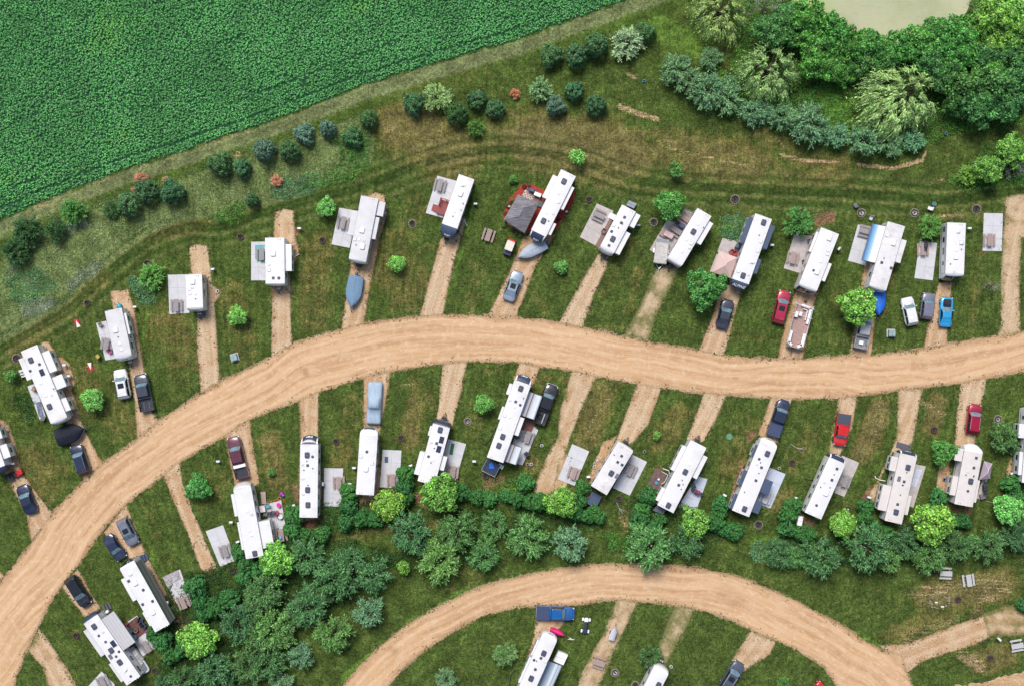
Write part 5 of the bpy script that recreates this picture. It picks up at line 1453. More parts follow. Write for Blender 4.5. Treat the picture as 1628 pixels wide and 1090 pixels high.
    rv(22, (1634, 645), (1463, 1068), 110, 'long white camper with navy slide-out tops below the black pickup', 'navy-slide camper', 'fifth_wheel_camper', kind='fifth', cap=.95, items='a1628,700 o1578,733 v1592,785 v1558,865 g1565,768 d1585,755 d1487,935 a1487,1040 d1575,820',
       slides=[(1560, 645, 1527, 712, 'slate'), (1485, 800, 1450, 893, 'slate'), (1430, 945, 1398, 1035, 'slate'), (1665, 875, 1628, 950, 'slate'), (1600, 1000, 1570, 1070, 'slate')], logo='marks', ladder=False)
    rv(32, (478, 742), (328, 1082), 108, 'white camper with black nose and windowed side, below the red pickup', 'camper below the red pickup', 'fifth_wheel_camper', kind='fifth', cap=.85, capmat='navy', items='v476,793 v445,862 d458,828 d433,908 g400,878 A408,942 o350,1018 d375,905', logo='marks')
    rv(32, (917, 708), (822, 1122), 106, 'tan-roofed camper with two long slide-outs and a blue-white pad', 'tan two-slide camper', 'fifth_wheel_camper', kind='fifth', cap=.6, capmat='navy', roof='roof_tan', wall='wall_white', items='a913,785 d905,815 k859,855 v890,872 d883,893 d878,893 d865,953 v850,1012 a840,1060 d828,1045',
       slides=[(820, 717, 792, 798), (768, 892, 722, 1040), (938, 962, 905, 1075)], slmat='roof_tan', logo='marks')
    rv(32, (1317, 690), (1255, 1018), 112, 'tan-roofed camper with white domed nose beside a mauve canopy', 'camper beside the mauve canopy', 'fifth_wheel_camper', kind='fifth', cap=1.2, roof='roof_tan', items='v1335,726 v1320,787 a1300,870 o1283,930 d1317,840 d1270,830 g1285,812 d1320,835',
       slides=[(1213, 665, 1200, 738), (1193, 838, 1170, 950), (1363, 868, 1322, 998)], slmat='roof_tan')
    rv(32, (1700, 450), (1668, 880), 104, 'white camper cut off by the right edge', 'camper at the right edge', slides=[(1600, 517, 1595, 600), (1604, 690, 1592, 828)], items='', door=-1)
    # bottom left
    rv(3, (785, 345), (1000, 728), 100, 'green-trimmed white motorhome with two white roof units', 'green-trimmed motorhome', m, m, kind='motor', cap=.75, items='O803,395 A832,448 v792,438 v882,493 v878,582 v939,562 A940,628', slides=[(748, 430, 820, 562), (877, 635, 927, 712)], trim='green_trim', stripe='green_trim', awn=[(880, 300, 1072, 668, 'dark')])
    rv(3, (557, 672), (822, 1052), 100, 'white camper with navy trim and crowded roof gear, grey awning out', 'camper with crowded roof', 'fifth_wheel_camper', kind='fifth', cap=.7, capmat='navy', items='a580,718 g635,755 o608,775 o650,813 s698,825 a685,865 o732,873 o715,903 k680,905 a738,938 t775,985 o805,1025',
       slides=[(517, 748, 622, 903), (672, 952, 748, 1058)], trim='navy', awn=[(700, 622, 835, 812, 'plain')], slmat='roof_grey')
    # inner loop
    rv(23, (283, 792), (110, 1180), 98, 'white camper with silver-blue awning at the bottom edge, below the blue pickup', 'camper by the blue pickup', 'fifth_wheel_camper', kind='fifth', cap=.75, items='a250,883 v233,913 o190,925 V263,932 v198,983 a172,1038 d205,930', slides=[(217, 803, 172, 890), (162, 905, 95, 1060)], awn=[(362, 962, 280, 1150, 'silver')], logo='marks')
    rv(23, (970, 995), (870, 1190), 100, 'white camper with curved nose half cut off by the bottom edge', 'camper nose at the bottom', kind='trailer', cap=.7, items='a957,1078', slides=[])
# ================================================================= VEHICLES
def paint(key, col, metal=.0):
    return mat(key, col, .28, metal, var=.10, scale=1.3, coat=.8, dirt=tuple(min(1, c * .75 + .07) for c in col), dirtamt=.55)


PAINT = dict(white=(.70, .71, .72), black=(.012, .015, .024), navy=(.018, .030, .070), grey=(.19, .21, .27), silverblue=(.27, .34, .44), maroon=(.12, .03, .055), red=(.55, .012, .015), crimson=(.36, .008, .040), rose=(.42, .02, .06),
             blue=(.010, .12, .38), sky=(.035, .36, .70), darkgrey=(.045, .055, .08), slategrey=(.085, .10, .14), violetgrey=(.20, .20, .27), silver=(.42, .43, .45))

KIND = {  # hood z, belt z, roof z, windshield base/top, rear top/base as fraction of length from the front, roof inset
    'suv': dict(hz=1.05, bz=1.10, rz=1.68, ws=.27, wt=.40, rt=.90, rb=.985, wf=.80),
    'sedan': dict(hz=.90, bz=.95, rz=1.40, ws=.29, wt=.43, rt=.68, rb=.86, wf=.76),
    'coupe': dict(hz=.88, bz=.93, rz=1.30, ws=.36, wt=.50, rt=.70, rb=.90, wf=.72),
    'pickup': dict(hz=1.15, bz=1.22, rz=1.85, ws=.24, wt=.33, rt=.60, rb=.63, wf=.82),
}


def car(t, F, R, w, kind, col, label, name=None, cat=None, roof=None, hood=None, bed=None, sunroof=False, rails=None, short=None, roofcol=None, spoil=False):
    k = KIND[kind]
    loc, a, L = frame(t, F, R, .9)
    hw = w / ZM / S / 2 * .5 + .5 * (1.0 if kind == 'pickup' else .93)   # measured width blended with a real one
    name = name or dict(suv='sport_utility_car', sedan='sedan_car', coupe='sports_car', pickup='pickup_truck')[kind]
    e = empty(name, (*loc, 0), a); tag(e, label, cat or ('pickup truck' if kind == 'pickup' else 'car'), 'vehicles parked on the pitches')
    px, py = N(t, (F[0] + R[0]) / 2, (F[1] + R[1]) / 2)
    if short: LM.append((px, py, short))
    P = paint('paint_' + col, PAINT[col], .25 if col not in ('white', 'red') else 0)
    hl = L / 2
    Y = lambda f: hl - f * L
    bedf = .655
    # lower shell
    st = [0, .015, .05, .12, .22, .35, .5, .65, .8, .9, .96, .99, 1.0]
    if kind == 'pickup': st = [s * bedf for s in [0, .02, .08, .2, .35, .55, .8, .93, 1.0]]
    rings = []
    for f in st:
        wv = hw * (1 - .34 * max(0, 1 - f / .12) ** 2 - (0 if kind == 'pickup' else .30 * max(0, 1 - (1 - f) / .11) ** 2) - .03 * max(0, 1 - f / .3))
        if f < k['ws']: zt = k['hz'] * (.80 + .20 * min(1, f / .10) ** .5)
        elif f > k['rb'] and kind in ('sedan', 'coupe'): zt = k['bz'] * (.98 - .10 * (f - k['rb']) / (1 - k['rb']))
        else: zt = k['bz']
        if kind == 'suv' and f > .96: zt = k['bz'] * (1 - .15 * (f - .96) / .04)
        ring = []
        for u, z in ((-.93, .28), (-1, .50), (-1.0, zt - .20), (-.955, zt - .05), (-.82, zt), (-.4, zt + .035), (0, zt + .045), (.4, zt + .035), (.82, zt), (.955, zt - .05), (1.0, zt - .20), (1, .50), (.93, .28)):
            ring.append((u * wv, Y(f), z))
        rings.append(ring)
    b = MB(); b.sm = True; n = len(rings[0])
    vs = [p for r in rings for p in r]; fs = []
    for q in range(len(rings) - 1):
        for i in range(n):
            j = (i + 1) % n; fs.append((q * n + i, (q + 1) * n + i, (q + 1) * n + j, q * n + j))
    b.add(vs, fs); b.sm = False; b.add(rings[0], [tuple(range(n))]); b.add(rings[-1], [tuple(range(n - 1, -1, -1))])
    # wheel-arch flares
    wy = [Y(.17), Y(.80)]
    b.sm = True
    for y in wy:
        if kind == 'pickup' and y == wy[1]: continue
        for s in (-1, 1): b.dome(s * (hw - .12), y, .62, .155, .43, .22, 14, 4)
    b.build('body', P, e)
    # cabin shell under the glass
    bw = hw * .90; rw = hw * k['wf'] * .90
    y1, y2, y3, y4 = Y(k['ws']), Y(k['wt']), Y(k['rt']), Y(k['rb'])
    bz, rz = k['bz'] + .0, k['rz']
    lo = [(-bw, y4, bz), (bw, y4, bz), (bw, y1 - .12, bz), (bw * .5, y1, bz + .02), (-bw * .5, y1, bz + .02), (-bw, y1 - .12, bz)]
    hi = [(-rw, y3, rz - .05), (rw, y3, rz - .05), (rw, y2 - .06, rz - .05), (rw * .5, y2, rz - .03), (-rw * .5, y2, rz - .03), (-rw, y2 - .06, rz - .05)]
    b = MB(); b.rings([lo, hi]); b.build('cabin', P, e)

    def panel(name_, A_, B_, C_, D_, ins=.06, off=.012, m='glass_dark'):
        A_, B_, C_, D_ = [Vector(v) for v in (A_, B_, C_, D_)]
        c = (A_ + B_ + C_ + D_) / 4; nn = (B_ - A_).cross(D_ - A_).normalized()
        pts = []
        for v in (A_, B_, C_, D_):
            d = c - v; pts.append(v + d * min(.45, ins / max(d.length, .01) * 1.3) + nn * off)
        b = MB(); b.add([tuple(p) for p in pts] + [tuple(p - nn * .03) for p in pts], [(0, 1, 2, 3), (0, 4, 5, 1), (1, 5, 6, 2), (2, 6, 7, 3), (3, 7, 4, 0)]); b.build(name_, M[m], e)
    ci = 3
    wsm = 'windshield_glass'; mat(wsm, (.13, .22, .26), .12, var=.3, coat=.9)  # base colour mixes dash interior with a painted sky reflection
    b = MB()
    ins = .07
    pts = [(-bw + ins, y1 - .15, bz + .05), (-bw * .5, y1 - .03, bz + .06), (bw * .5, y1 - .03, bz + .06), (bw - ins, y1 - .15, bz + .05), (rw - ins, y2 - .05, rz - .06), (rw * .5, y2 + .0, rz - .05), (-rw * .5, y2 + .0, rz - .05), (-rw + ins, y2 - .05, rz - .06)]
    lift = lambda p: (p[0], p[1] + .02, p[2] + .035)
    q = [lift(p) for p in pts]
    b.add(q + pts, [(0, 1, 6, 7), (1, 2, 5, 6), (2, 3, 4, 5), (0, 8, 9, 1), (1, 9, 10, 2), (2, 10, 11, 3), (3, 11, 12, 4), (7, 15, 8, 0)]); b.build('windshield', M[wsm], e)
    panel('rear_window', hi[0], hi[1], lo[1], lo[0], .09, .014, wsm if kind in ('sedan', 'coupe') else 'glass_dark')
    for s in (-1, 1):
        nseg = 2 if kind in ('suv', 'sedan', 'pickup') else 1
        for g in range(nseg):
            f0, f1 = g / nseg, (g + 1) / nseg
            l0 = Vector((s * bw, y1 - .12 + (y4 - y1 + .12) * f0, bz)); l1 = Vector((s * bw, y1 - .12 + (y4 - y1 + .12) * f1, bz))
            h0 = Vector((s * rw, y2 - .06 + (y3 - y2 + .06) * f0, rz - .05)); h1 = Vector((s * rw, y2 - .06 + (y3 - y2 + .06) * f1, rz - .05))
            if s > 0: panel('side_window', l0, l1, h1, h0, .05, -.014)
            else: panel('side_window', l1, l0, h0, h1, .05, -.014)
    # roof panel
    b = MB(); b.sm = False
    b.rbox(-rw - .01, rw + .01, y3 - .02, y2 + .02, rz - .055, rz, .16, .05, 4)
    ro = b.build('roof', M['paint_' + col] if not roofcol else mat('top_' + roofcol, PAINT[roofcol], .5), e)
    if sunroof:
        b = MB(); yc = y2 - (y2 - y3) * .30; b.rbox(-rw * .62, rw * .62, yc - .42, yc + .36, rz + .001, rz + .012, .08, .005); b.build('sunroof', M['glass_dark'], ro)
    if rails:
        b = MB()
        for s in (-1, 1): b.path([(s * rw * .93, y2 - .2, rz), (s * rw * .93, y2 - .3, rz + .05), (s * rw * .93, y3 + .3, rz + .05), (s * rw * .93, y3 + .2, rz)], .022)
        b.build('roof_rails', M['steel' if rails == 'steel' else 'black_plastic'], ro)
    if hood:
        b = MB(); b.rbox(-hw * .62, hw * .62, Y(k['ws'] - .02), Y(.07), k['hz'] + .03, k['hz'] + .055, .2, .01); b.build('hood_panel', paint('paint_' + hood, PAINT[hood]), e)
    else:   # hood creases and cowl
        b = MB()
        for s in (-1, 1): b.tube((s * hw * .52, Y(.06), k['hz'] * .985), (s * hw * .66, Y(k['ws'] - .02), k['hz'] + .02), .012, 4)
        b.box(-bw * .82, bw * .82, y1 - .0, y1 + .07, k['hz'] + .005, k['hz'] + .052); b.build('hood_trim', M['black_plastic'], e)
    for s in (-1, 1):
        b = MB(); b.rbox(s * hw * .70 - .17, s * hw * .70 + .17, Y(.045), Y(.012), k['hz'] * .62, k['hz'] * .80, .03, .02); b.build('headlight', mat('lamp_clear', (.75, .78, .8), .15, coat=.6), e)
        b = MB(); b.rbox(s * hw * .80 - .11, s * hw * .80 + .11, Y(1.0) - .012, Y(.975), k['bz'] * .66, k['bz'] * .90, .03, .02); b.build('taillight', mat('lamp_red', (.35, .01, .015), .2, coat=.6), e)
        b = MB(); b.rbox(s * (hw + .10) - .11, s * (hw + .10) + .11, y1 - .42, y1 - .26, bz - .02, bz + .14, .05, .03); b.tube((s * (hw - .1), y1 - .34, bz), (s * (hw + .05), y1 - .34, bz + .05), .03); b.build('mirror', P, e)
        for y in wy: wheel(e, s * (hw - .09), y, .35 if kind != 'pickup' else .39, .23)
    b = MB(); b.box(-hw * .78, hw * .78, Y(.0) - .02, Y(0) + .05, .35, .55); b.box(-hw * .78, hw * .78, Y(1) - .05, Y(1) + .02, .4, .58); b.build('bumper', M['black_plastic' if kind != 'pickup' else 'steel'], e)
    if kind == 'pickup':
        ya, yb = Y(1.0), Y(bedf + .004); zt = k['bz'] - .02; b = MB()
        for s in (-1, 1):
            xa, xb = sorted((s * (hw - .09), s * hw)); b.box(xa, xb, ya, yb, .45, zt)
            b.sm = True; b.dome(s * (hw - .12), wy[1], .62, .165, .43, .22, 14, 4); b.sm = False
        b.box(-hw + .09, hw - .09, ya, ya + .06, .45, zt - .02); b.box(-hw + .09, hw - .09, yb - .05, yb, .45, zt + .03)
        bd = b.build('cargo_bed', P, e)
        b = MB(); b.box(-hw + .09, hw - .09, ya + .06, yb - .05, .55, .72)
        for s in (-1, 1):
            xa, xb = sorted((s * (hw - .09), s * (hw - .28))); b.box(xa, xb, wy[1] - .4, wy[1] + .4, .72, .95)
        for i in range(7): x = -hw * .7 + i * hw * .233; b.box(x - .02, x + .02, ya + .08, yb - .07, .72, .735)
        b.build('bed_liner', M['black_plastic'] if bed != 'grey' else mat('bed_grey', (.22, .22, .25), .5), bd)
        if bed in ('navycover', 'greycover'):
            b = MB(); b.rbox(-hw + .05, hw - .05, ya + .03, yb - .04, zt + .002, zt + .05, .06, .03)
            b.build('bed_cover', mat(bed, (.035, .055, .12) if bed == 'navycover' else (.045, .06, .09), .6, var=.1), bd)
        if bed in ('box', 'grey'):
            b = MB(); b.rbox(-hw + .10, hw - .10, yb - .55, yb - .08, zt - .25, zt + .05, .04, .03)
            if bed == 'grey': b = MB(); b.rbox(-.35, .30, yb - 1.25, yb - .65, .73, 1.05, .05, .04)
            b.build('toolbox', M['ac_white'], bd)
        if bed == 'gear':
            b = MB(); b.torus(-.15, ya + 1.1, .85, .3, .09); b.path([(.35, ya + .2, .8), (.5, ya + 1.5, .85)], .06); b.build('spare_tyre', M['rubber'], bd)
            b = MB(); b.box(.35, .5, ya + .2, yb - .4, .74, 1.0); b.build('metal_ramp', M['steel'], bd)
        if bed == 'hooks':
            b = MB()
            for x in (-.45, .35): b.path([(x, ya + .3, .75), (x + .1, ya + 1.3, .78)], .02)
            b.build('cargo_strap', M['steel'], bd)
    return e


def build_cars():
    car(2, (735, 182), (768, 362), 92, 'suv', 'white', 'white car with a dark sunroof on the grass beside the grey pickup', sunroof=True, rails='steel', short='white sunroof car')
    car(2, (862, 212), (910, 436), 96, 'pickup', 'darkgrey', 'dark grey pickup with open bed beside the white sunroof car', bed='hooks', roofcol=None)
    car(2, (463, 648), (520, 822), 90, 'suv', 'navy', 'navy car with silver roof rails below the black covered boat', rails='steel')
    car(2, (128, 897), (195, 1066), 92, 'sedan', 'navy', 'long dark blue sedan beside the small red and black tractor', short='dark blue sedan')
    car(2, (1433, 595), (1497, 850), 88, 'pickup', 'maroon', 'maroon pickup with a white toolbox across its bed', bed='box')
    car(22, (306, 275), (216, 515), 88, 'pickup', 'black', 'black pickup with a spare tyre in its bed beside the striped awning', bed='gear')
    car(32, (155, 368), (78, 592), 88, 'pickup', 'navy', 'black pickup with a dark blue bed cover, below the main road', bed='navycover')
    car(32, (490, 650), (522, 455), 88, 'pickup', 'red', 'bright red pickup with a black bed cover, nose pointing down the photo', bed='greycover')
    car(32, (1332, 396), (1308, 576), 90, 'suv', 'crimson', 'crimson car with roof rails alone on a gravel drive, lower right', rails='steel')
    car(3, (826, 214), (748, 58), 88, 'suv', 'grey', 'grey car with a long dark glass roof beside the navy sedan', sunroof=True, rails='black')
    car(3, (752, 302), (655, 162), 82, 'sedan', 'navy', 'navy sedan parked just above the green-trimmed motorhome', short='navy sedan')
    car(3, (535, 588), (427, 415), 92, 'suv', 'black', 'black car with dark roof beside the main road, lower left', sunroof=True)
    car(11, (1645, 628), (1580, 805), 84, 'sedan', 'silverblue', 'silver-blue sedan with dark glass roof on a drive below the golf cart', sunroof=True)
    car(21, (1392, 802), (1345, 977), 86, 'sedan', 'darkgrey', 'dark grey sedan on a drive below the navy-topped camper')
    car(31, (158, 745), (108, 945), 88, 'suv', 'rose', 'dark red car with sunroof left of the pontoon boat', sunroof=True)
    car(31, (660, 885), (618, 1100), 88, 'pickup', 'silver', 'silver pickup half under the lime tree with a white box in its bed', bed='grey')
    car(31, (905, 787), (942, 958), 84, 'suv', 'white', 'white car on the lawn beside the violet-grey car')
    car(31, (1045, 760), (1024, 920), 84, 'suv', 'violetgrey', 'violet-grey car between the white car and the bright blue car')
    car(31, (1158, 785), (1145, 967), 86, 'coupe', 'sky', 'bright blue sports car with black hood', hood='black', short='bright blue car')
    car(23, (438, 640), (205, 632), 88, 'pickup', 'blue', 'blue pickup with a navy bed cover parked across the inner drive', bed='navycover', short='blue pickup')
    car(23, (1462, 942), (1355, 1110), 86, 'suv', 'slategrey', 'slate grey car cut off by the bottom edge', rails='steel', sunroof=True)
    car(33, (395, 1078), (330, 1140), 80, 'suv', 'red', 'red car just showing at the bottom edge')
    # car under a fitted pale blue cover
    loc, a, L = frame(12, (762, 258), (750, 520), .9); e = empty('covered_car', (*loc, 0), a); tag(e, 'car hidden under a pale blue fitted cover', 'covered car', 'vehicles parked on the pitches')
    px, py = N(12, 755, 385); LM.append((px, py, 'pale blue car cover'))
    b = MB(); b.sm = True; hl = L / 2; hw = 1.12; rows = []
    prof = [(0, .55), (.02, .95), (.06, 1.08), (.2, 1.15), (.32, 1.22), (.36, 1.38), (.42, 1.78), (.5, 1.86), (.60, 1.84), (.62, 1.50), (.64, 1.20), (.8, 1.16), (.94, 1.12), (.98, 1.0), (1, .55)]
    rr = random.Random(3)
    for f, z in prof:
        k = 1 - .22 * max(0, 1 - f / .06) ** 2 - .12 * max(0, 1 - (1 - f) / .06) ** 2
        cab = max(0, z - 1.25) / .6
        row = []
        for u in (-1.04, -1.0, -.95, -.84, -.6, -.3, 0, .3, .6, .84, .95, 1.0, 1.04):
            zz = {1.04: .22, 1.0: .55, .95: min(z, 1.12) * .86, .84: min(z, 1.16) * .97 + cab * .30}.get(abs(u), z - .03 * abs(u)) + rr.uniform(-.02, .02)
            row.append((u * hw * k * (1 - (.10 * cab if abs(u) < .9 else 0)), hl - f * L + rr.uniform(-.02, .02), max(zz, .15)))
        rows.append(row)
    b.grid([r for r in rows]); b.build('cover', mat('cover_blue', (.33, .43, .54), .75, var=.08, scale=2, bump=.12, bscale=3, stretch=(1, .3, 1)), e)
    b = MB(); b.box(-hw * .86, hw * .86, -hl * .93, hl * .93, .25, .5); b.build('chassis', M['chassis'], e)
    for s in (-1, 1):
        for y in (hl * .62, -hl * .60): wheel(e, s * hw * .82, y)


# ================================================================= BOATS, TRAILERS AND SMALL VEHICLES
def hull(b, L, w, zt, zk, pointed=.5, rise=.15, inset=1.0, crown=.12, stern=.9):
    """loft: bow at +y"""
    rings = []
    for f in (0, .03, .2, .4, .6, .75, .87, .95, 1.0):
        y = -L / 2 + f * L
        k = stern if f == 0 else (stern + (1 - stern) * min(1, f / .25) if f < .5 else max(.02, 1 - ((f - .5) / .5) ** 2.1))
        hwf = w / 2 * k * inset; z = zt + rise * f * f
        rings.append([(-hwf * .55, y, zk), (-hwf * .92, y, zk + (z - zk) * .6), (-hwf, y, z - .04), (-hwf * .93, y, z + .01), (-hwf * .5, y, z + crown * .7), (0, y, z + crown), (hwf * .5, y, z + crown * .7), (hwf * .93, y, z + .01), (hwf, y, z - .04), (hwf * .92, y, zk + (z - zk) * .6), (hwf * .55, y, zk)])
    n = len(rings[0]); vs = [p for r in rings for p in r]; fs = []
    for q in range(len(rings) - 1):
        for i in range(n):
            j = (i + 1) % n; fs.append((q * n + i, (q + 1) * n + i, (q + 1) * n + j, q * n + j))
    b.add(vs, fs); b.add(rings[0], [tuple(range(n))]); b.add(rings[-1], [tuple(range(n - 1, -1, -1))])
    return b


def boat(t, bow, stern, w, covm, label, short=None, motor=True, name='covered_boat'):
    loc, a, L = frame(t, bow, stern, 1.0); e = empty(name, (*loc, 0), a); tag(e, label, 'boat', 'boats on trailers')
    px, py = N(t, (bow[0] + stern[0]) / 2, (bow[1] + stern[1]) / 2)
    if short: LM.append((px, py, short))
    W_ = w / ZM / S
    b = MB(); b.sm = True; hull(b, L, W_, .82, .42, inset=.97); b.build('hull', M['ac_white'], e)
    b = MB(); b.sm = True
    rr = random.Random(int(L * 100)); hull(b, L * 1.01, W_, 1.0, .78, crown=.28)
    b.v = [(x, y, z + rr.uniform(-.02, .02)) for x, y, z in b.v]; c = b.build('boat_cover', covm, e)
    b = MB(); b.tube((0, -L * .42, 1.29), (0, L * .40, 1.30), .018, 5); b.cyl(0, 0, 1.28, 1.36, .05); b.build('cover_ridge', M['grey_frame'], c)
    if motor:
        b = MB(); b.sm = True; b.rbox(-.2, .2, -L / 2 - .62, -L / 2 - .08, .75, 1.25, .15, .12); b.box(-.06, .06, -L / 2 - .3, -L / 2 - .15, .25, .8); b.build('outboard_motor', M['slate'], e)
    b = MB()
    for s in (-1, 1): b.tube((s * W_ * .36, -L / 2, .42), (s * W_ * .3, L * .2, .42), .04); b.tube((s * W_ * .3, L * .2, .42), (0, L / 2 + .7, .45), .04)
    b.tube((-W_ * .5, -L * .12, .35), (W_ * .5, -L * .12, .35), .04); b.tube((0, L / 2 + .5, .02), (0, L / 2 + .5, .6), .03); b.build('trailer_frame', M['grey_frame'], e)
    for s in (-1, 1): wheel(e, s * W_ * .45, -L * .12, .28, .18)
    return e


def build_boats():
    boat(11, (615, 848), (645, 655), 100, mat('canvas_blue', (.14, .24, .36), .7, var=.08, bump=.05), 'small boat under a dusty blue cover on a drive', 'dusty blue boat')
    boat(21, (92, 540), (262, 455), 78, mat('canvas_grey', (.36, .42, .50), .7, var=.08, bump=.05), 'boat under a pale grey cover right below the gazebo camper', 'pale grey boat')
    boat(31, (733, 895), (742, 735), 76, mat('canvas_bright', (.008, .13, .62), .6, var=.08, bump=.05), 'boat under a vivid blue tarp touching the blue-awning trailer', 'vivid blue tarp boat', motor=False)
    boat(2, (520, 545), (345, 605), 116, mat('canvas_black', (.009, .012, .024), .6, var=.3, bump=.05, spec=.25), 'boat under a black cover between the long camper and the navy car', 'black covered boat', motor=False)
    # pontoon boat
    loc, a, L = frame(31, (208, 1095), (280, 822), 1.1); e = empty('pontoon_boat', (*loc, 0), a); tag(e, 'white pontoon boat with pinkish deck and curved white seats', 'boat', 'boats on trailers')
    LM.append((*N(31, 245, 950), 'pontoon boat'))
    hw = 1.28; hl = L / 2
    b = MB(); b.rbox(-hw, hw, -hl, hl, .95, 1.05, .25, .02, 5); b.build('deck', mat('deck_pink', (.36, .235, .21), .7, var=.1), e)
    for s in (-1, 1):
        b = MB(); b.sm = True; b.tube((s * hw * .62, -hl, .62), (s * hw * .62, hl - .5, .62), .3, 14); b.tube((s * hw * .62, hl - .5, .62), (s * hw * .62, hl + .1, .72), .3, 14, .05); b.build('pontoon', M['steel'], e)
    sw = mat('vinyl_white', (.78, .76, .75), .5)

    def seatrun(pts, wd, name_='bench_seat', h=.42):
        b = MB()
        for (x0, y0), (x1, y1) in zip(pts[:-1], pts[1:]):
            d = Vector((x1 - x0, y1 - y0, 0)); l = d.length; d.normalize(); nn = Vector((-d.y, d.x, 0)) * wd / 2
            P = [Vector((x0, y0, 0)) - nn - d * wd * .3, Vector((x1, y1, 0)) - nn + d * wd * .3, Vector((x1, y1, 0)) + nn + d * wd * .3, Vector((x0, y0, 0)) + nn - d * wd * .3]
            b.prism([(p.x, p.y) for p in P], 1.05, 1.05 + h)
        return b.build(name_, sw, e)
    ox = hw - .30
    seatrun([(-ox, hl - 2.3), (-ox, hl - .6), (-.5, hl - .35)], .34); seatrun([(ox, hl - 2.3), (ox, hl - .6), (.5, hl - .35)], .34)
    seatrun([(-ox, -hl + 2.9), (-ox, -hl + .55), (ox * .4, -hl + .45)], .36); seatrun([(-ox + .45, -hl + 2.5), (-ox + .45, -hl + 1.0), (ox * .1, -hl + .95)], .12, 'bench_cushion', .50)
    seatrun([(ox, -hl + 2.3), (ox, -hl + 1.7)], .45, 'helm_console', .7); seatrun([(ox - .6, -hl + 2.0), (ox - .6, -hl + 1.6)], .42, 'captain_seat', .6)
    for s in (-1, 1):
        b = MB(); pts = [(s * (ox + .2), hl - 2.5), (s * (ox + .2), hl - .55), (s * .5, hl - .12)]
        b.path([(x, y, 1.56) for x, y in pts], .07); b.build('seat_backrest', sw, e)
        b = MB(); b.path([(s * (ox - .22), hl - 2.3, 1.48), (s * (ox - .22), hl - .85, 1.48), (s * .3, hl - .62, 1.48)], .035); b.build('seat_piping', mat('piping_wine', (.18, .08, .08), .6), e)
    b = MB(); z = 1.65; R = [(-hw, -hl + .2), (-hw, hl - .4), (-hw + .35, hl - .05), (hw - .35, hl - .05), (hw, hl - .4), (hw, -hl + .2)]
    b.path([(x, y, z) for x, y in R], .028)
    for x, y in R: b.tube((x, y, 1.0), (x, y, z), .02)
    for k in range(5): 
        for s in (-1, 1): b.tube((s * hw, -hl + .5 + k * 1.3, 1.0), (s * hw, -hl + .5 + k * 1.3, z), .018)
    b.build('railing', M['steel'], e)
    b = MB(); b.box(-hw - .02, -hw + .02, -hl + .2, hl - .4, 1.08, 1.58); b.box(hw - .02, hw + .02, -hl + .2, hl - .4, 1.08, 1.58); b.box(-hw + .35, hw - .35, hl - .07, hl - .03, 1.08, 1.5); b.build('side_panel', sw, e)
    b = MB()
    for y in (-.6, .9): b.tube((-hw - .25, -hl + 1.2 + y, 1.6), (hw + .3, -hl + 1.0 + y, 1.75), .03)
    b.build('bimini_frame', M['ac_white'], e)
    b = MB(); b.rbox(-.2, .2, -hl - .5, -hl - .05, .8, 1.35, .12, .1); b.build('outboard_motor', M['black_plastic'], e)
    b = MB(); b.tube((0, hl - .3, .45), (0, hl + 1.1, .45), .05); b.tube((0, hl + .8, .02), (0, hl + .8, .7), .04); b.box(-.7, .7, -hl + 1, -hl + 1.1, .25, .38); b.box(-.7, .7, hl - 2, hl - 1.9, .25, .38); b.build('trailer_frame', M['grey_frame'], e)
    for s in (-1, 1):
        for y in (-.9, .0): wheel(e, s * .95, y, .27, .18)
    # covered pop-up trailer
    loc, a, L = frame(21, (966, 580), (985, 428), 1.3); e = empty('popup_trailer', (*loc, 0), a); tag(e, 'small pop-up trailer under a wrinkled off-white cover', 'trailer')
    LM.append((*N(21, 978, 505), 'covered pop-up trailer')); hw = 1.0; hl = L / 2
    b = MB(); b.rbox(-hw + .05, hw - .05, -hl + .05, hl - .05, .5, 1.1, .1, .03); b.build('body', M['ac_white'], e)
    b = MB(); b.rbox(-hw, hw, -hl, hl, .9, 1.45, .15, .16, 3); b.build('cover', mat('cover_offwhite', (.47, .45, .44), .75, var=.14, scale=2.5, bump=.15, bscale=4), e)
    b = MB(); b.rbox(-hw + .05, hw - .05, -hl, -hl + .5, 1.455, 1.50, .1, .03); b.build('cover_patch', mat('cover_grey', (.25, .27, .30), .7), e)
    b = MB()
    for s in (-1, 1): b.tube((s * .6, hl - .1, .5), (0, hl + .75, .5), .04)
    b.tube((0, hl + .5, .5), (0, hl + 1.3, .5), .04); b.tube((0, hl + .9, .02), (0, hl + .9, .6), .03); b.build('hitch', M['steel'], e)
    for s in (-1, 1):
        wheel(e, s * (hw + .06), -.1, .3, .2); b = MB(); b.rbox(s * (hw + .1) - .13, s * (hw + .1) + .13, -.45, .25, .60, .68, .06, .03); b.build('fender', M['ac_white'], e)
    # golf cart
    loc, a, L = frame(21, (22, 520), (55, 432), 1.2); e = empty('golf_cart', (*loc, 0), a); tag(e, 'golf cart with cream roof, red nose and black rear box', 'golf cart'); LM.append((*N(21, 38, 475), 'golf cart'))
    hl = L / 2 + .1
    b = MB(); b.rbox(-.6, .6, -hl, -hl + .75, .35, .95, .22, .12); b.build('nose', paint('paint_red', PAINT['red']), e)
    b = MB(); b.box(-.58, .58, -hl + .6, hl - .7, .3, .42); b.box(-.5, .5, .05, .6, .42, .75); b.build('floor_pan', M['black_plastic'], e)
    b = MB(); b.rbox(-.62, .62, -hl + .38, hl - .62, 1.80, 1.88, .16, .05); b.build('canopy', mat('cream', (.66, .60, .52), .5), e)
    b = MB(); b.rbox(-.6, .6, hl - .72, hl, .35, 1.0, .06, .04); b.build('rear_box', M['navy'], e)
    b = MB()
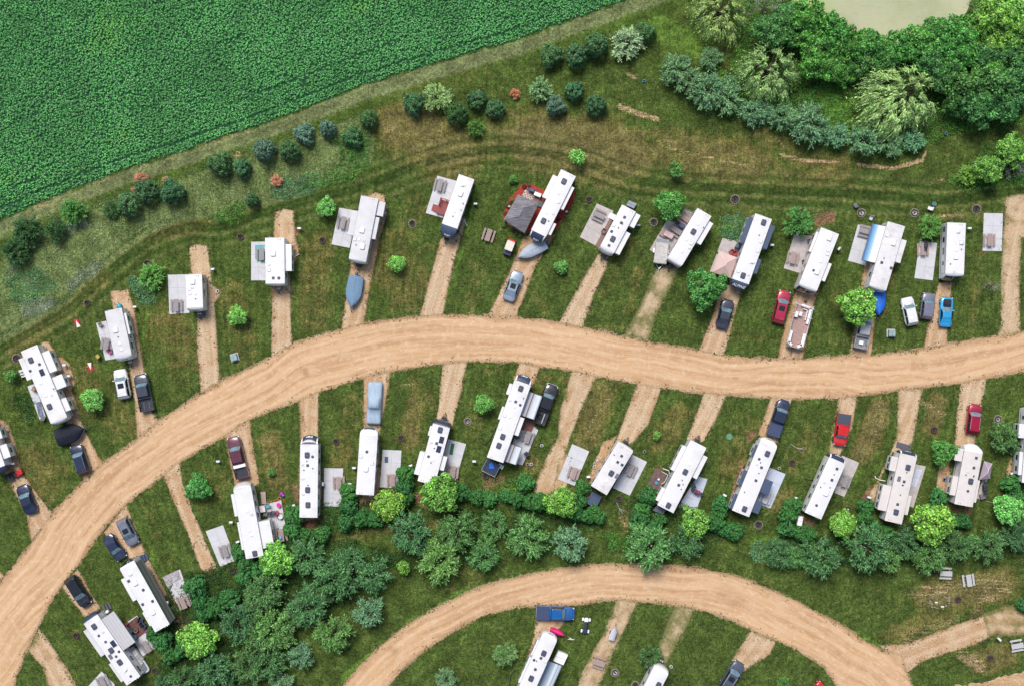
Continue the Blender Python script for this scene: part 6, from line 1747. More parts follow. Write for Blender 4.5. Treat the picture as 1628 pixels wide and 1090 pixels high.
    for s in (-1, 1): b.tube((s * .54, -hl + .5, .9), (s * .52, -hl + .6, 1.8), .02); b.tube((s * .54, hl - .75, .9), (s * .52, hl - .75, 1.8), .02)
    b.build('roof_post', M['black_plastic'], e)
    for s in (-1, 1):
        for y in (-hl + .4, hl - .45): wheel(e, s * .56, y, .23, .18)
    # lawn tractor with cart
    loc, a, L = frame(2, (140, 808), (42, 850), .6); e = empty('lawn_tractor', (*loc, 0), a); tag(e, 'small red lawn tractor coupled to a black cart', 'lawn tractor'); LM.append((*N(2, 90, 830), 'red lawn tractor'))
    hl = L / 2
    b = MB(); b.rbox(-.38, .38, hl - .85, hl - .05, .35, .95, .14, .1); b.rbox(-.5, .5, hl - 1.15, hl - .75, .3, .62, .1, .05); b.build('hood', paint('paint_red', PAINT['red']), e)
    b = MB(); b.rbox(-.25, .25, hl - 1.45, hl - 1.1, .55, .8, .08, .05); b.tube((0, hl - .95, .7), (0, hl - 1.02, 1.05), .02); b.torus(0, hl - 1.02, 1.06, .16, .02, 14, 5); b.build('seat', M['black_plastic'], e)
    for s in (-1, 1): wheel(e, s * .42, hl - .3, .2, .14); wheel(e, s * .46, hl - 1.25, .28, .22)
    b = MB(); b.box(-.58, .58, -hl, hl - 1.65, .4, .5)
    for s in (-1, 1): xa, xb = sorted((s * .58, s * .53)); b.box(xa, xb, -hl, hl - 1.65, .5, .8)
    b.box(-.53, .53, -hl, -hl + .05, .5, .8); b.box(-.53, .53, hl - 1.7, hl - 1.65, .5, .8); b.box(-.5, .5, -hl + .08, -hl + .5, .505, .7); b.build('cart', mat('cart_black', (.03, .035, .045), .5), e)
    for s in (-1, 1): wheel(e, s * .5, -hl + .6, .2, .14)
    # quad bike
    loc, a, L = frame(23, (515, 662), (502, 765), .7); e = empty('quad_bike', (*loc, 0), a); tag(e, 'white-nosed black quad bike on the grass beside the blue pickup', 'quad bike'); LM.append((*N(23, 510, 710), 'quad bike'))
    hl = L / 2
    b = MB(); b.sm = True; b.rbox(-.34, .34, hl - .75, hl - .05, .5, .85, .22, .12); b.sm = False; b.build('front_fairing', M['ac_white'], e)
    b = MB(); b.rbox(-.2, .2, -hl + .2, hl - .6, .5, .9, .1, .08); b.rbox(-.38, .38, -hl + .1, -hl + .75, .62, .85, .16, .08); b.build('seat', M['navy'], e)
    b = MB(); b.path([(-.42, hl - .75, 1.05), (-.12, hl - .68, 1.0), (.12, hl - .68, 1.0), (.42, hl - .75, 1.05)], .025); b.build('handlebar', M['black_plastic'], e)
    for s in (-1, 1):
        for y in (hl - .35, -hl + .45): wheel(e, s * .52, y, .28, .22, 'steel'); b = MB(); b.rbox(s * .52 - .13, s * .52 + .13, y - .25, y + .25, .575, .62, .08, .02); b.build('fender', M['ac_white'], e)
    # covered motorbike trailer
    loc, a, L = frame(23, (692, 718), (665, 800), .8); e = empty('cargo_trailer', (*loc, 0), a); tag(e, 'tiny trailer under a pale lilac cover on the grassy drive', 'trailer'); LM.append((*N(23, 685, 755), 'tiny lilac trailer')); hl = L / 2
    b = MB(); b.sm = False; hull(b, L, .95, .95, .45, crown=.18, stern=1.0); b.build('cover', mat('cover_lilac', (.50, .50, .58), .7, var=.06, bump=.06), e)
    b = MB(); b.tube((0, hl - .2, .42), (0, hl + .45, .42), .035); b.tube((0, hl + .3, .02), (0, hl + .3, .5), .03); b.build('hitch', M['grey_frame'], e)
    for s in (-1, 1): wheel(e, s * .42, -.1, .24, .15)
    # pink covered item (motorbike shape)
    loc, a, L = frame(23, (378, 772), (292, 732), .6); e = empty('covered_motorbike', (*loc, 0), a); tag(e, 'vivid pink covered motorbike above the inner camper', 'covered motorbike'); LM.append((*N(23, 335, 752), 'pink cover')); hl = L / 2
    b = MB(); b.sm = True; hull(b, L, .85, .75, .12, crown=.35, stern=.75); b.build('cover', mat('cover_pink', (.70, .012, .17), .5, var=.1, bump=.05), e)
    b = MB(); b.path([(-.4, -hl + .45, 1.0), (0, -hl + .3, 1.05), (.42, -hl + .45, 1.0)], .03); b.build('handlebar', M['black_plastic'], e)
    for y in (-hl + .3, hl - .35): wheel(e, .02, y, .26, .12)


# ================================================================= SITE FURNITURE
SLABS = []


def patio(px, label=None, m='concrete', z=.07):
    P = WP(px); SLABS.append(P)
    cx = sum(p[0] for p in P) / len(P); cy = sum(p[1] for p in P) / len(P)
    b = MB(); b.prism([(x - cx, y - cy) for x, y in P], -.02, z)
    # saw joints across the slab
    if len(P) == 4:
        b.cur = 1; v = [Vector((x - cx, y - cy, 0)) for x, y in P]
        for f in (1 / 3, 2 / 3) if (v[1] - v[2]).length > 4 else (.5,):
            p, q = v[0].lerp(v[3], f), v[1].lerp(v[2], f); d = (q - p).normalized(); nn = Vector((-d.y, d.x, 0)) * .018
            b.add([(*(p + nn).xy, z + .003), (*(q + nn).xy, z + .003), (*(q - nn).xy, z + .003), (*(p - nn).xy, z + .003)], [(3, 2, 1, 0)])
        p, q = v[0].lerp(v[1], .5), v[3].lerp(v[2], .5); d = (q - p).normalized(); nn = Vector((-d.y, d.x, 0)) * .018
        b.add([(*(p + nn).xy, z + .003), (*(q + nn).xy, z + .003), (*(q - nn).xy, z + .003), (*(p - nn).xy, z + .003)], [(3, 2, 1, 0)])
    o = b.build('concrete_patio', [M[m], M['joint']], None, (cx, cy, 0)); tag(o, kind='structure')
    if label: o['label'] = label
    return o


def prep_slabs():
    mat('concrete', (.55, .555, .59), .85, var=.07, scale=.8, bump=.02, dirt=(.45, .45, .47), dirtamt=.6); mat('concrete_warm', (.46, .42, .41), .85, var=.10, scale=1.2, bump=.02, dirt=(.34, .31, .30), dirtamt=.7)
    mat('concrete_blue', (.50, .55, .66), .8, var=.05, scale=.7); mat('joint', (.33, .33, .35), .9)
    mat('mulch', (.40, .045, .028), .95, var=.35, scale=6, bump=.3); mat('soil', (.16, .10, .07), .95, var=.3, scale=5, bump=.2)
    for t, q, m in ((1, (1035, 648, 1145, 645, 1168, 882, 1045, 890), 'concrete'), (1, (593, 945, 655, 930, 722, 1160, 650, 1172), 'concrete'), (11, (-2, 445, 90, 443, 90, 682, -2, 682), 'concrete'),
                    (11, (540, 235, 660, 256, 604, 482, 493, 460), 'concrete'), (11, (1145, 38, 1262, 70, 1195, 302, 1073, 268), 'concrete'), (21, (577, 208, 680, 255, 568, 468, 472, 415), 'concrete_warm'),
                    (21, (1010, 308, 1105, 345, 1045, 560, 902, 495), 'concrete_warm'), (21, (1352, 420, 1470, 450, 1410, 668, 1273, 628), 'concrete_warm'), (31, (212, 400, 335, 408, 262, 642, 146, 608), 'concrete_warm'),
                    (31, (604, 338, 700, 360, 652, 592, 542, 560), 'concrete'), (31, (985, 440, 1092, 452, 1065, 682, 952, 668), 'concrete'), (31, (1380, 268, 1497, 270, 1490, 502, 1372, 500), 'concrete'),
                    (12, (447, 788, 565, 790, 550, 1025, 447, 1022), 'concrete'), (12, (808, 675, 924, 680, 910, 913, 790, 905), 'concrete'), (12, (1212, 610, 1322, 640, 1258, 865, 1145, 822), 'concrete'),
                    (22, (115, 470, 216, 555, 118, 770, 20, 745), 'concrete'), (22, (425, 640, 530, 685, 440, 897, 337, 857), 'concrete'), (22, (795, 705, 886, 750, 780, 957, 675, 910), 'concrete'), (22, (1195, 838, 1258, 856, 1188, 1052, 1075, 1030), 'concrete_blue'),
                    (32, (60, 785, 158, 825, 65, 1036, -30, 1000), 'concrete_blue'), (32, (505, 710, 612, 755, 520, 965, 460, 940), 'concrete_warm'), (32, (950, 762, 1022, 777, 945, 1032, 900, 1015), 'concrete_warm'), (32, (1372, 850, 1402, 852, 1375, 985, 1335, 975), 'concrete_warm'),
                    (3, (1268, 130, 1375, 93, 1455, 310, 1357, 348), 'concrete'), (3, (1003, 415, 1110, 365, 1185, 580, 1113, 618), 'concrete'), (3, (768, 700, 845, 650, 958, 850, 880, 902), 'concrete'), (3, (627, 994, 706, 1072, 706, 1130, 540, 1090), 'concrete'),
                    (12, (75, 1003, 182, 982, 222, 1215, 138, 1242), 'concrete')):
        patio(TP(t, *q), None, m)
    o = patio(TP(32, 962, 792, 1000, 798, 962, 905, 932, 893), None, 'concrete_blue', .09)
    for nm, t, q, m, lb in (('mulch_bed', 21, (118, 90, 175, 88, 240, 125, 330, 160, 440, 135, 438, 190, 400, 250, 350, 340, 310, 390, 240, 400, 160, 400, 120, 380, 40, 350, 0, 300, 20, 210, 60, 165), 'mulch', 'red mulch bed around the gazebo'),):
        Pl = WP(TP(t, *q)); SLABS.append(Pl)
        region(nm, lambda X, Y, Pl=Pl: sdpoly(Pl, X, Y) + .15 * fbm(X * 3, Y * 3, 2, 4) * 2, bbox(Pl), .15, .014, M[m])


def picnic(t, x, y, deg, mk='wood_grey', L=1.85, things=None):
    px, py = N(t, x, y); X, Y = W(px, py, .7)
    e = empty('picnic_table', (X, Y, onslab(X, Y)), math.radians(deg)); rr = random.Random(int(px * 7 + py))
    auto(e, {'wood_grey': 'weathered wooden picnic table', 'wood_pink': 'pinkish wooden picnic table', 'wood_white': 'pale grey picnic table'}[mk], 'picnic table', 'picnic tables on the pitches', px, py)
    b = MB()
    for k in range(5): b.box(-.38 + k * .155, -.38 + k * .155 + .135, -L / 2 + rr.uniform(-.01, .01), L / 2, .72, .76)
    b.build('table_top', M[mk], e)
    for s in (-1, 1):
        b = MB()
        for k in range(2): xa = s * (.69 + k * .15); b.box(xa - .065, xa + .065, -L / 2, L / 2, .43, .465)
        b.build('bench', M[mk], e)
        y_ = s * L * .36; b = MB(); b.box(-.88, .88, y_ - .02, y_ + .02, .36, .43); b.box(-.38, .38, y_ - .021, y_ + .021, .64, .72)
        for q in (-1, 1): b.tube((q * .58, y_ + .03, 0), (q * .26, y_ + .03, .72), .045, 4)
        b.build('leg_frame', M[mk], e)
    return e


def onslab(X, Y):
    P0 = np.array([[X]]); P1 = np.array([[Y]])
    return .074 if any(sdpoly(P, P0, P1)[0, 0] < 0 for P in SLABS[:30]) else 0.0


def firepit(t, x, y, k='iron', r=.42):
    px, py = N(t, x, y); X, Y = W(px, py, .2); e = empty('fire_pit', (X, Y, 0)); rr = random.Random(int(px + py * 3))
    auto(e, {'iron': 'dark iron fire ring', 'stone': 'stone-edged fire ring', 'ash': 'fire ring with pale ash'}[k], 'fire pit', 'fire rings on the lawns', px, py)
    b = MB(); n = 22; vs = []; fs = []
    for i in range(n):
        c, s = math.cos(2 * math.pi * i / n), math.sin(2 * math.pi * i / n)
        vs += [(c * r, s * r, 0), (c * r, s * r, .28), (c * (r - .05), s * (r - .05), .28), (c * (r - .05), s * (r - .05), .03)]
    for i in range(n):
        j = (i + 1) % n
        for q in range(3): fs.append((i * 4 + q, j * 4 + q, j * 4 + q + 1, i * 4 + q + 1))
    b.add(vs, fs); b.build('ring', M['rust'], e)
    b = MB(); b.cyl(0, 0, 0.005, .04, r - .055, n=18)
    b.build('ash_bed', M['ash_pale' if k == 'ash' else 'ash_dark'], e)
    b = MB()
    for q in range(3): a = rr.uniform(0, 3); b.tube((-.22 * math.cos(a), -.22 * math.sin(a), .07), (.22 * math.cos(a), .22 * math.sin(a), .13), .045, 6)
    b.build('charred_log', M['charcoal'], e)
    b = MB()
    if k != 'iron':
        for i in range(15):
            a = 2 * math.pi * i / 15; b.rbox(math.cos(a) * (r + .16) - .1, math.cos(a) * (r + .16) + .1, math.sin(a) * (r + .16) - .09, math.sin(a) * (r + .16) + .09, 0, rr.uniform(.08, .16), .06, .04, 2)
        b.build('border_stones', M['stone'], e)
    else:
        b.torus(0, 0, .015, r + .12, .06, 22, 4); b.build('soil_rim', M['soil'], e)


def post(t, x, y, deg=0, k='box'):
    px, py = N(t, x, y); X, Y = W(px, py, .8); e = empty('utility_pedestal', (X, Y, 0), math.radians(deg))
    auto(e, 'white utility post', 'utility post', 'hook-up posts beside the campers', px, py)
    b = MB(); b.box(-.09, .09, -.07, .07, 0, .75); b.build('post', M['wood_grey'], e)
    b = MB(); b.rbox(-.28, .28, -.15, .15, .62, 1.12, .05, .06); b.build('meter_box', mat('post_white', (.72, .74, .78), .4), e)
    b = MB(); b.rbox(-.22, .22, -.175, -.152, .72, 1.02, .01, .005); b.build('outlet_cover', M['stripe_grey'], e)


def simple(name, label, cat, loc, rz, parts, group=None):
    """parts: (part name, MB, material)"""
    e = empty(name, loc, rz); tag(e, label, cat, group)
    for pn, b, m in parts: b.build(pn, m, e)
    return e


def chair(t, x, y, deg, m, label, z=None):
    px, py = N(t, x, y); X, Y = W(px, py, .5); z = onslab(X, Y) if z is None else z
    s = MB(); s.rbox(-.28, .28, -.26, .26, .40, .44, .05, .02); k = MB(); k.add([(-.28, -.26, .42), (.28, -.26, .42), (.28, -.42, .92), (-.28, -.42, .92), (-.28, -.29, .42), (.28, -.29, .42), (.28, -.45, .92), (-.28, -.45, .92)], [(0, 1, 2, 3), (7, 6, 5, 4), (0, 4, 5, 1), (2, 6, 7, 3), (0, 3, 7, 4), (1, 5, 6, 2)])
    e = simple('camp_chair', label, 'chair', (X, Y, z), math.radians(deg), [('seat', s, m), ('backrest', k, m)], 'camp chairs')
    for sx in (-1, 1):
        b = MB(); b.tube((sx * .3, .26, 0), (sx * .3, -.26, .6), .015, 5); b.tube((sx * .3, -.30, 0), (sx * .3, .22, .6), .015, 5); b.box(sx * .3 - .03, sx * .3 + .03, -.28, .24, .6, .62); b.build('side_frame', M['grey_frame'], e)
    return e


def grill(t, x, y, deg, m, label, big=False):
    px, py = N(t, x, y); X, Y = W(px, py, .9); k = 1.25 if big else 1
    b = MB(); b.rbox(-.4 * k, .4 * k, -.26 * k, .26 * k, .75, 1.08, .14, .12); c = MB()
    for s in (-1, 1): c.box(s * .62 * k - .2, s * .62 * k + .2, -.22, .22, .80, .83)
    l = MB(); l.box(-.36, .36, -.22, .22, .12, .74)
    return simple('barbecue_grill', label, 'grill', (X, Y, onslab(X, Y)), math.radians(deg), [('lid', b, m), ('side_shelf', c, M['black_plastic']), ('cabinet', l, M['black_plastic'])])


def umbrella_hip(name, label, cat, t, q, zt, ze, roofm, postm, rows=7, ridge=.35, curb=True):
    P = WP([p for p in TP(t, *q)]); k = 1 - ze / HC; P = [(x * k, y * k) for x, y in P]
    cx = sum(p[0] for p in P) / 4; cy = sum(p[1] for p in P) / 4
    e = empty(name, (cx, cy, 0)); tag(e, label, cat)
    v = [Vector((x - cx, y - cy, ze)) for x, y in P]
    # ridge along the long axis
    m01, m23 = (v[0] + v[1]) / 2, (v[2] + v[3]) / 2
    r0 = m01.lerp(m23, ridge); r1 = m01.lerp(m23, 1 - ridge); r0.z = r1.z = zt
    b = MB(); low = [Vector((p.x, p.y, ze - .12)) for p in v]
    pts = [tuple(p) for p in v] + [tuple(r0), tuple(r1)] + [tuple(p) for p in low]
    b.add(pts, [(0, 1, 4), (1, 2, 5, 4), (2, 3, 5), (3, 0, 4, 5), (0, 6, 7, 1), (1, 7, 8, 2), (2, 8, 9, 3), (3, 9, 6, 0)])
    rf = b.build('roof', roofm, e)
    if curb:   # raised ridge cap and hip lines
        b = MB(); b.tube(r0, r1, .05, 6)
        for p, r in ((v[0], r0), (v[1], r0), (v[2], r1), (v[3], r1)): b.tube(p, r, .035, 5)
        b.build('ridge_cap', M['hip_line'] if name == 'gazebo' else M['canopy_seam'], rf)
    b = MB()
    for p in v: q_ = p * .93; b.box(q_.x - .06, q_.x + .06, q_.y - .06, q_.y + .06, 0, ze - .05)
    b.build('post', postm, e)
    return e, v, (cx, cy)


def build_props():
    mat('wood_grey', (.30, .27, .27), .8, var=.25, scale=5, stretch=(8, 1, 1)); mat('wood_pink', (.36, .27, .25), .8, var=.18, scale=5, stretch=(8, 1, 1)); mat('wood_white', (.50, .50, .52), .7, var=.12, scale=5, stretch=(8, 1, 1))
    mat('rust', (.10, .065, .05), .7, metal=.3, var=.3); mat('ash_dark', (.05, .05, .05), .95, var=.4, scale=8); mat('ash_pale', (.42, .42, .45), .95, var=.3, scale=8); mat('charcoal', (.02, .02, .02), .9); mat('stone', (.26, .23, .20), .9, var=.25, scale=6)
    mat('hip_line', (.24, .24, .27), .7); mat('canopy_seam', (.74, .60, .56), .7)
    mat('redwood', (.26, .055, .05), .6, var=.15, scale=4, stretch=(1, 8, 1)); mat('brown_board', (.22, .13, .11), .7, var=.15, scale=4, stretch=(8, 1, 1)); mat('teal_cloth', (.12, .38, .38), .8, var=.15)
    for a in ((1, 1085, 835, 0, 'wood_grey'), (1, 1612, 520, 0, 'wood_grey'), (11, 563, 326, -12, 'wood_grey'), (11, 1160, 93, -15, 'wood_grey'), (11, 1460, 403, -18, 'wood_pink'), (21, 590, 280, 65, 'wood_grey'),
              (31, 205, 542, -12, 'wood_pink'), (31, 648, 378, 75, 'wood_grey'), (31, 1008, 490, 0, 'wood_pink'), (31, 1418, 432, 0, 'wood_pink'), (12, 536, 878, 2, 'wood_pink'), (12, 868, 862, 0, 'wood_pink'), (12, 1240, 812, -8, 'wood_pink'),
              (22, 152, 598, -18, 'wood_grey'), (22, 435, 820, -18, 'wood_pink'), (22, 785, 800, -24, 'wood_grey'), (32, 528, 868, -20, 'wood_grey'), (32, 40, 970, -22, 'wood_white'), (3, 1387, 252, 18, 'wood_grey'), (3, 1128, 572, 22, 'wood_pink'),
              (3, 905, 842, 30, 'wood_grey'), (3, 632, 1060, 25, 'wood_grey'), (13, 183, 155, 8, 'wood_pink'), (33, 1148, 392, 88, 'wood_white'), (33, 1290, 435, 8, 'wood_white'), (33, 1588, 838, 100, 'wood_white'), (23, 590, 945, 72, 'wood_pink'), (2, 655, 25, -8, 'wood_grey'), (21, 1065, 372, 55, 'wood_grey'), (21, 1120, 300, 55, 'wood_pink')):
        picnic(*a)
    for a in ((1, 1482, 415), (1, 906, 576), (1, 538, 822), (11, 437, 437), (11, 990, 332, 'stone'), (21, 530, 186), (21, 928, 322, 'stone'), (21, 1430, 182, 'stone', .5), (31, 270, 258), (31, 628, 266, 'ash', .45), (31, 955, 265, 'ash', .45), (31, 1337, 243, 'stone', .5),
              (2, 100, 115, 'stone', .5), (12, 521, 627), (12, 922, 605), (12, 1331, 502, 'ash', .36), (12, 1443, 840), (22, 715, 980), (32, 200, 757), (32, 1075, 555), (32, 1470, 488, 'ash'), (3, 1433, 375), (3, 1140, 675), (3, 470, 775), (3, 955, 993),
              (23, 690, 1005, 'ash'), (23, 1575, 92, 'stone', .45), (33, 1073, 390), (33, 1222, 553), (33, 1422, 915), (32, 545, 1045), (13, 178, 40, 'ash', .34), (23, 815, 1080, 'stone', .4)):
        firepit(*a)
    for a in ((1, 1312, 613, 10), (1, 832, 845, 5), (11, 295, 362), (11, 1380, 211), (11, 818, 268), (21, 832, 342), (31, 487, 487, 50), (31, 1290, 362), (31, 75, 465), (2, 398, 155), (2, 425, 222), (2, 80, 760), (12, 980, 773, 20), (12, 605, 886), (12, 258, 1018, 20), (12, 440, 886, 90),
              (22, 525, 842), (22, 918, 912), (22, 1365, 955, -30), (32, 225, 973, -20), (32, 672, 968, -15), (32, 1553, 823, -10), (32, 1108, 924), (3, 1467, 195, 20), (3, 1190, 430, 15), (3, 1425, 75), (12, 1372, 747), (33, 1475, 797, -45), (2, 1345, 747), (12, 632, 787)):
        post(*a)
    # transformers
    for t, x, y, dg in ((2, 1440, 108, 15), (31, 815, 1005, 0)):
        px, py = N(t, x, y); X, Y = W(px, py, .7); b = MB(); b.rbox(-.5, .5, -.5, .5, .1, .85, .05, .05); b2 = MB(); b2.box(-.62, .62, -.6, .6, 0, .1); b3 = MB(); b3.box(-.02, .02, -.51, .3, .85, .865)
        simple('transformer_box', 'pale green utility cabinet ' + ('beside the bare gravel drive' if t == 2 else 'on the lawn below the white car'), 'utility box', (X, Y, 0), math.radians(dg), [('cabinet', b, mat('cabinet_green', (.25, .36, .36), .5)), ('plinth', b2, M['concrete']), ('latch', b3, M['stripe_grey'])], 'green utility cabinets')
    # bean-bag boards
    for t, x, y, dg, lb in ((1, 475, 945, 20, 'red bean-bag board with white triangle, upper one on the lawn'), (2, 555, 165, 10, 'red bean-bag board with white triangle, lower one left of the white car')):
        px, py = N(t, x, y); X, Y = W(px, py, .2); b = MB(); s = 1 if t == 1 else -1
        b.add([(-.32, -.62, .06), (.32, -.62, .06), (.32, .62, .3), (-.32, .62, .3), (-.32, -.62, .02), (.32, -.62, .02), (.32, .62, .26), (-.32, .62, .26)], [(0, 1, 2, 3), (7, 6, 5, 4), (0, 4, 5, 1), (1, 5, 6, 2), (2, 6, 7, 3), (3, 7, 4, 0)])
        w = MB(); w.add([(-.30, -.6 * s, .18 - .116 * s + .008), (.30, -.6 * s, .18 - .116 * s + .008), (0, .45 * s, .18 + .087 * s + .008)], [(0, 1, 2) if s > 0 else (2, 1, 0)])
        l = MB(); l.box(-.3, -.26, .5, .56, 0, .25); l.box(.26, .3, .5, .56, 0, .25)
        simple('cornhole_board', lb, 'game board', (X, Y, 0), math.radians(dg), [('board', b, mat('board_red', (.62, .02, .05), .5)), ('white_triangle', w, M['ac_white']), ('leg', l, M['wood_grey'])], 'bean-bag boards')
    # gazebo
    shing = NT('gazebo_shingles'); tc = shing.n('TexCoord').outputs['Object']; v = shing.mapped(tc, (.5, 6, 1), math.radians(28))
    c = shing.mix(shing.ramp(shing.noise(v, 1.2, 3, .7), .4, .6), (.13, .125, .14), (.24, .23, .255)); shm = shing.done(shing.pbr(c, .85))
    e, v, c0 = umbrella_hip('gazebo', 'hip-roofed gazebo with grey shingles on a red mulch bed', 'gazebo', 21, (92, 152, 218, 208, 132, 392, 3, 308), 3.5, 2.45, shm, M['redwood']); LM.append((*N(21, 110, 270), 'gazebo'))
    b = MB(); b.prism([(p.x * 1.02, p.y * 1.02) for p in v], 0, .12); b.build('deck_floor', M['brown_board'], e)
    b = MB()
    for i in range(4): b.tube(tuple(v[i] * .94 - Vector((0, 0, 1.45 + .1))), tuple(v[(i + 1) % 4] * .94 - Vector((0, 0, 1.55))), .05)
    b.build('railing', M['redwood'], e)
    # deck behind the gazebo with a wicker rug, grill and bench
    P = WP(TP(21, 150, 108, 248, 152, 215, 215, 118, 160)); SLABS.append(P); b = MB(); b.prism(P, .0, .16); tag(b.build('wooden_deck', M['brown_board']), 'brown board deck between the gazebo and its camper', 'deck')
    X, Y = WT(21, 152, 165, .2); b = MB(); b.rbox(-.85, .85, -.7, .7, 0, .02, .03, .005)
    for i in range(-3, 4):
        for j in range(-2, 3):
            if (i + j) % 2 == 0: b.cur = 1; b.box(i * .24 - .08, i * .24 + .08, j * .26 - .09, j * .26 + .09, .021, .026)
    o = b.build('patterned_rug', [mat('rug_cream', (.50, .42, .38), .9), mat('rug_brown', (.17, .09, .08), .9)], None, (X, Y, .161), math.radians(-28)); tag(o, 'cream and brown patterned rug on the deck above the gazebo', 'rug')
    X, Y = WT(21, 212, 155, .6); b = MB(); b.rbox(-.55, .55, -.3, .3, .35, .85, .08, .08); b2 = MB(); [b2.box(sx * .5 - .04, sx * .5 + .04, -.28, .28, 0, .35) for sx in (-1, 1)]
    simple('cooler_chest', 'white cooler chest between the gazebo and its camper', 'cooler', (X, Y, .16), math.radians(-22), [('chest', b, M['ac_white']), ('leg', b2, M['grey_frame'])])
    grill(21, 178, 128, -20, M['slate'], 'dark grill on the deck above the gazebo')
    X, Y = WT(21, 232, 213, .3); b = MB(); [b.box(-.45 + i * .02, .45, -.5 + i * .34, -.5 + i * .34 + .32, 0, .2 + i * .2) for i in range(3)]; simple('entry_steps', 'grey entry steps beside the gazebo camper', 'steps', (X, Y, 0), math.radians(-118), [('steps', b, M['grey_frame'])], 'camper entry steps')
    # planting round the gazebo
    rng = np.random.default_rng(8); k = 0
    fl = leaf_material('red_plants', (.20, .02, .02), .2, .5, 1.6, alt=(.06, .14, .03), altf=(.45, .6), pscale=2); gl = leaf_material('pot_plants', (.09, .22, .03), .2, .5, 1.6)
    for x, y, r_, m in ((30, 225, .45, fl), (15, 270, .35, fl), (5, 345, .5, gl), (60, 190, .3, gl), (130, 105, .4, fl), (160, 95, .3, fl), (110, 402, .55, gl), (65, 375, .35, fl), (345, 310, .35, fl), (350, 318, .25, gl), (45, 205, .35, fl), (20, 320, .35, fl), (85, 392, .4, fl)):
        X, Y = WT(21, x, y, .2); V, F = tufts(np.array([0.0]), np.array([0.0]), rng, r_ * 1.1, r_, 260, .11, .07)
        me = npmesh('foliage', V, F, m); e = empty('garden_plant', (X, Y, .015)); px, py = N(21, x, y); auto(e, 'red garden plant' if m is fl else 'green potted plant', 'plant', 'plants of the mulch bed', px, py)
        o = bpy.data.objects.new('foliage', me); COL.objects.link(o); o.parent = e; b = MB(); b.cyl(0, 0, 0, .22, .16, .2); b.build('pot', M['brown_board'], e)
    for x, y in ((390, 258), (300, 318 + 40), (37, 226)):
        X, Y = WT(21, x, y, .3); b = MB(); b.sm = True; b.cyl(0, 0, 0, .25, .1, .14); b.dome(0, 0, .22, .22, .2, .18)
        px, py = N(21, x, y); e = empty('garden_ornament', (X, Y, 0)); auto(e, 'small pale garden ornament', 'ornament', 'garden ornaments', px, py); b.build('ornament', M['ac_white'], e)
    # pinkish canopy
    pc = mat('canopy_pink', (.60, .43, .40), .75, var=.05, scale=.8)
    e, v, c0 = umbrella_hip('pop_up_canopy', 'peach square canopy beside the navy-topped camper', 'canopy', 21, (1330, 500, 1442, 541, 1402, 668, 1288, 632), 3.0, 2.1, pc, M['grey_frame'], ridge=.45); LM.append((*N(21, 1365, 585), 'peach canopy'))
    grill(21, 1445, 470, 60, M['slate'], 'dark grill above the peach canopy')
    chair(21, 1405, 510, 140, mat('chair_red', (.45, .05, .04), .7), 'red-brown chair above the peach canopy'); chair(21, 1430, 520, 200, M['chair_red'], 'second red-brown chair beside the peach canopy, nearer the camper')
    mv = mat('canopy_mauve', (.36, .29, .36), .75, var=.06, scale=.8)
    e, v, c0 = umbrella_hip('pop_up_canopy', 'mauve canopy against the tan-roofed camper', 'canopy', 32, (1383, 745, 1432, 760, 1418, 852, 1352, 860), 2.6, 1.9, mv, M['grey_frame'], ridge=.4); LM.append((*N(32, 1400, 800), 'mauve canopy'))
    grill(32, 1390, 912, 90, M['black_plastic'], 'black grill below the mauve canopy', True)
    X, Y = WT(32, 1375, 965, .5); b = MB(); b.rbox(-.4, .4, -.35, .35, 0, .55, .05, .03); b.cur = 1; b.box(-.38, .38, -.02, .02, .55, .56); simple('storage_box', 'mauve-grey storage box below the black grill', 'box', (X, Y, 0), .2, [('box', b, [mat('box_mauve', (.18, .15, .18), .6), M['black_plastic']])])
    # red deck of the blue-nosed trailer
    X, Y = WT(11, 1185, 232, .5); e = empty('wooden_deck', (X, Y, 0), math.radians(-17)); tag(e, 'red-stained wooden deck with railing and steps beside the blue-nosed trailer', 'deck')
    b = MB(); [b.box(-.85, 1.0, -1.15 + i * .17, -1.15 + i * .17 + .155, .5, .56) for i in range(13)]; b.build('floor_boards', M['redwood'], e)
    b = MB(); b.box(-.85, -.72, .1, 1.2, 1.3, 1.38); b.box(-.85, 1.0, 1.07, 1.2, 1.3, 1.38); b.box(-.85, .3, -1.2, -1.07, 1.3, 1.38)
    for q in ((-.78, .12), (-.78, 1.13), (.95, 1.13), (.1, 1.13), (-.78, -1.13), (.2, -1.13)): b.box(q[0] - .05, q[0] + .05, q[1] - .05, q[1] + .05, 0, 1.3)
    for i in range(7): b.box(-.80, -.76, .2 + i * .15, .24 + i * .15, .56, 1.3)
    b.build('railing', M['redwood'], e)
    b = MB(); [b.box(-.85 - (i + 1) * .3, -.85 - i * .3 - .01, -1.0, .05, 0, .42 - i * .14) for i in range(3)]; b.build('steps', M['redwood'], e)
    # porch with rail of the brown-deck camper
    X, Y = WT(22, 953, 860, .4); e = empty('wooden_deck', (X, Y, 0), math.radians(-28)); tag(e, 'brown ground deck with white rail left of its camper', 'deck')
    b = MB(); b.box(-1.05, 1.0, -1.45, 1.45, 0, .14); b.build('floor_boards', mat('deck_plum', (.14, .085, .080), .8, var=.3, scale=3, bump=.1), e)
    b = MB(); b.path([(-.1, 1.4, 1.0), (.95, 1.4, 1.0), (.95, .1, 1.0), (.7, -.3, .9)], .035); [b.tube((x, y, .1), (x, y, 1.0), .03) for x, y in ((-.1, 1.4), (.95, 1.4), (.95, .1))]; b.build('railing', M['ac_white'], e)
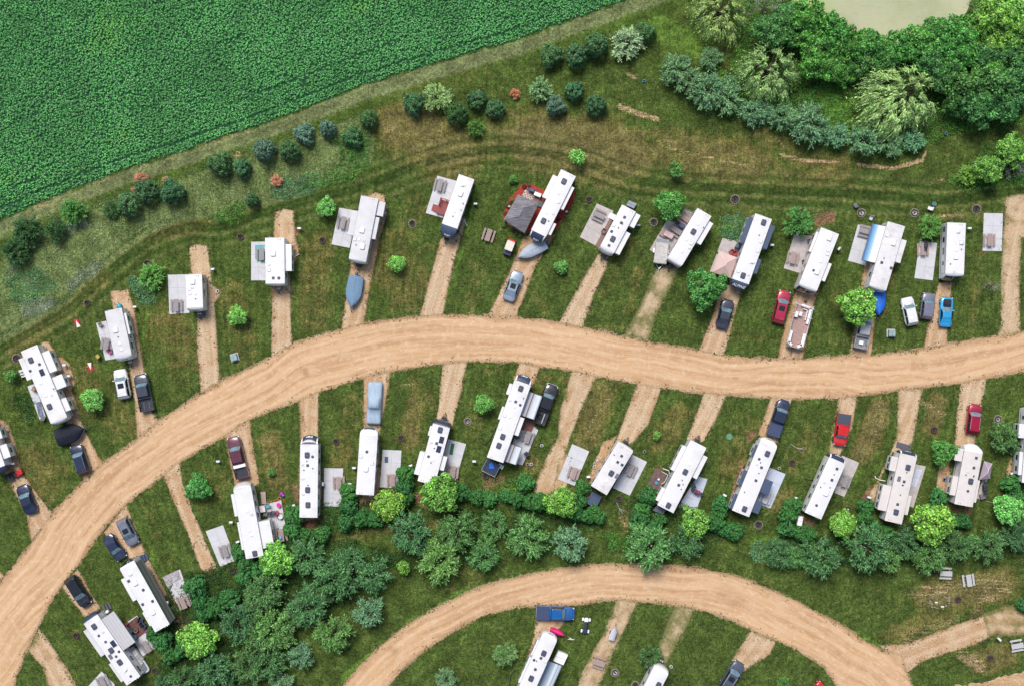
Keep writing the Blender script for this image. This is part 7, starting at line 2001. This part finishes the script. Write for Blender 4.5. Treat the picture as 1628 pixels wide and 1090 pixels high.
    for x, y, r_, m, z, lb in ((943, 878, .24, mat('pot_blue', (.03, .28, .50), .5), .3, 'blue round tub on the brown ground deck'), (957, 857, .13, M['ac_white'], .35, 'small white jug on the brown ground deck')):
        X, Y = WT(22, x, y, .3); b = MB(); b.cyl(0, 0, 0, z, r_ * .85, r_, 14); b2 = MB(); b2.torus(0, 0, z, r_, .03, 14, 5); simple('round_tub', lb, 'tub', (X, Y, .14), 0, [('tub', b, m), ('rim', b2, m)])
    grill(22, 1195, 935, -25, mat('wine', (.10, .045, .075), .4), 'dark red-lidded grill on the pad of the brown deck camper', True)
    X, Y = WT(22, 1203, 933, 1.1); b = MB(); b.rbox(-.12, .12, -.2, .2, 0, .03, .05, .02); simple('red_cloth', 'small bright red cloth lying on the dark grill', 'cloth', (X, Y, 1.165), .4, [('cloth', b, mat('cloth_red', (.6, .02, .05), .7))])
    chair(22, 1170, 895, 30, M['slate'], 'dark chair beside the wine-coloured grill')
    # porch of the toy hauler
    X, Y = WT(12, 1475, 785, 1.0); e = empty('ramp_porch', (X, Y, 0), math.radians(-26.5)); tag(e, 'fenced rear porch with black floor behind the toy hauler', 'porch'); LM.append((*N(12, 1475, 785), 'rear porch'))
    b = MB(); b.box(-1.15, 1.15, -.95, .95, .85, .95); b.build('floor', M['navy'], e)
    b = MB(); b.path([(-1.13, .93, 1.9), (-1.13, -.93, 1.9), (1.13, -.93, 1.9), (1.13, .93, 1.9)], .03); [b.tube((x, y, 0), (x, y, 1.9), .03) for x, y in ((-1.13, -.93), (1.13, -.93), (0, -.93), (-1.13, .4), (1.13, .4))]
    [b.tube((x, -.93, 1.2), (x, -.93, 1.9), .012, 4) for x in [-1 + .2 * i for i in range(11)]]; b.build('railing', M['steel'], e)
    X, Y = WT(12, 1478, 775, 1.1); b = MB(); rr = random.Random(4); pts = [(.55 * math.cos(a) * rr.uniform(.5, 1.1), .6 * math.sin(a) * rr.uniform(.5, 1.1)) for a in [i * .52 for i in range(12)]]; b.prism(pts, 0, .14); simple('blue_tarp', 'crumpled bright blue tarp on the rear porch', 'tarp', (X, Y, .955), 0, [('tarp', b, M['canvas_bright'])])
    X, Y = WT(12, 1535, 778, .5); b = MB(); [b.box(-.3, .3, -.45 + i * .3, -.45 + i * .3 + .26, 0, .25 + i * .2) for i in range(3)]; simple('entry_steps', 'white entry steps beside the rear porch', 'steps', (X, Y, 0), math.radians(60), [('steps', b, M['ac_white'])], 'camper entry steps')
    # brown mat under the awning
    P = WP(TP(22, 128, 480, 198, 505, 175, 570, 98, 548)); b = MB(); b.prism(P, .075, .10); o = b.build('outdoor_rug', mat('rug_rust', (.22, .10, .085), .9, var=.1)); tag(o, 'rust brown outdoor rug between the two striped awnings', 'rug')
    chair(22, 88, 600, 200, M['slate'], 'dark chair between the toy hauler and its picnic table'); chair(22, 142, 700, 40, M['navy'], 'navy chair at the lower end of the toy hauler pad')
    # other rugs, mats
    for t, q, m, lb, z in ((12, (1232, 635, 1252, 638, 1238, 708, 1218, 702), mat('rug_green', (.02, .14, .06), .9), 'dark green mat on the pad of the solar-panelled camper', .078), (12, (820, 718, 842, 718, 842, 755, 820, 755), M['slate'], 'dark slate doormat on the pad of the plain white camper', .078),
                           (32, (845, 625, 932, 650, 925, 682, 838, 662), mat('rug_slate', (.09, .095, .125), .85, var=.1), 'dark grey mat in front of the tan two-slide camper', .012), (3, (778, 706, 845, 655, 912, 742, 838, 800), mat('rug_plum', (.12, .055, .05), .9, var=.4, scale=3), 'dark patterned rug right of the grey awning', .078),
                           (2, (222, 385, 252, 378, 275, 480, 240, 470), mat('rug_bluegrey', (.14, .16, .23), .9, var=.5, scale=4), 'blue-grey patterned rug left of the long three-slide camper', .078), (11, (22, 465, 80, 463, 80, 560, 62, 576, 22, 548), M['teal_cloth'], 'teal picnic rug under the table beside its trailer', .078),
                           (3, (1005, 412, 1100, 368, 1118, 425, 1028, 470), mat('rug_tile', (.36, .33, .36), .9, var=.35, scale=5), 'pale patterned rug at the upper end of a pad', .078)):
        P = WP(TP(t, *q)); b = MB(); cx = sum(p[0] for p in P) / len(P); cy = sum(p[1] for p in P) / len(P); b.prism([(x - cx, y - cy) for x, y in P], z, z + .02); o = b.build('outdoor_rug', m, None, (cx, cy, 0)); tag(o, lb, 'rug', 'outdoor rugs')
    P = WP(TP(2, 170, 285, 215, 268, 285, 480, 245, 490)); b = MB(); b.prism(P, -.02, .06); o = b.build('concrete_patio', M['concrete']); tag(o, kind='structure')
    chair(2, 205, 300, 60, mat('chair_tan', (.40, .25, .16), .8), 'tan chair on the narrow pad left of the long camper'); chair(2, 265, 478, 0, M['stripe_grey'], 'grey chair at the lower end of the narrow pad')
    X, Y = WT(2, 133, 205, .8); b = MB(); [b.box(-.4, .4, -.6 + i * .4, -.6 + i * .4 + .36, 0, .3 + i * .2) for i in range(3)]; simple('entry_steps', 'grey entry steps left of the long three-slide camper', 'steps', (X, Y, 0), math.radians(15), [('steps', b, mat('pale_grey', (.55, .58, .58), .5))], 'camper entry steps')
    # left trailer's patio chairs
    chair(1, 617, 955, 120, M['brown_board'], 'brown chair at the top of the pad left of the grey-roofed trailer'); chair(1, 680, 1120, 200, mat('chair_pink', (.50, .04, .22), .7), 'pink chair beside the grey-roofed trailer')
    chair(2, 600, 100, 40, mat('chair_yellow', (.45, .36, .06), .7), 'yellow and blue folding chair on the lawn below the narrow pad')
    X, Y = WT(1, 730, 840, .8); b = MB(); b.sm = True; b.dome(0, 0, .55, .42, .42, .3, 14); b.cyl(0, 0, 0, .56, .38, n=14); simple('round_tank', 'turquoise round tank at the top of the grey-roofed trailer', 'tank', (X, Y, 0), 0, [('tank', b, mat('tank_teal', (.04, .30, .38), .4))])
    # storage boxes behind trailers
    for t, q, m, lb, h in ((21, (775, 190, 822, 210, 805, 238, 760, 218), mat('box_grey', (.24, .26, .32), .5), 'grey storage box at the top end of the dark-vented trailer', .9), (22, (545, 932, 608, 965, 572, 1032, 517, 1005), M['slate'], 'dark blue slatted box below the stained white trailer', 1.1),
                           (22, (955, 1010, 1005, 1045, 985, 1072, 925, 1050), mat('hood_grey', (.10, .11, .15), .4), 'dark grey rounded hood below the brown deck camper', 1.3), (33, (240, 38, 268, 42, 258, 98, 230, 92), M['ac_white'], 'narrow white locker beside the round shrubs', .9),
                           (23, (340, 870, 398, 895, 370, 955, 310, 930), M['ac_white'], 'white box beside the silver-blue awning', 1.0), (1, (1218, 880, 1262, 878, 1258, 905, 1222, 908), M['slate'], 'dark hitch box below the short white trailer', .6)):
        k = 1 - h / HC; P = [(x * k, y * k) for x, y in WP(TP(t, *q))]; cx = sum(p[0] for p in P) / 4; cy = sum(p[1] for p in P) / 4; v = [(x - cx, y - cy) for x, y in P]
        b = MB(); b.prism(v, 0, h - .06); b2 = MB(); b2.prism([(x * 1.04, y * 1.04) for x, y in v], h - .06, h); b3 = MB(); m0 = Vector(v[0]).lerp(Vector(v[3]), .5); m1 = Vector(v[1]).lerp(Vector(v[2]), .5); b3.tube((m0.x, m0.y, h), (m1.x, m1.y, h), .02, 4)
        simple('storage_box', lb, 'box', (cx, cy, 0), 0, [('box', b, m), ('lid', b2, m), ('lid_seam', b3, M['black_plastic'])], 'storage boxes')
    # cluttered patio
    for x, y, r_, c, lb in ((167, 1016, .30, (.75, .02, .35), 'pink round table on the cluttered patio'), (178, 1088, .32, (.70, .70, .74), 'white round table on the cluttered patio')):
        X, Y = WT(12, x, y, .5); b = MB(); b.cyl(0, 0, .5, .54, r_ * 1.15, n=20); b2 = MB(); b2.cyl(0, 0, 0, .5, .05); b3 = MB(); b3.cyl(0, 0, 0, .03, .2); simple('round_table', lb, 'table', (X, Y, .07), 0, [('table_top', b, mat('top%d' % x, c, .4)), ('stem', b2, M['grey_frame']), ('foot', b3, M['grey_frame'])], 'small round tables')
    for x, y, c, lb in ((98, 1022, (.05, .42, .45), 'turquoise chair on the cluttered patio'), (152, 1062, (.35, .05, .09), 'wine red chair on the cluttered patio')):
        chair(12, x, y, 100 if x < 100 else 30, mat('ch%d' % x, c, .6), lb)
    for i, (x, y) in enumerate(((82, 1070), (98, 1072), (114, 1070), (128, 1065))): chair(12, x, y, 90, M['stripe_grey'], ['dark folding chair nearest the camper in the row on the cluttered patio', 'second dark chair from the camper on the cluttered patio', 'third dark chair from the camper on the cluttered patio', 'dark chair farthest from the camper on the cluttered patio'][i])
    X, Y = WT(12, 188, 952, .3); b = MB(); b.sm = True; b.dome(-.1, .1, .25, .28, .28, .25); b.cyl(-.1, .1, 0, .26, .28); b2 = MB(); b2.sm = True; b2.dome(.16, -.12, .3, .22, .22, .2); b2.cyl(.16, -.12, 0, .31, .22); simple('toy_tubs', 'purple and magenta plastic tubs above the cluttered patio', 'tubs', (X, Y, 0), 0, [('magenta_tub', b, mat('tub_m', (.50, .02, .45), .4)), ('violet_tub', b2, mat('tub_v', (.22, .12, .50), .4))])
    P = WP(TP(12, 58, 935, 88, 933, 92, 1005, 66, 1008)); cx = sum(p[0] for p in P) / 4; cy = sum(p[1] for p in P) / 4; b = MB(); b.prism([(x - cx, y - cy) for x, y in P], .05, .3); b2 = MB(); b2.prism([((x - cx) * 1.03, (y - cy) * 1.03) for x, y in P], .3, .34); simple('board_platform', 'narrow tan board platform above the cluttered patio', 'platform', (cx, cy, 0), 0, [('base', b, M['brown_board']), ('boards', b2, M['wood_pink'])])
    X, Y = WT(12, 66, 1040, .9); b = MB(); b.rbox(-.42, .42, -.5, .5, .8, .86, .05, .03); b2 = MB(); b2.box(-.35, .35, -.42, .42, 0, .8); simple('camp_cabinet', 'pale pink-white cabinet between camper and dark chairs', 'cabinet', (X, Y, .07), .15, [('top', b, mat('cab_pink', (.66, .58, .60), .5)), ('body', b2, M['wood_pink'])])
    X, Y = WT(13, 180, 172, .8); b = MB(); b.sm = True; b.dome(0, 0, 0, .26, .34, .3); simple('blue_bag', 'shiny light blue bag on the picnic table by the lime tree', 'bag', (X, Y, .835), .3, [('bag', b, mat('bag_blue', (.08, .40, .58), .3))])
    rng = np.random.default_rng(9); q = rng.random((42, 2)); pts = TP(12, *sum(([100 + 62 * min(1, a * 1.25), 1000 - 18 * a] if a < .8 else [200 + 8 * b_, 975 + 90 * b_] for a, b_ in q), []))
    XY = np.array(WP(pts)); V, F = tufts(XY[:, 0], XY[:, 1], rng, .25, .16, 22, .09, .07); stuff('flower_border', V, F, leaf_material('orange_flowers', (.55, .17, .02), .2, .5, 1.5, alt=(.08, .2, .03), altf=(.45, .6), pscale=1.5), 'orange flowers edging the cluttered patio')
    # stuff beside motorhomes lower left
    chair(3, 800, 745, 60, mat('chair_sky', (.10, .26, .38), .7), 'upper pale blue chair on the dark patterned rug'); chair(3, 828, 782, 60, M['chair_sky'], 'lower pale blue chair on the dark patterned rug'); 
    X, Y = WT(3, 838, 742, .4); b = MB(); b.cyl(0, 0, 0, .42, .3, n=16); b2 = MB(); b2.torus(0, 0, .42, .3, .04, 16, 5); simple('fire_table', 'round bronze fire table on the dark patterned rug', 'fire table', (X, Y, .1), 0, [('drum', b, M['rust']), ('rim', b2, mat('bronze', (.30, .22, .18), .4))])
    for i, (x, y) in enumerate(((868, 690), (880, 708), (888, 722), (872, 675))): chair(3, x, y, 240, M['navy'], ['upper', 'third', 'lowest', 'topmost'][i] + ' navy chair in the row along the dark rug')
    X, Y = WT(3, 903, 752, .4); V, F = tufts(np.array([0.0]), np.array([0.0]), rng, .6, .3, 240, .10, .08); me = npmesh('blossoms', V, F, leaf_material('magenta_flowers', (.60, .03, .45), .2, .6, 1.4)); e = empty('flower_pot', (X, Y, .07)); tag(e, 'magenta flowers in a pot below the dark patterned rug', 'flower pot'); o = bpy.data.objects.new('blossoms', me); COL.objects.link(o); o.parent = e; b = MB(); b.cyl(0, 0, 0, .3, .16, .22); b.build('pot', M['brown_board'], e)
    X, Y = WT(3, 780, 702, .4); b = MB(); b.rbox(-.2, .2, -.2, .2, 0, .4, .05, .04); b.cur = 1; b.box(-.18, .18, -.01, .01, .4, .41); simple('cooler_chest', 'red cooler at the top corner of the dark rug', 'cooler', (X, Y, .1), .6, [('chest', b, [mat('board_red', (.62, .02, .05), .5), M['ac_white']])])
    for i, (x, y, dx, dy) in enumerate(((815, 868, .4, .5), (838, 885, .35, .7), (858, 912, .5, .6), (862, 940, .35, .5), (800, 880, .3, .4))):
        X, Y = WT(3, x, y, .5); b = MB(); b.rbox(-dx, dx, -dy, dy, 0, .5 + .12 * i, .08, .05); b2 = MB(); b2.box(-dx * .9, dx * .9, -.02, .02, .5 + .12 * i, .515 + .12 * i)
        simple('storage_tote', ['upper pale tote', 'middle pale tote', 'low white tote', 'lowest grey tote', 'small beige tote'][i] + ' in the pile beside the crowded-roof camper', 'tote', (X, Y, onslab(X, Y)), math.radians(28 + 9 * i), [('tote', b, mat('tote%d' % (i % 3), ((.42, .40, .38), (.60, .60, .60), (.30, .30, .31))[i % 3], .6)), ('strap', b2, M['black_plastic'])], 'piled totes')
    X, Y = WT(3, 875, 960, .8); b = MB(); b.rbox(-.62, .62, -1.3, 1.3, .3, .62, .4, .1); b2 = MB(); b2.rbox(-.45, .45, -1.0, .6, .62, .70, .3, .04); simple('small_dinghy', 'small grey dinghy behind the crowded-roof camper', 'dinghy', (X, Y, 0), math.radians(32), [('hull', b, mat('pale_grey', (.55, .58, .58), .5)), ('cover', b2, M['stripe_grey'])])
    # canoe rack / gear beside green motorhome
    for i, (x, y) in enumerate(((893, 340), (1030, 572))):
        X, Y = WT(3, x, y, 1.9); b = MB(); b.sm = True; b.dome(0, 0, 1.9, .22, .30, .14); b2 = MB(); b2.tube((0, 0, 0), (0, 0, 1.9), .03); b3 = MB(); b3.tube((0, 0, 1.85), (-1.0, .4, 1.95), .025); simple('satellite_dish', ['upper', 'lower'][i] + ' white dish on a pole beside the green-trimmed motorhome', 'satellite dish', (X, Y, 0), 0, [('dish', b, M['ac_white']), ('pole', b2, M['steel']), ('stay_arm', b3, M['steel'])], 'white dishes')
    X, Y = WT(3, 1022, 625, .9); b = MB(); b.rbox(-.3, .3, -.5, .5, .3, .95, .05, .04); b2 = MB(); b2.box(-.4, .4, -.8, .8, .0, .3); simple('generator_box', 'white box on the dark bench beside the green-trimmed motorhome', 'box', (X, Y, 0), math.radians(27), [('box', b, M['ac_white']), ('skid', b2, M['black_plastic'])])
    X, Y = WT(3, 885, 295, .5); b = MB(); [b.box(-.5, .5, -.55 + i * .38, -.55 + i * .38 + .34, 0, .22 + .2 * i) for i in range(3)]; simple('entry_steps', 'dark entry steps at the nose of the green-trimmed motorhome', 'steps', (X, Y, 0), math.radians(110), [('steps', b, M['slate'])], 'camper entry steps')
    X, Y = WT(3, 655, 600, .6); b = MB(); [b.box(-.5, .5, -.55 + i * .38, -.55 + i * .38 + .34, 0, .22 + .2 * i) for i in range(3)]; simple('entry_steps', 'dark entry steps at the nose of the crowded-roof camper', 'steps', (X, Y, 0), math.radians(115), [('steps', b, M['grey_frame'])], 'camper entry steps')
    X, Y = WT(3, 660, 628, .6); b = MB(); b.sm = True; b.cyl(0, 0, 0, .6, .26, n=14); b.dome(0, 0, .6, .26, .26, .2); simple('water_tank', 'white drum beside the nose of the crowded-roof camper', 'drum', (X, Y, 0), 0, [('drum', b, M['ac_white'])])
    # deck of trailer behind the pop-up: chairs, grill
    grill(21, 1098, 345, -30, M['slate'], 'dark blue-grey grill above the tables beside the pop-up trailer', True)
    X, Y = WT(21, 1020, 402, .7); b = MB(); b.rbox(-.75, .75, -.45, .45, .6, .92, .12, .12); b2 = MB(); b2.box(-.68, .68, -.38, .38, .1, .6); simple('covered_sofa', 'pale pink covered seat above the pop-up trailer', 'seat', (X, Y, .07), math.radians(-28), [('cover', b, mat('cover_rose', (.52, .38, .38), .8)), ('base', b2, M['grey_frame'])])
    X, Y = WT(21, 985, 395, .5); b = MB(); [b.box(-.42, .42, -.5 + i * .26, -.5 + i * .26 + .22, .42, .46) for i in range(4)]; b2 = MB(); b2.box(-.4, .4, -.48, -.42, 0, .42); b2.box(-.4, .4, .44, .5, 0, .42); simple('slatted_bench', 'slatted wooden bench left of the pale pink seat', 'bench', (X, Y, .07), math.radians(62), [('slats', b, M['wood_pink']), ('legs', b2, M['grey_frame'])])
    P = WP(TP(21, 1112, 245, 1168, 268, 1128, 345, 1075, 322)); cx = sum(p[0] for p in P) / 4; cy = sum(p[1] for p in P) / 4; b = MB(); b.prism([(x - cx, y - cy) for x, y in P], 0, .38); b2 = MB(); 
    for i in range(4): p, q2 = P[i], P[(i + 1) % 4]; b2.tube((p[0] - cx, p[1] - cy, .38), (p[0] - cx, p[1] - cy, 1.2), .05) ; (i != 1) and b2.tube((p[0] - cx, p[1] - cy, 1.18), (q2[0] - cx, q2[1] - cy, 1.18), .04)
    simple('wooden_deck', 'raised grey wooden deck above the pop-up trailer', 'deck', (cx, cy, 0), 0, [('boards', b, M['wood_grey']), ('railing', b2, M['wood_grey'])])
    chair(21, 618, 382, 150, M['brown_board'], 'dark brown chair beside the dark-vented trailer'); X, Y = WT(21, 672, 288, .3); b = MB(); [b.box(-.42, .42, -.5 + i * .34, -.5 + i * .34 + .3, 0, .15 + i * .15) for i in range(3)]; simple('entry_steps', 'white entry steps of the dark-vented trailer', 'steps', (X, Y, 0), math.radians(-120), [('steps', b, M['ac_white'])], 'camper entry steps')
    P = WP(TP(21, 668, 262, 690, 275, 590, 490, 570, 470)); b = MB(); b.prism(P, 0, .05); o = b.build('brick_path', M['brown_board']); tag(o, kind='structure')
    # chairs by fire pits / motorhome
    chair(31, 685, 300, 160, M['pale_grey'], 'pale lounger above the blue-awning trailer'); chair(31, 590, 216, 20, M['stripe_grey'], 'grey chair above the fire ring near the mown track'); chair(31, 1048, 237, 70, M['ac_white'], 'white chair beside the teal tub on the mown strip')
    X, Y = WT(31, 1075, 210, .4); b = MB(); b.cyl(0, 0, 0, .45, .32, n=14); b2 = MB(); b2.torus(0, 0, .45, .32, .04, 14, 5); simple('round_tub', 'teal green round tub above the round green bush', 'tub', (X, Y, 0), 0, [('tub', b, mat('tub_teal', (.02, .22, .17), .5)), ('rim', b2, M['stripe_grey'])])
    grill(31, 1023, 468, 90, M['black_plastic'], 'small black grill on the picnic table left of the windshield motorhome')
    for q in ((655, 372), (645, 385)): pass
    chair(31, 305, 440, 110, M['slate'], 'dark blue chair at the side of the red swoosh motorhome'); chair(31, 272, 568, 100, M['black_plastic'], 'black chair lower down beside the red swoosh motorhome')
    # bicycle
    X, Y = WT(22, 590, 745, .4); e = empty('bicycle', (X, Y, 0), math.radians(32)); tag(e, 'pale bicycle leaning over beside the stained white trailer', 'bicycle')
    tm = M['ac_white']
    for x in (-.62, .5):
        b = MB(); b.torus(0, 0, 0, .36, .028, 24, 6); [b.tube((0, 0, 0), (.35 * math.cos(i * .785), .35 * math.sin(i * .785), 0), .006, 3) for i in range(8)]; o = b.build('wheel', mat('tyre_pale', (.5, .48, .46), .6), e); o.location = (x, 0, .32); o.rotation_euler = (math.radians(28), 0, 0)
    b = MB(); b.path([(-.62, 0, .32), (-.1, .05, .3), (.1, .35, .72), (-.45, .3, .66), (-.1, .05, .3)], .03); b.path([(.5, 0, .32), (.18, .38, .8)], .03); b.build('frame', tm, e)
    b = MB(); b.path([(.25, .12, .85), (.17, .4, .85), (.02, .62, .9)], .02); b.build('handlebar', M['black_plastic'], e); b = MB(); b.rbox(-.6, -.35, .28, .42, .7, .76, .05, .03); b.build('saddle', M['black_plastic'], e)
    X, Y = WT(22, 563, 782, .2); b = MB(); b.torus(0, 0, .15, .26, .05, 18, 6); b.torus(0, 0, .25, .22, .05, 18, 6); simple('hose_reel', 'coiled pale hose beside the bicycle', 'hose', (X, Y, 0), 0, [('coil', b, mat('tyre_pale', (.5, .48, .46), .6))])
    # green septic lid
    X, Y = WT(22, 1393, 595, .1); b = MB(); b.cyl(0, 0, 0, .12, .5, n=24); b.cur = 1; b.torus(0, 0, .12, .42, .02, 24, 4); simple('access_lid', 'round pale green access lid on the lawn', 'lid', (X, Y, 0), 0, [('lid', b, [mat('lid_green', (.10, .26, .14), .7), mat('lid_dark', (.05, .14, .08), .7)])])
    # sewer hoses / pipes
    for t, pts, lb in ((32, (712, 838, 715, 850, 740, 862, 775, 868), 'white drain pipe left of the tan two-slide camper'), (22, (985, 792, 1022, 805, 1028, 840, 1010, 870), 'white rail pipe above the brown ground deck'), (32, (-100, 830, -135, 905, -150, 940), 'white hose beside the navy-slide camper'), (11, (248, 556, 272, 532, 292, 520), 'white drain pipe beside the trailer by the teal rug'), (11, (1308, 308, 1318, 330, 1328, 345), 'small white ladder on the ground beside the blue-nosed trailer'), (23, (70, 990, 45, 1020, 38, 1080), 'grey hose beside the inner camper'), (12, (1505, 540, 1470, 610, 1440, 650), 'dark stay cable left of the toy hauler'), (32, (275, 850, 310, 862, 355, 858), 'dark hose loop left of the camper below the red pickup')):
        P = [WT(t, pts[i], pts[i + 1], .3) for i in range(0, len(pts), 2)]; cx, cy = P[0]; b = MB(); b.path([(x - cx, y - cy, .12 + .1 * (i % 2)) for i, (x, y) in enumerate(P)], .055, 7)
        for i, (x, y) in enumerate(P): b.tube((x - cx, y - cy, 0), (x - cx, y - cy, .15), .03)
        o = b.build('drain_hose', M['ac_white' if 'white' in lb else 'black_plastic'], None, (cx, cy, 0)); tag(o, lb, 'hose', 'pipes and hoses')
    # blue bird boxes / bags
    for t, x, y, c, lb in ((20, 868, 500, (.06, .28, .55), 'tiny blue crate on the grass below the conifers'), (30, 1148, 823, (.04, .30, .65), 'tiny blue crate at the edge of the wood'), (32, 1137, 858, (.02, .22, .50), 'small blue bucket beside the tan-roofed camper'), (32, 1563, 735, (.08, .28, .38), 'small teal bucket on the bare soil'), (1, 1342, 748, (.7, .7, .72), 'tiny white bucket beside the bare gravel drive'), (22, 870, 688, (.32, .30, .30), 'small grey stone heap above the trailer pad'), (22, 238, 650, (.75, .75, .75), 'tiny white ball right of the toy hauler pad'), (22, 172, 765, (.75, .72, .72), 'white flower pot below the toy hauler pad'), (22, 150, 765, (.55, .28, .30), 'pink flower pot below the toy hauler pad'), (23, 1035, 965, (.75, .75, .78), 'tiny white ball above the bottom edge camper'), (32, 120, 790, (.45, .55, .42), 'pale stone at the corner of a pad'), (12, 170, 975, (.6, .2, .1), 'orange pot beside the purple tubs')):
        X, Y = WT(t, x, y, .2); b = MB(); b.rbox(-.2, .2, -.17, .17, 0, .3, .07, .04); b2 = MB(); b2.rbox(-.23, .23, -.2, .2, .26, .30, .08, .02); simple('small_bucket', lb, 'bucket', (X, Y, 0), (x % 7) * .4, [('bin', b, mat('bk%d' % x, c, .6)), ('rim', b2, M['bk%d' % x])])
    # paper-plane shaped windsock lying on the lawn
    X, Y = WT(23, 432, 793, .05); b = MB(); b.prism([(-.75, .3), (-.2, -.02), (.75, -.25), (.2, -.12), (-.1, -.2), (-.9, -.1), (-.5, .05)], 0, .04); b2 = MB(); b2.tube((.3, -.15, .03), (.15, .45, .05), .03, 4); simple('yard_flag', 'white flag lying on the lawn beside the quad bike', 'flag', (X, Y, .03), 0, [('cloth', b, mat('cloth_white', (.66, .60, .60), .8)), ('stick', b2, M['grey_frame'])])
    # dead branches lying on the grass
    for t, x, y, dg, sc, lb in ((32, 230, 665, -25, 1.0, 'bare fallen branch on the lawn right of the black pickup'), (32, 1430, 1000, -10, .8, 'bare twisted branch below the mauve canopy'), (22, 715, 1035, -60, .9, 'pale dead branch below the fire ring')):
        X, Y = WT(t, x, y, .1); rr = random.Random(x); b = MB(); b.path([(-1.1, .1, .08), (-.2, 0, .1), (.3, -.05, .14)], .05)
        tw = MB()
        for i in range(9): a = rr.uniform(-.9, .9); l = rr.uniform(.5, 1.1); tw.path([(rr.uniform(-.1, .3), 0, .12), (.3 + l * .5 * math.cos(a), l * .6 * math.sin(a), .2), (.35 + l * math.cos(a), l * math.sin(a), .12)], .02, 4)
        e = simple('fallen_branch', lb, 'branch', (X, Y, 0), math.radians(dg), [('limb', b, mat('bare_wood', (.40, .36, .30), .9)), ('twigs', tw, M['bare_wood'])], 'dead branches'); e.scale = (sc, sc, sc)
    # rubble circle at the lower right
    rr = random.Random(12)
    X, Y = WT(33, 1108, 570, .1); b = MB()
    for i in range(26): a = rr.uniform(0, 6.3); d = 1.25 + rr.uniform(-.2, .25); x, y = d * math.cos(a) * 1.1, d * math.sin(a) * .9; s = rr.uniform(.08, .2); b.rbox(x - s, x + s, y - s * .7, y + s * .7, 0, s, s * .5, s * .3, 2)
    e = empty('rubble_ring', (X, Y, 0)); tag(e, 'loose ring of grey rubble between the pale tables and the side track', 'rubble'); b.build('stones', M['stone'], e)
    b = MB(); b.rbox(-.7, -.3, -.1, .1, .03, .15, .05, .03); b.rbox(.2, .7, -.75, -.55, .03, .15, .05, .03); b.build('plank', M['ac_white'], e)
    LM.append((*N(33, 1108, 570), 'rubble ring'))
# ================================================================= ASSEMBLY
def build_world():
    w = bpy.data.worlds.new('World'); scene.world = w; w.use_nodes = True
    nt = w.node_tree; bg = nt.nodes['Background']; sk = nt.nodes.new('ShaderNodeTexSky'); sk.sky_type = 'NISHITA'; sk.sun_disc = False
    sk.sun_elevation = math.radians(58); sk.sun_rotation = math.radians(-20); sk.air_density = 1.0; sk.dust_density = 3.0; sk.ozone_density = 1.0
    nt.links.new(sk.outputs[0], bg.inputs[0]); bg.inputs[1].default_value = .080
    l = bpy.data.lights.new('sun', 'SUN'); l.energy = 2.25; l.angle = math.radians(24); l.color = (1.0, .955, .90)
    o = bpy.data.objects.new('sun', l); COL.objects.link(o)
    el, az = math.radians(58), math.radians(-20)    # light comes from the top of the photograph, a little left
    d = Vector((math.sin(az) * math.cos(el), math.cos(az) * math.cos(el), math.sin(el)))
    o.rotation_euler = d.to_track_quat('Z', 'Y').to_euler()
    c = bpy.data.cameras.new('camera'); co = bpy.data.objects.new('camera', c); COL.objects.link(co)
    co.location = (0, 0, HC); c.sensor_width = 36; c.lens = 36 * HC / (1628 / S); c.clip_end = 3000; c.clip_start = 1
    scene.camera = co
    scene.view_settings.view_transform = 'Standard'; scene.view_settings.look = 'None'; scene.view_settings.exposure = 0.57; scene.view_settings.gamma = 1
    scene.cycles.max_bounces = 4; scene.cycles.transparent_max_bounces = 6; scene.cycles.diffuse_bounces = 2; scene.cycles.transmission_bounces = 3


def main():
    global ML, BARK
    ML = leaf_material('tree_leaves', None, .08, .45, 1.55, objcol=True, patch=.25, pscale=2.2)
    BARK = MAT('bark', (.13, .10, .075), .9, var=.3, scale=4)
    LM.extend([(1370, 40, 'algae pond'), (430, 230, 'crop field corner'), (620, 150, 'crop field edge'), (900, 100, 'mown strip by the crop'), (60, 400, 'rough meadow'), (200, 300, 'meadow edge of the crop'), (1430, 150, 'windswept willow'), (1220, 120, 'pale willow above the lawns'), (1150, 230, 'feathery shrub row'),
               (1560, 250, 'track beside the wood'), (1300, 930, 'inner loop road'), (620, 990, 'curve of the inner loop'), (840, 930, 'top of the inner loop'), (1040, 1000, 'inner loop lawns'), (500, 880, 'footpath in the hedge'), (400, 1050, 'dense lower-left grove'), (1520, 1010, 'side track')])
    build_ground(); build_roads(); build_field(); build_pond()
    mats_rv(); prep_slabs()
    build_rvs(); build_cars(); build_boats(); build_props()
    build_trees(); build_cover()
    place_labels(); build_world()


main()
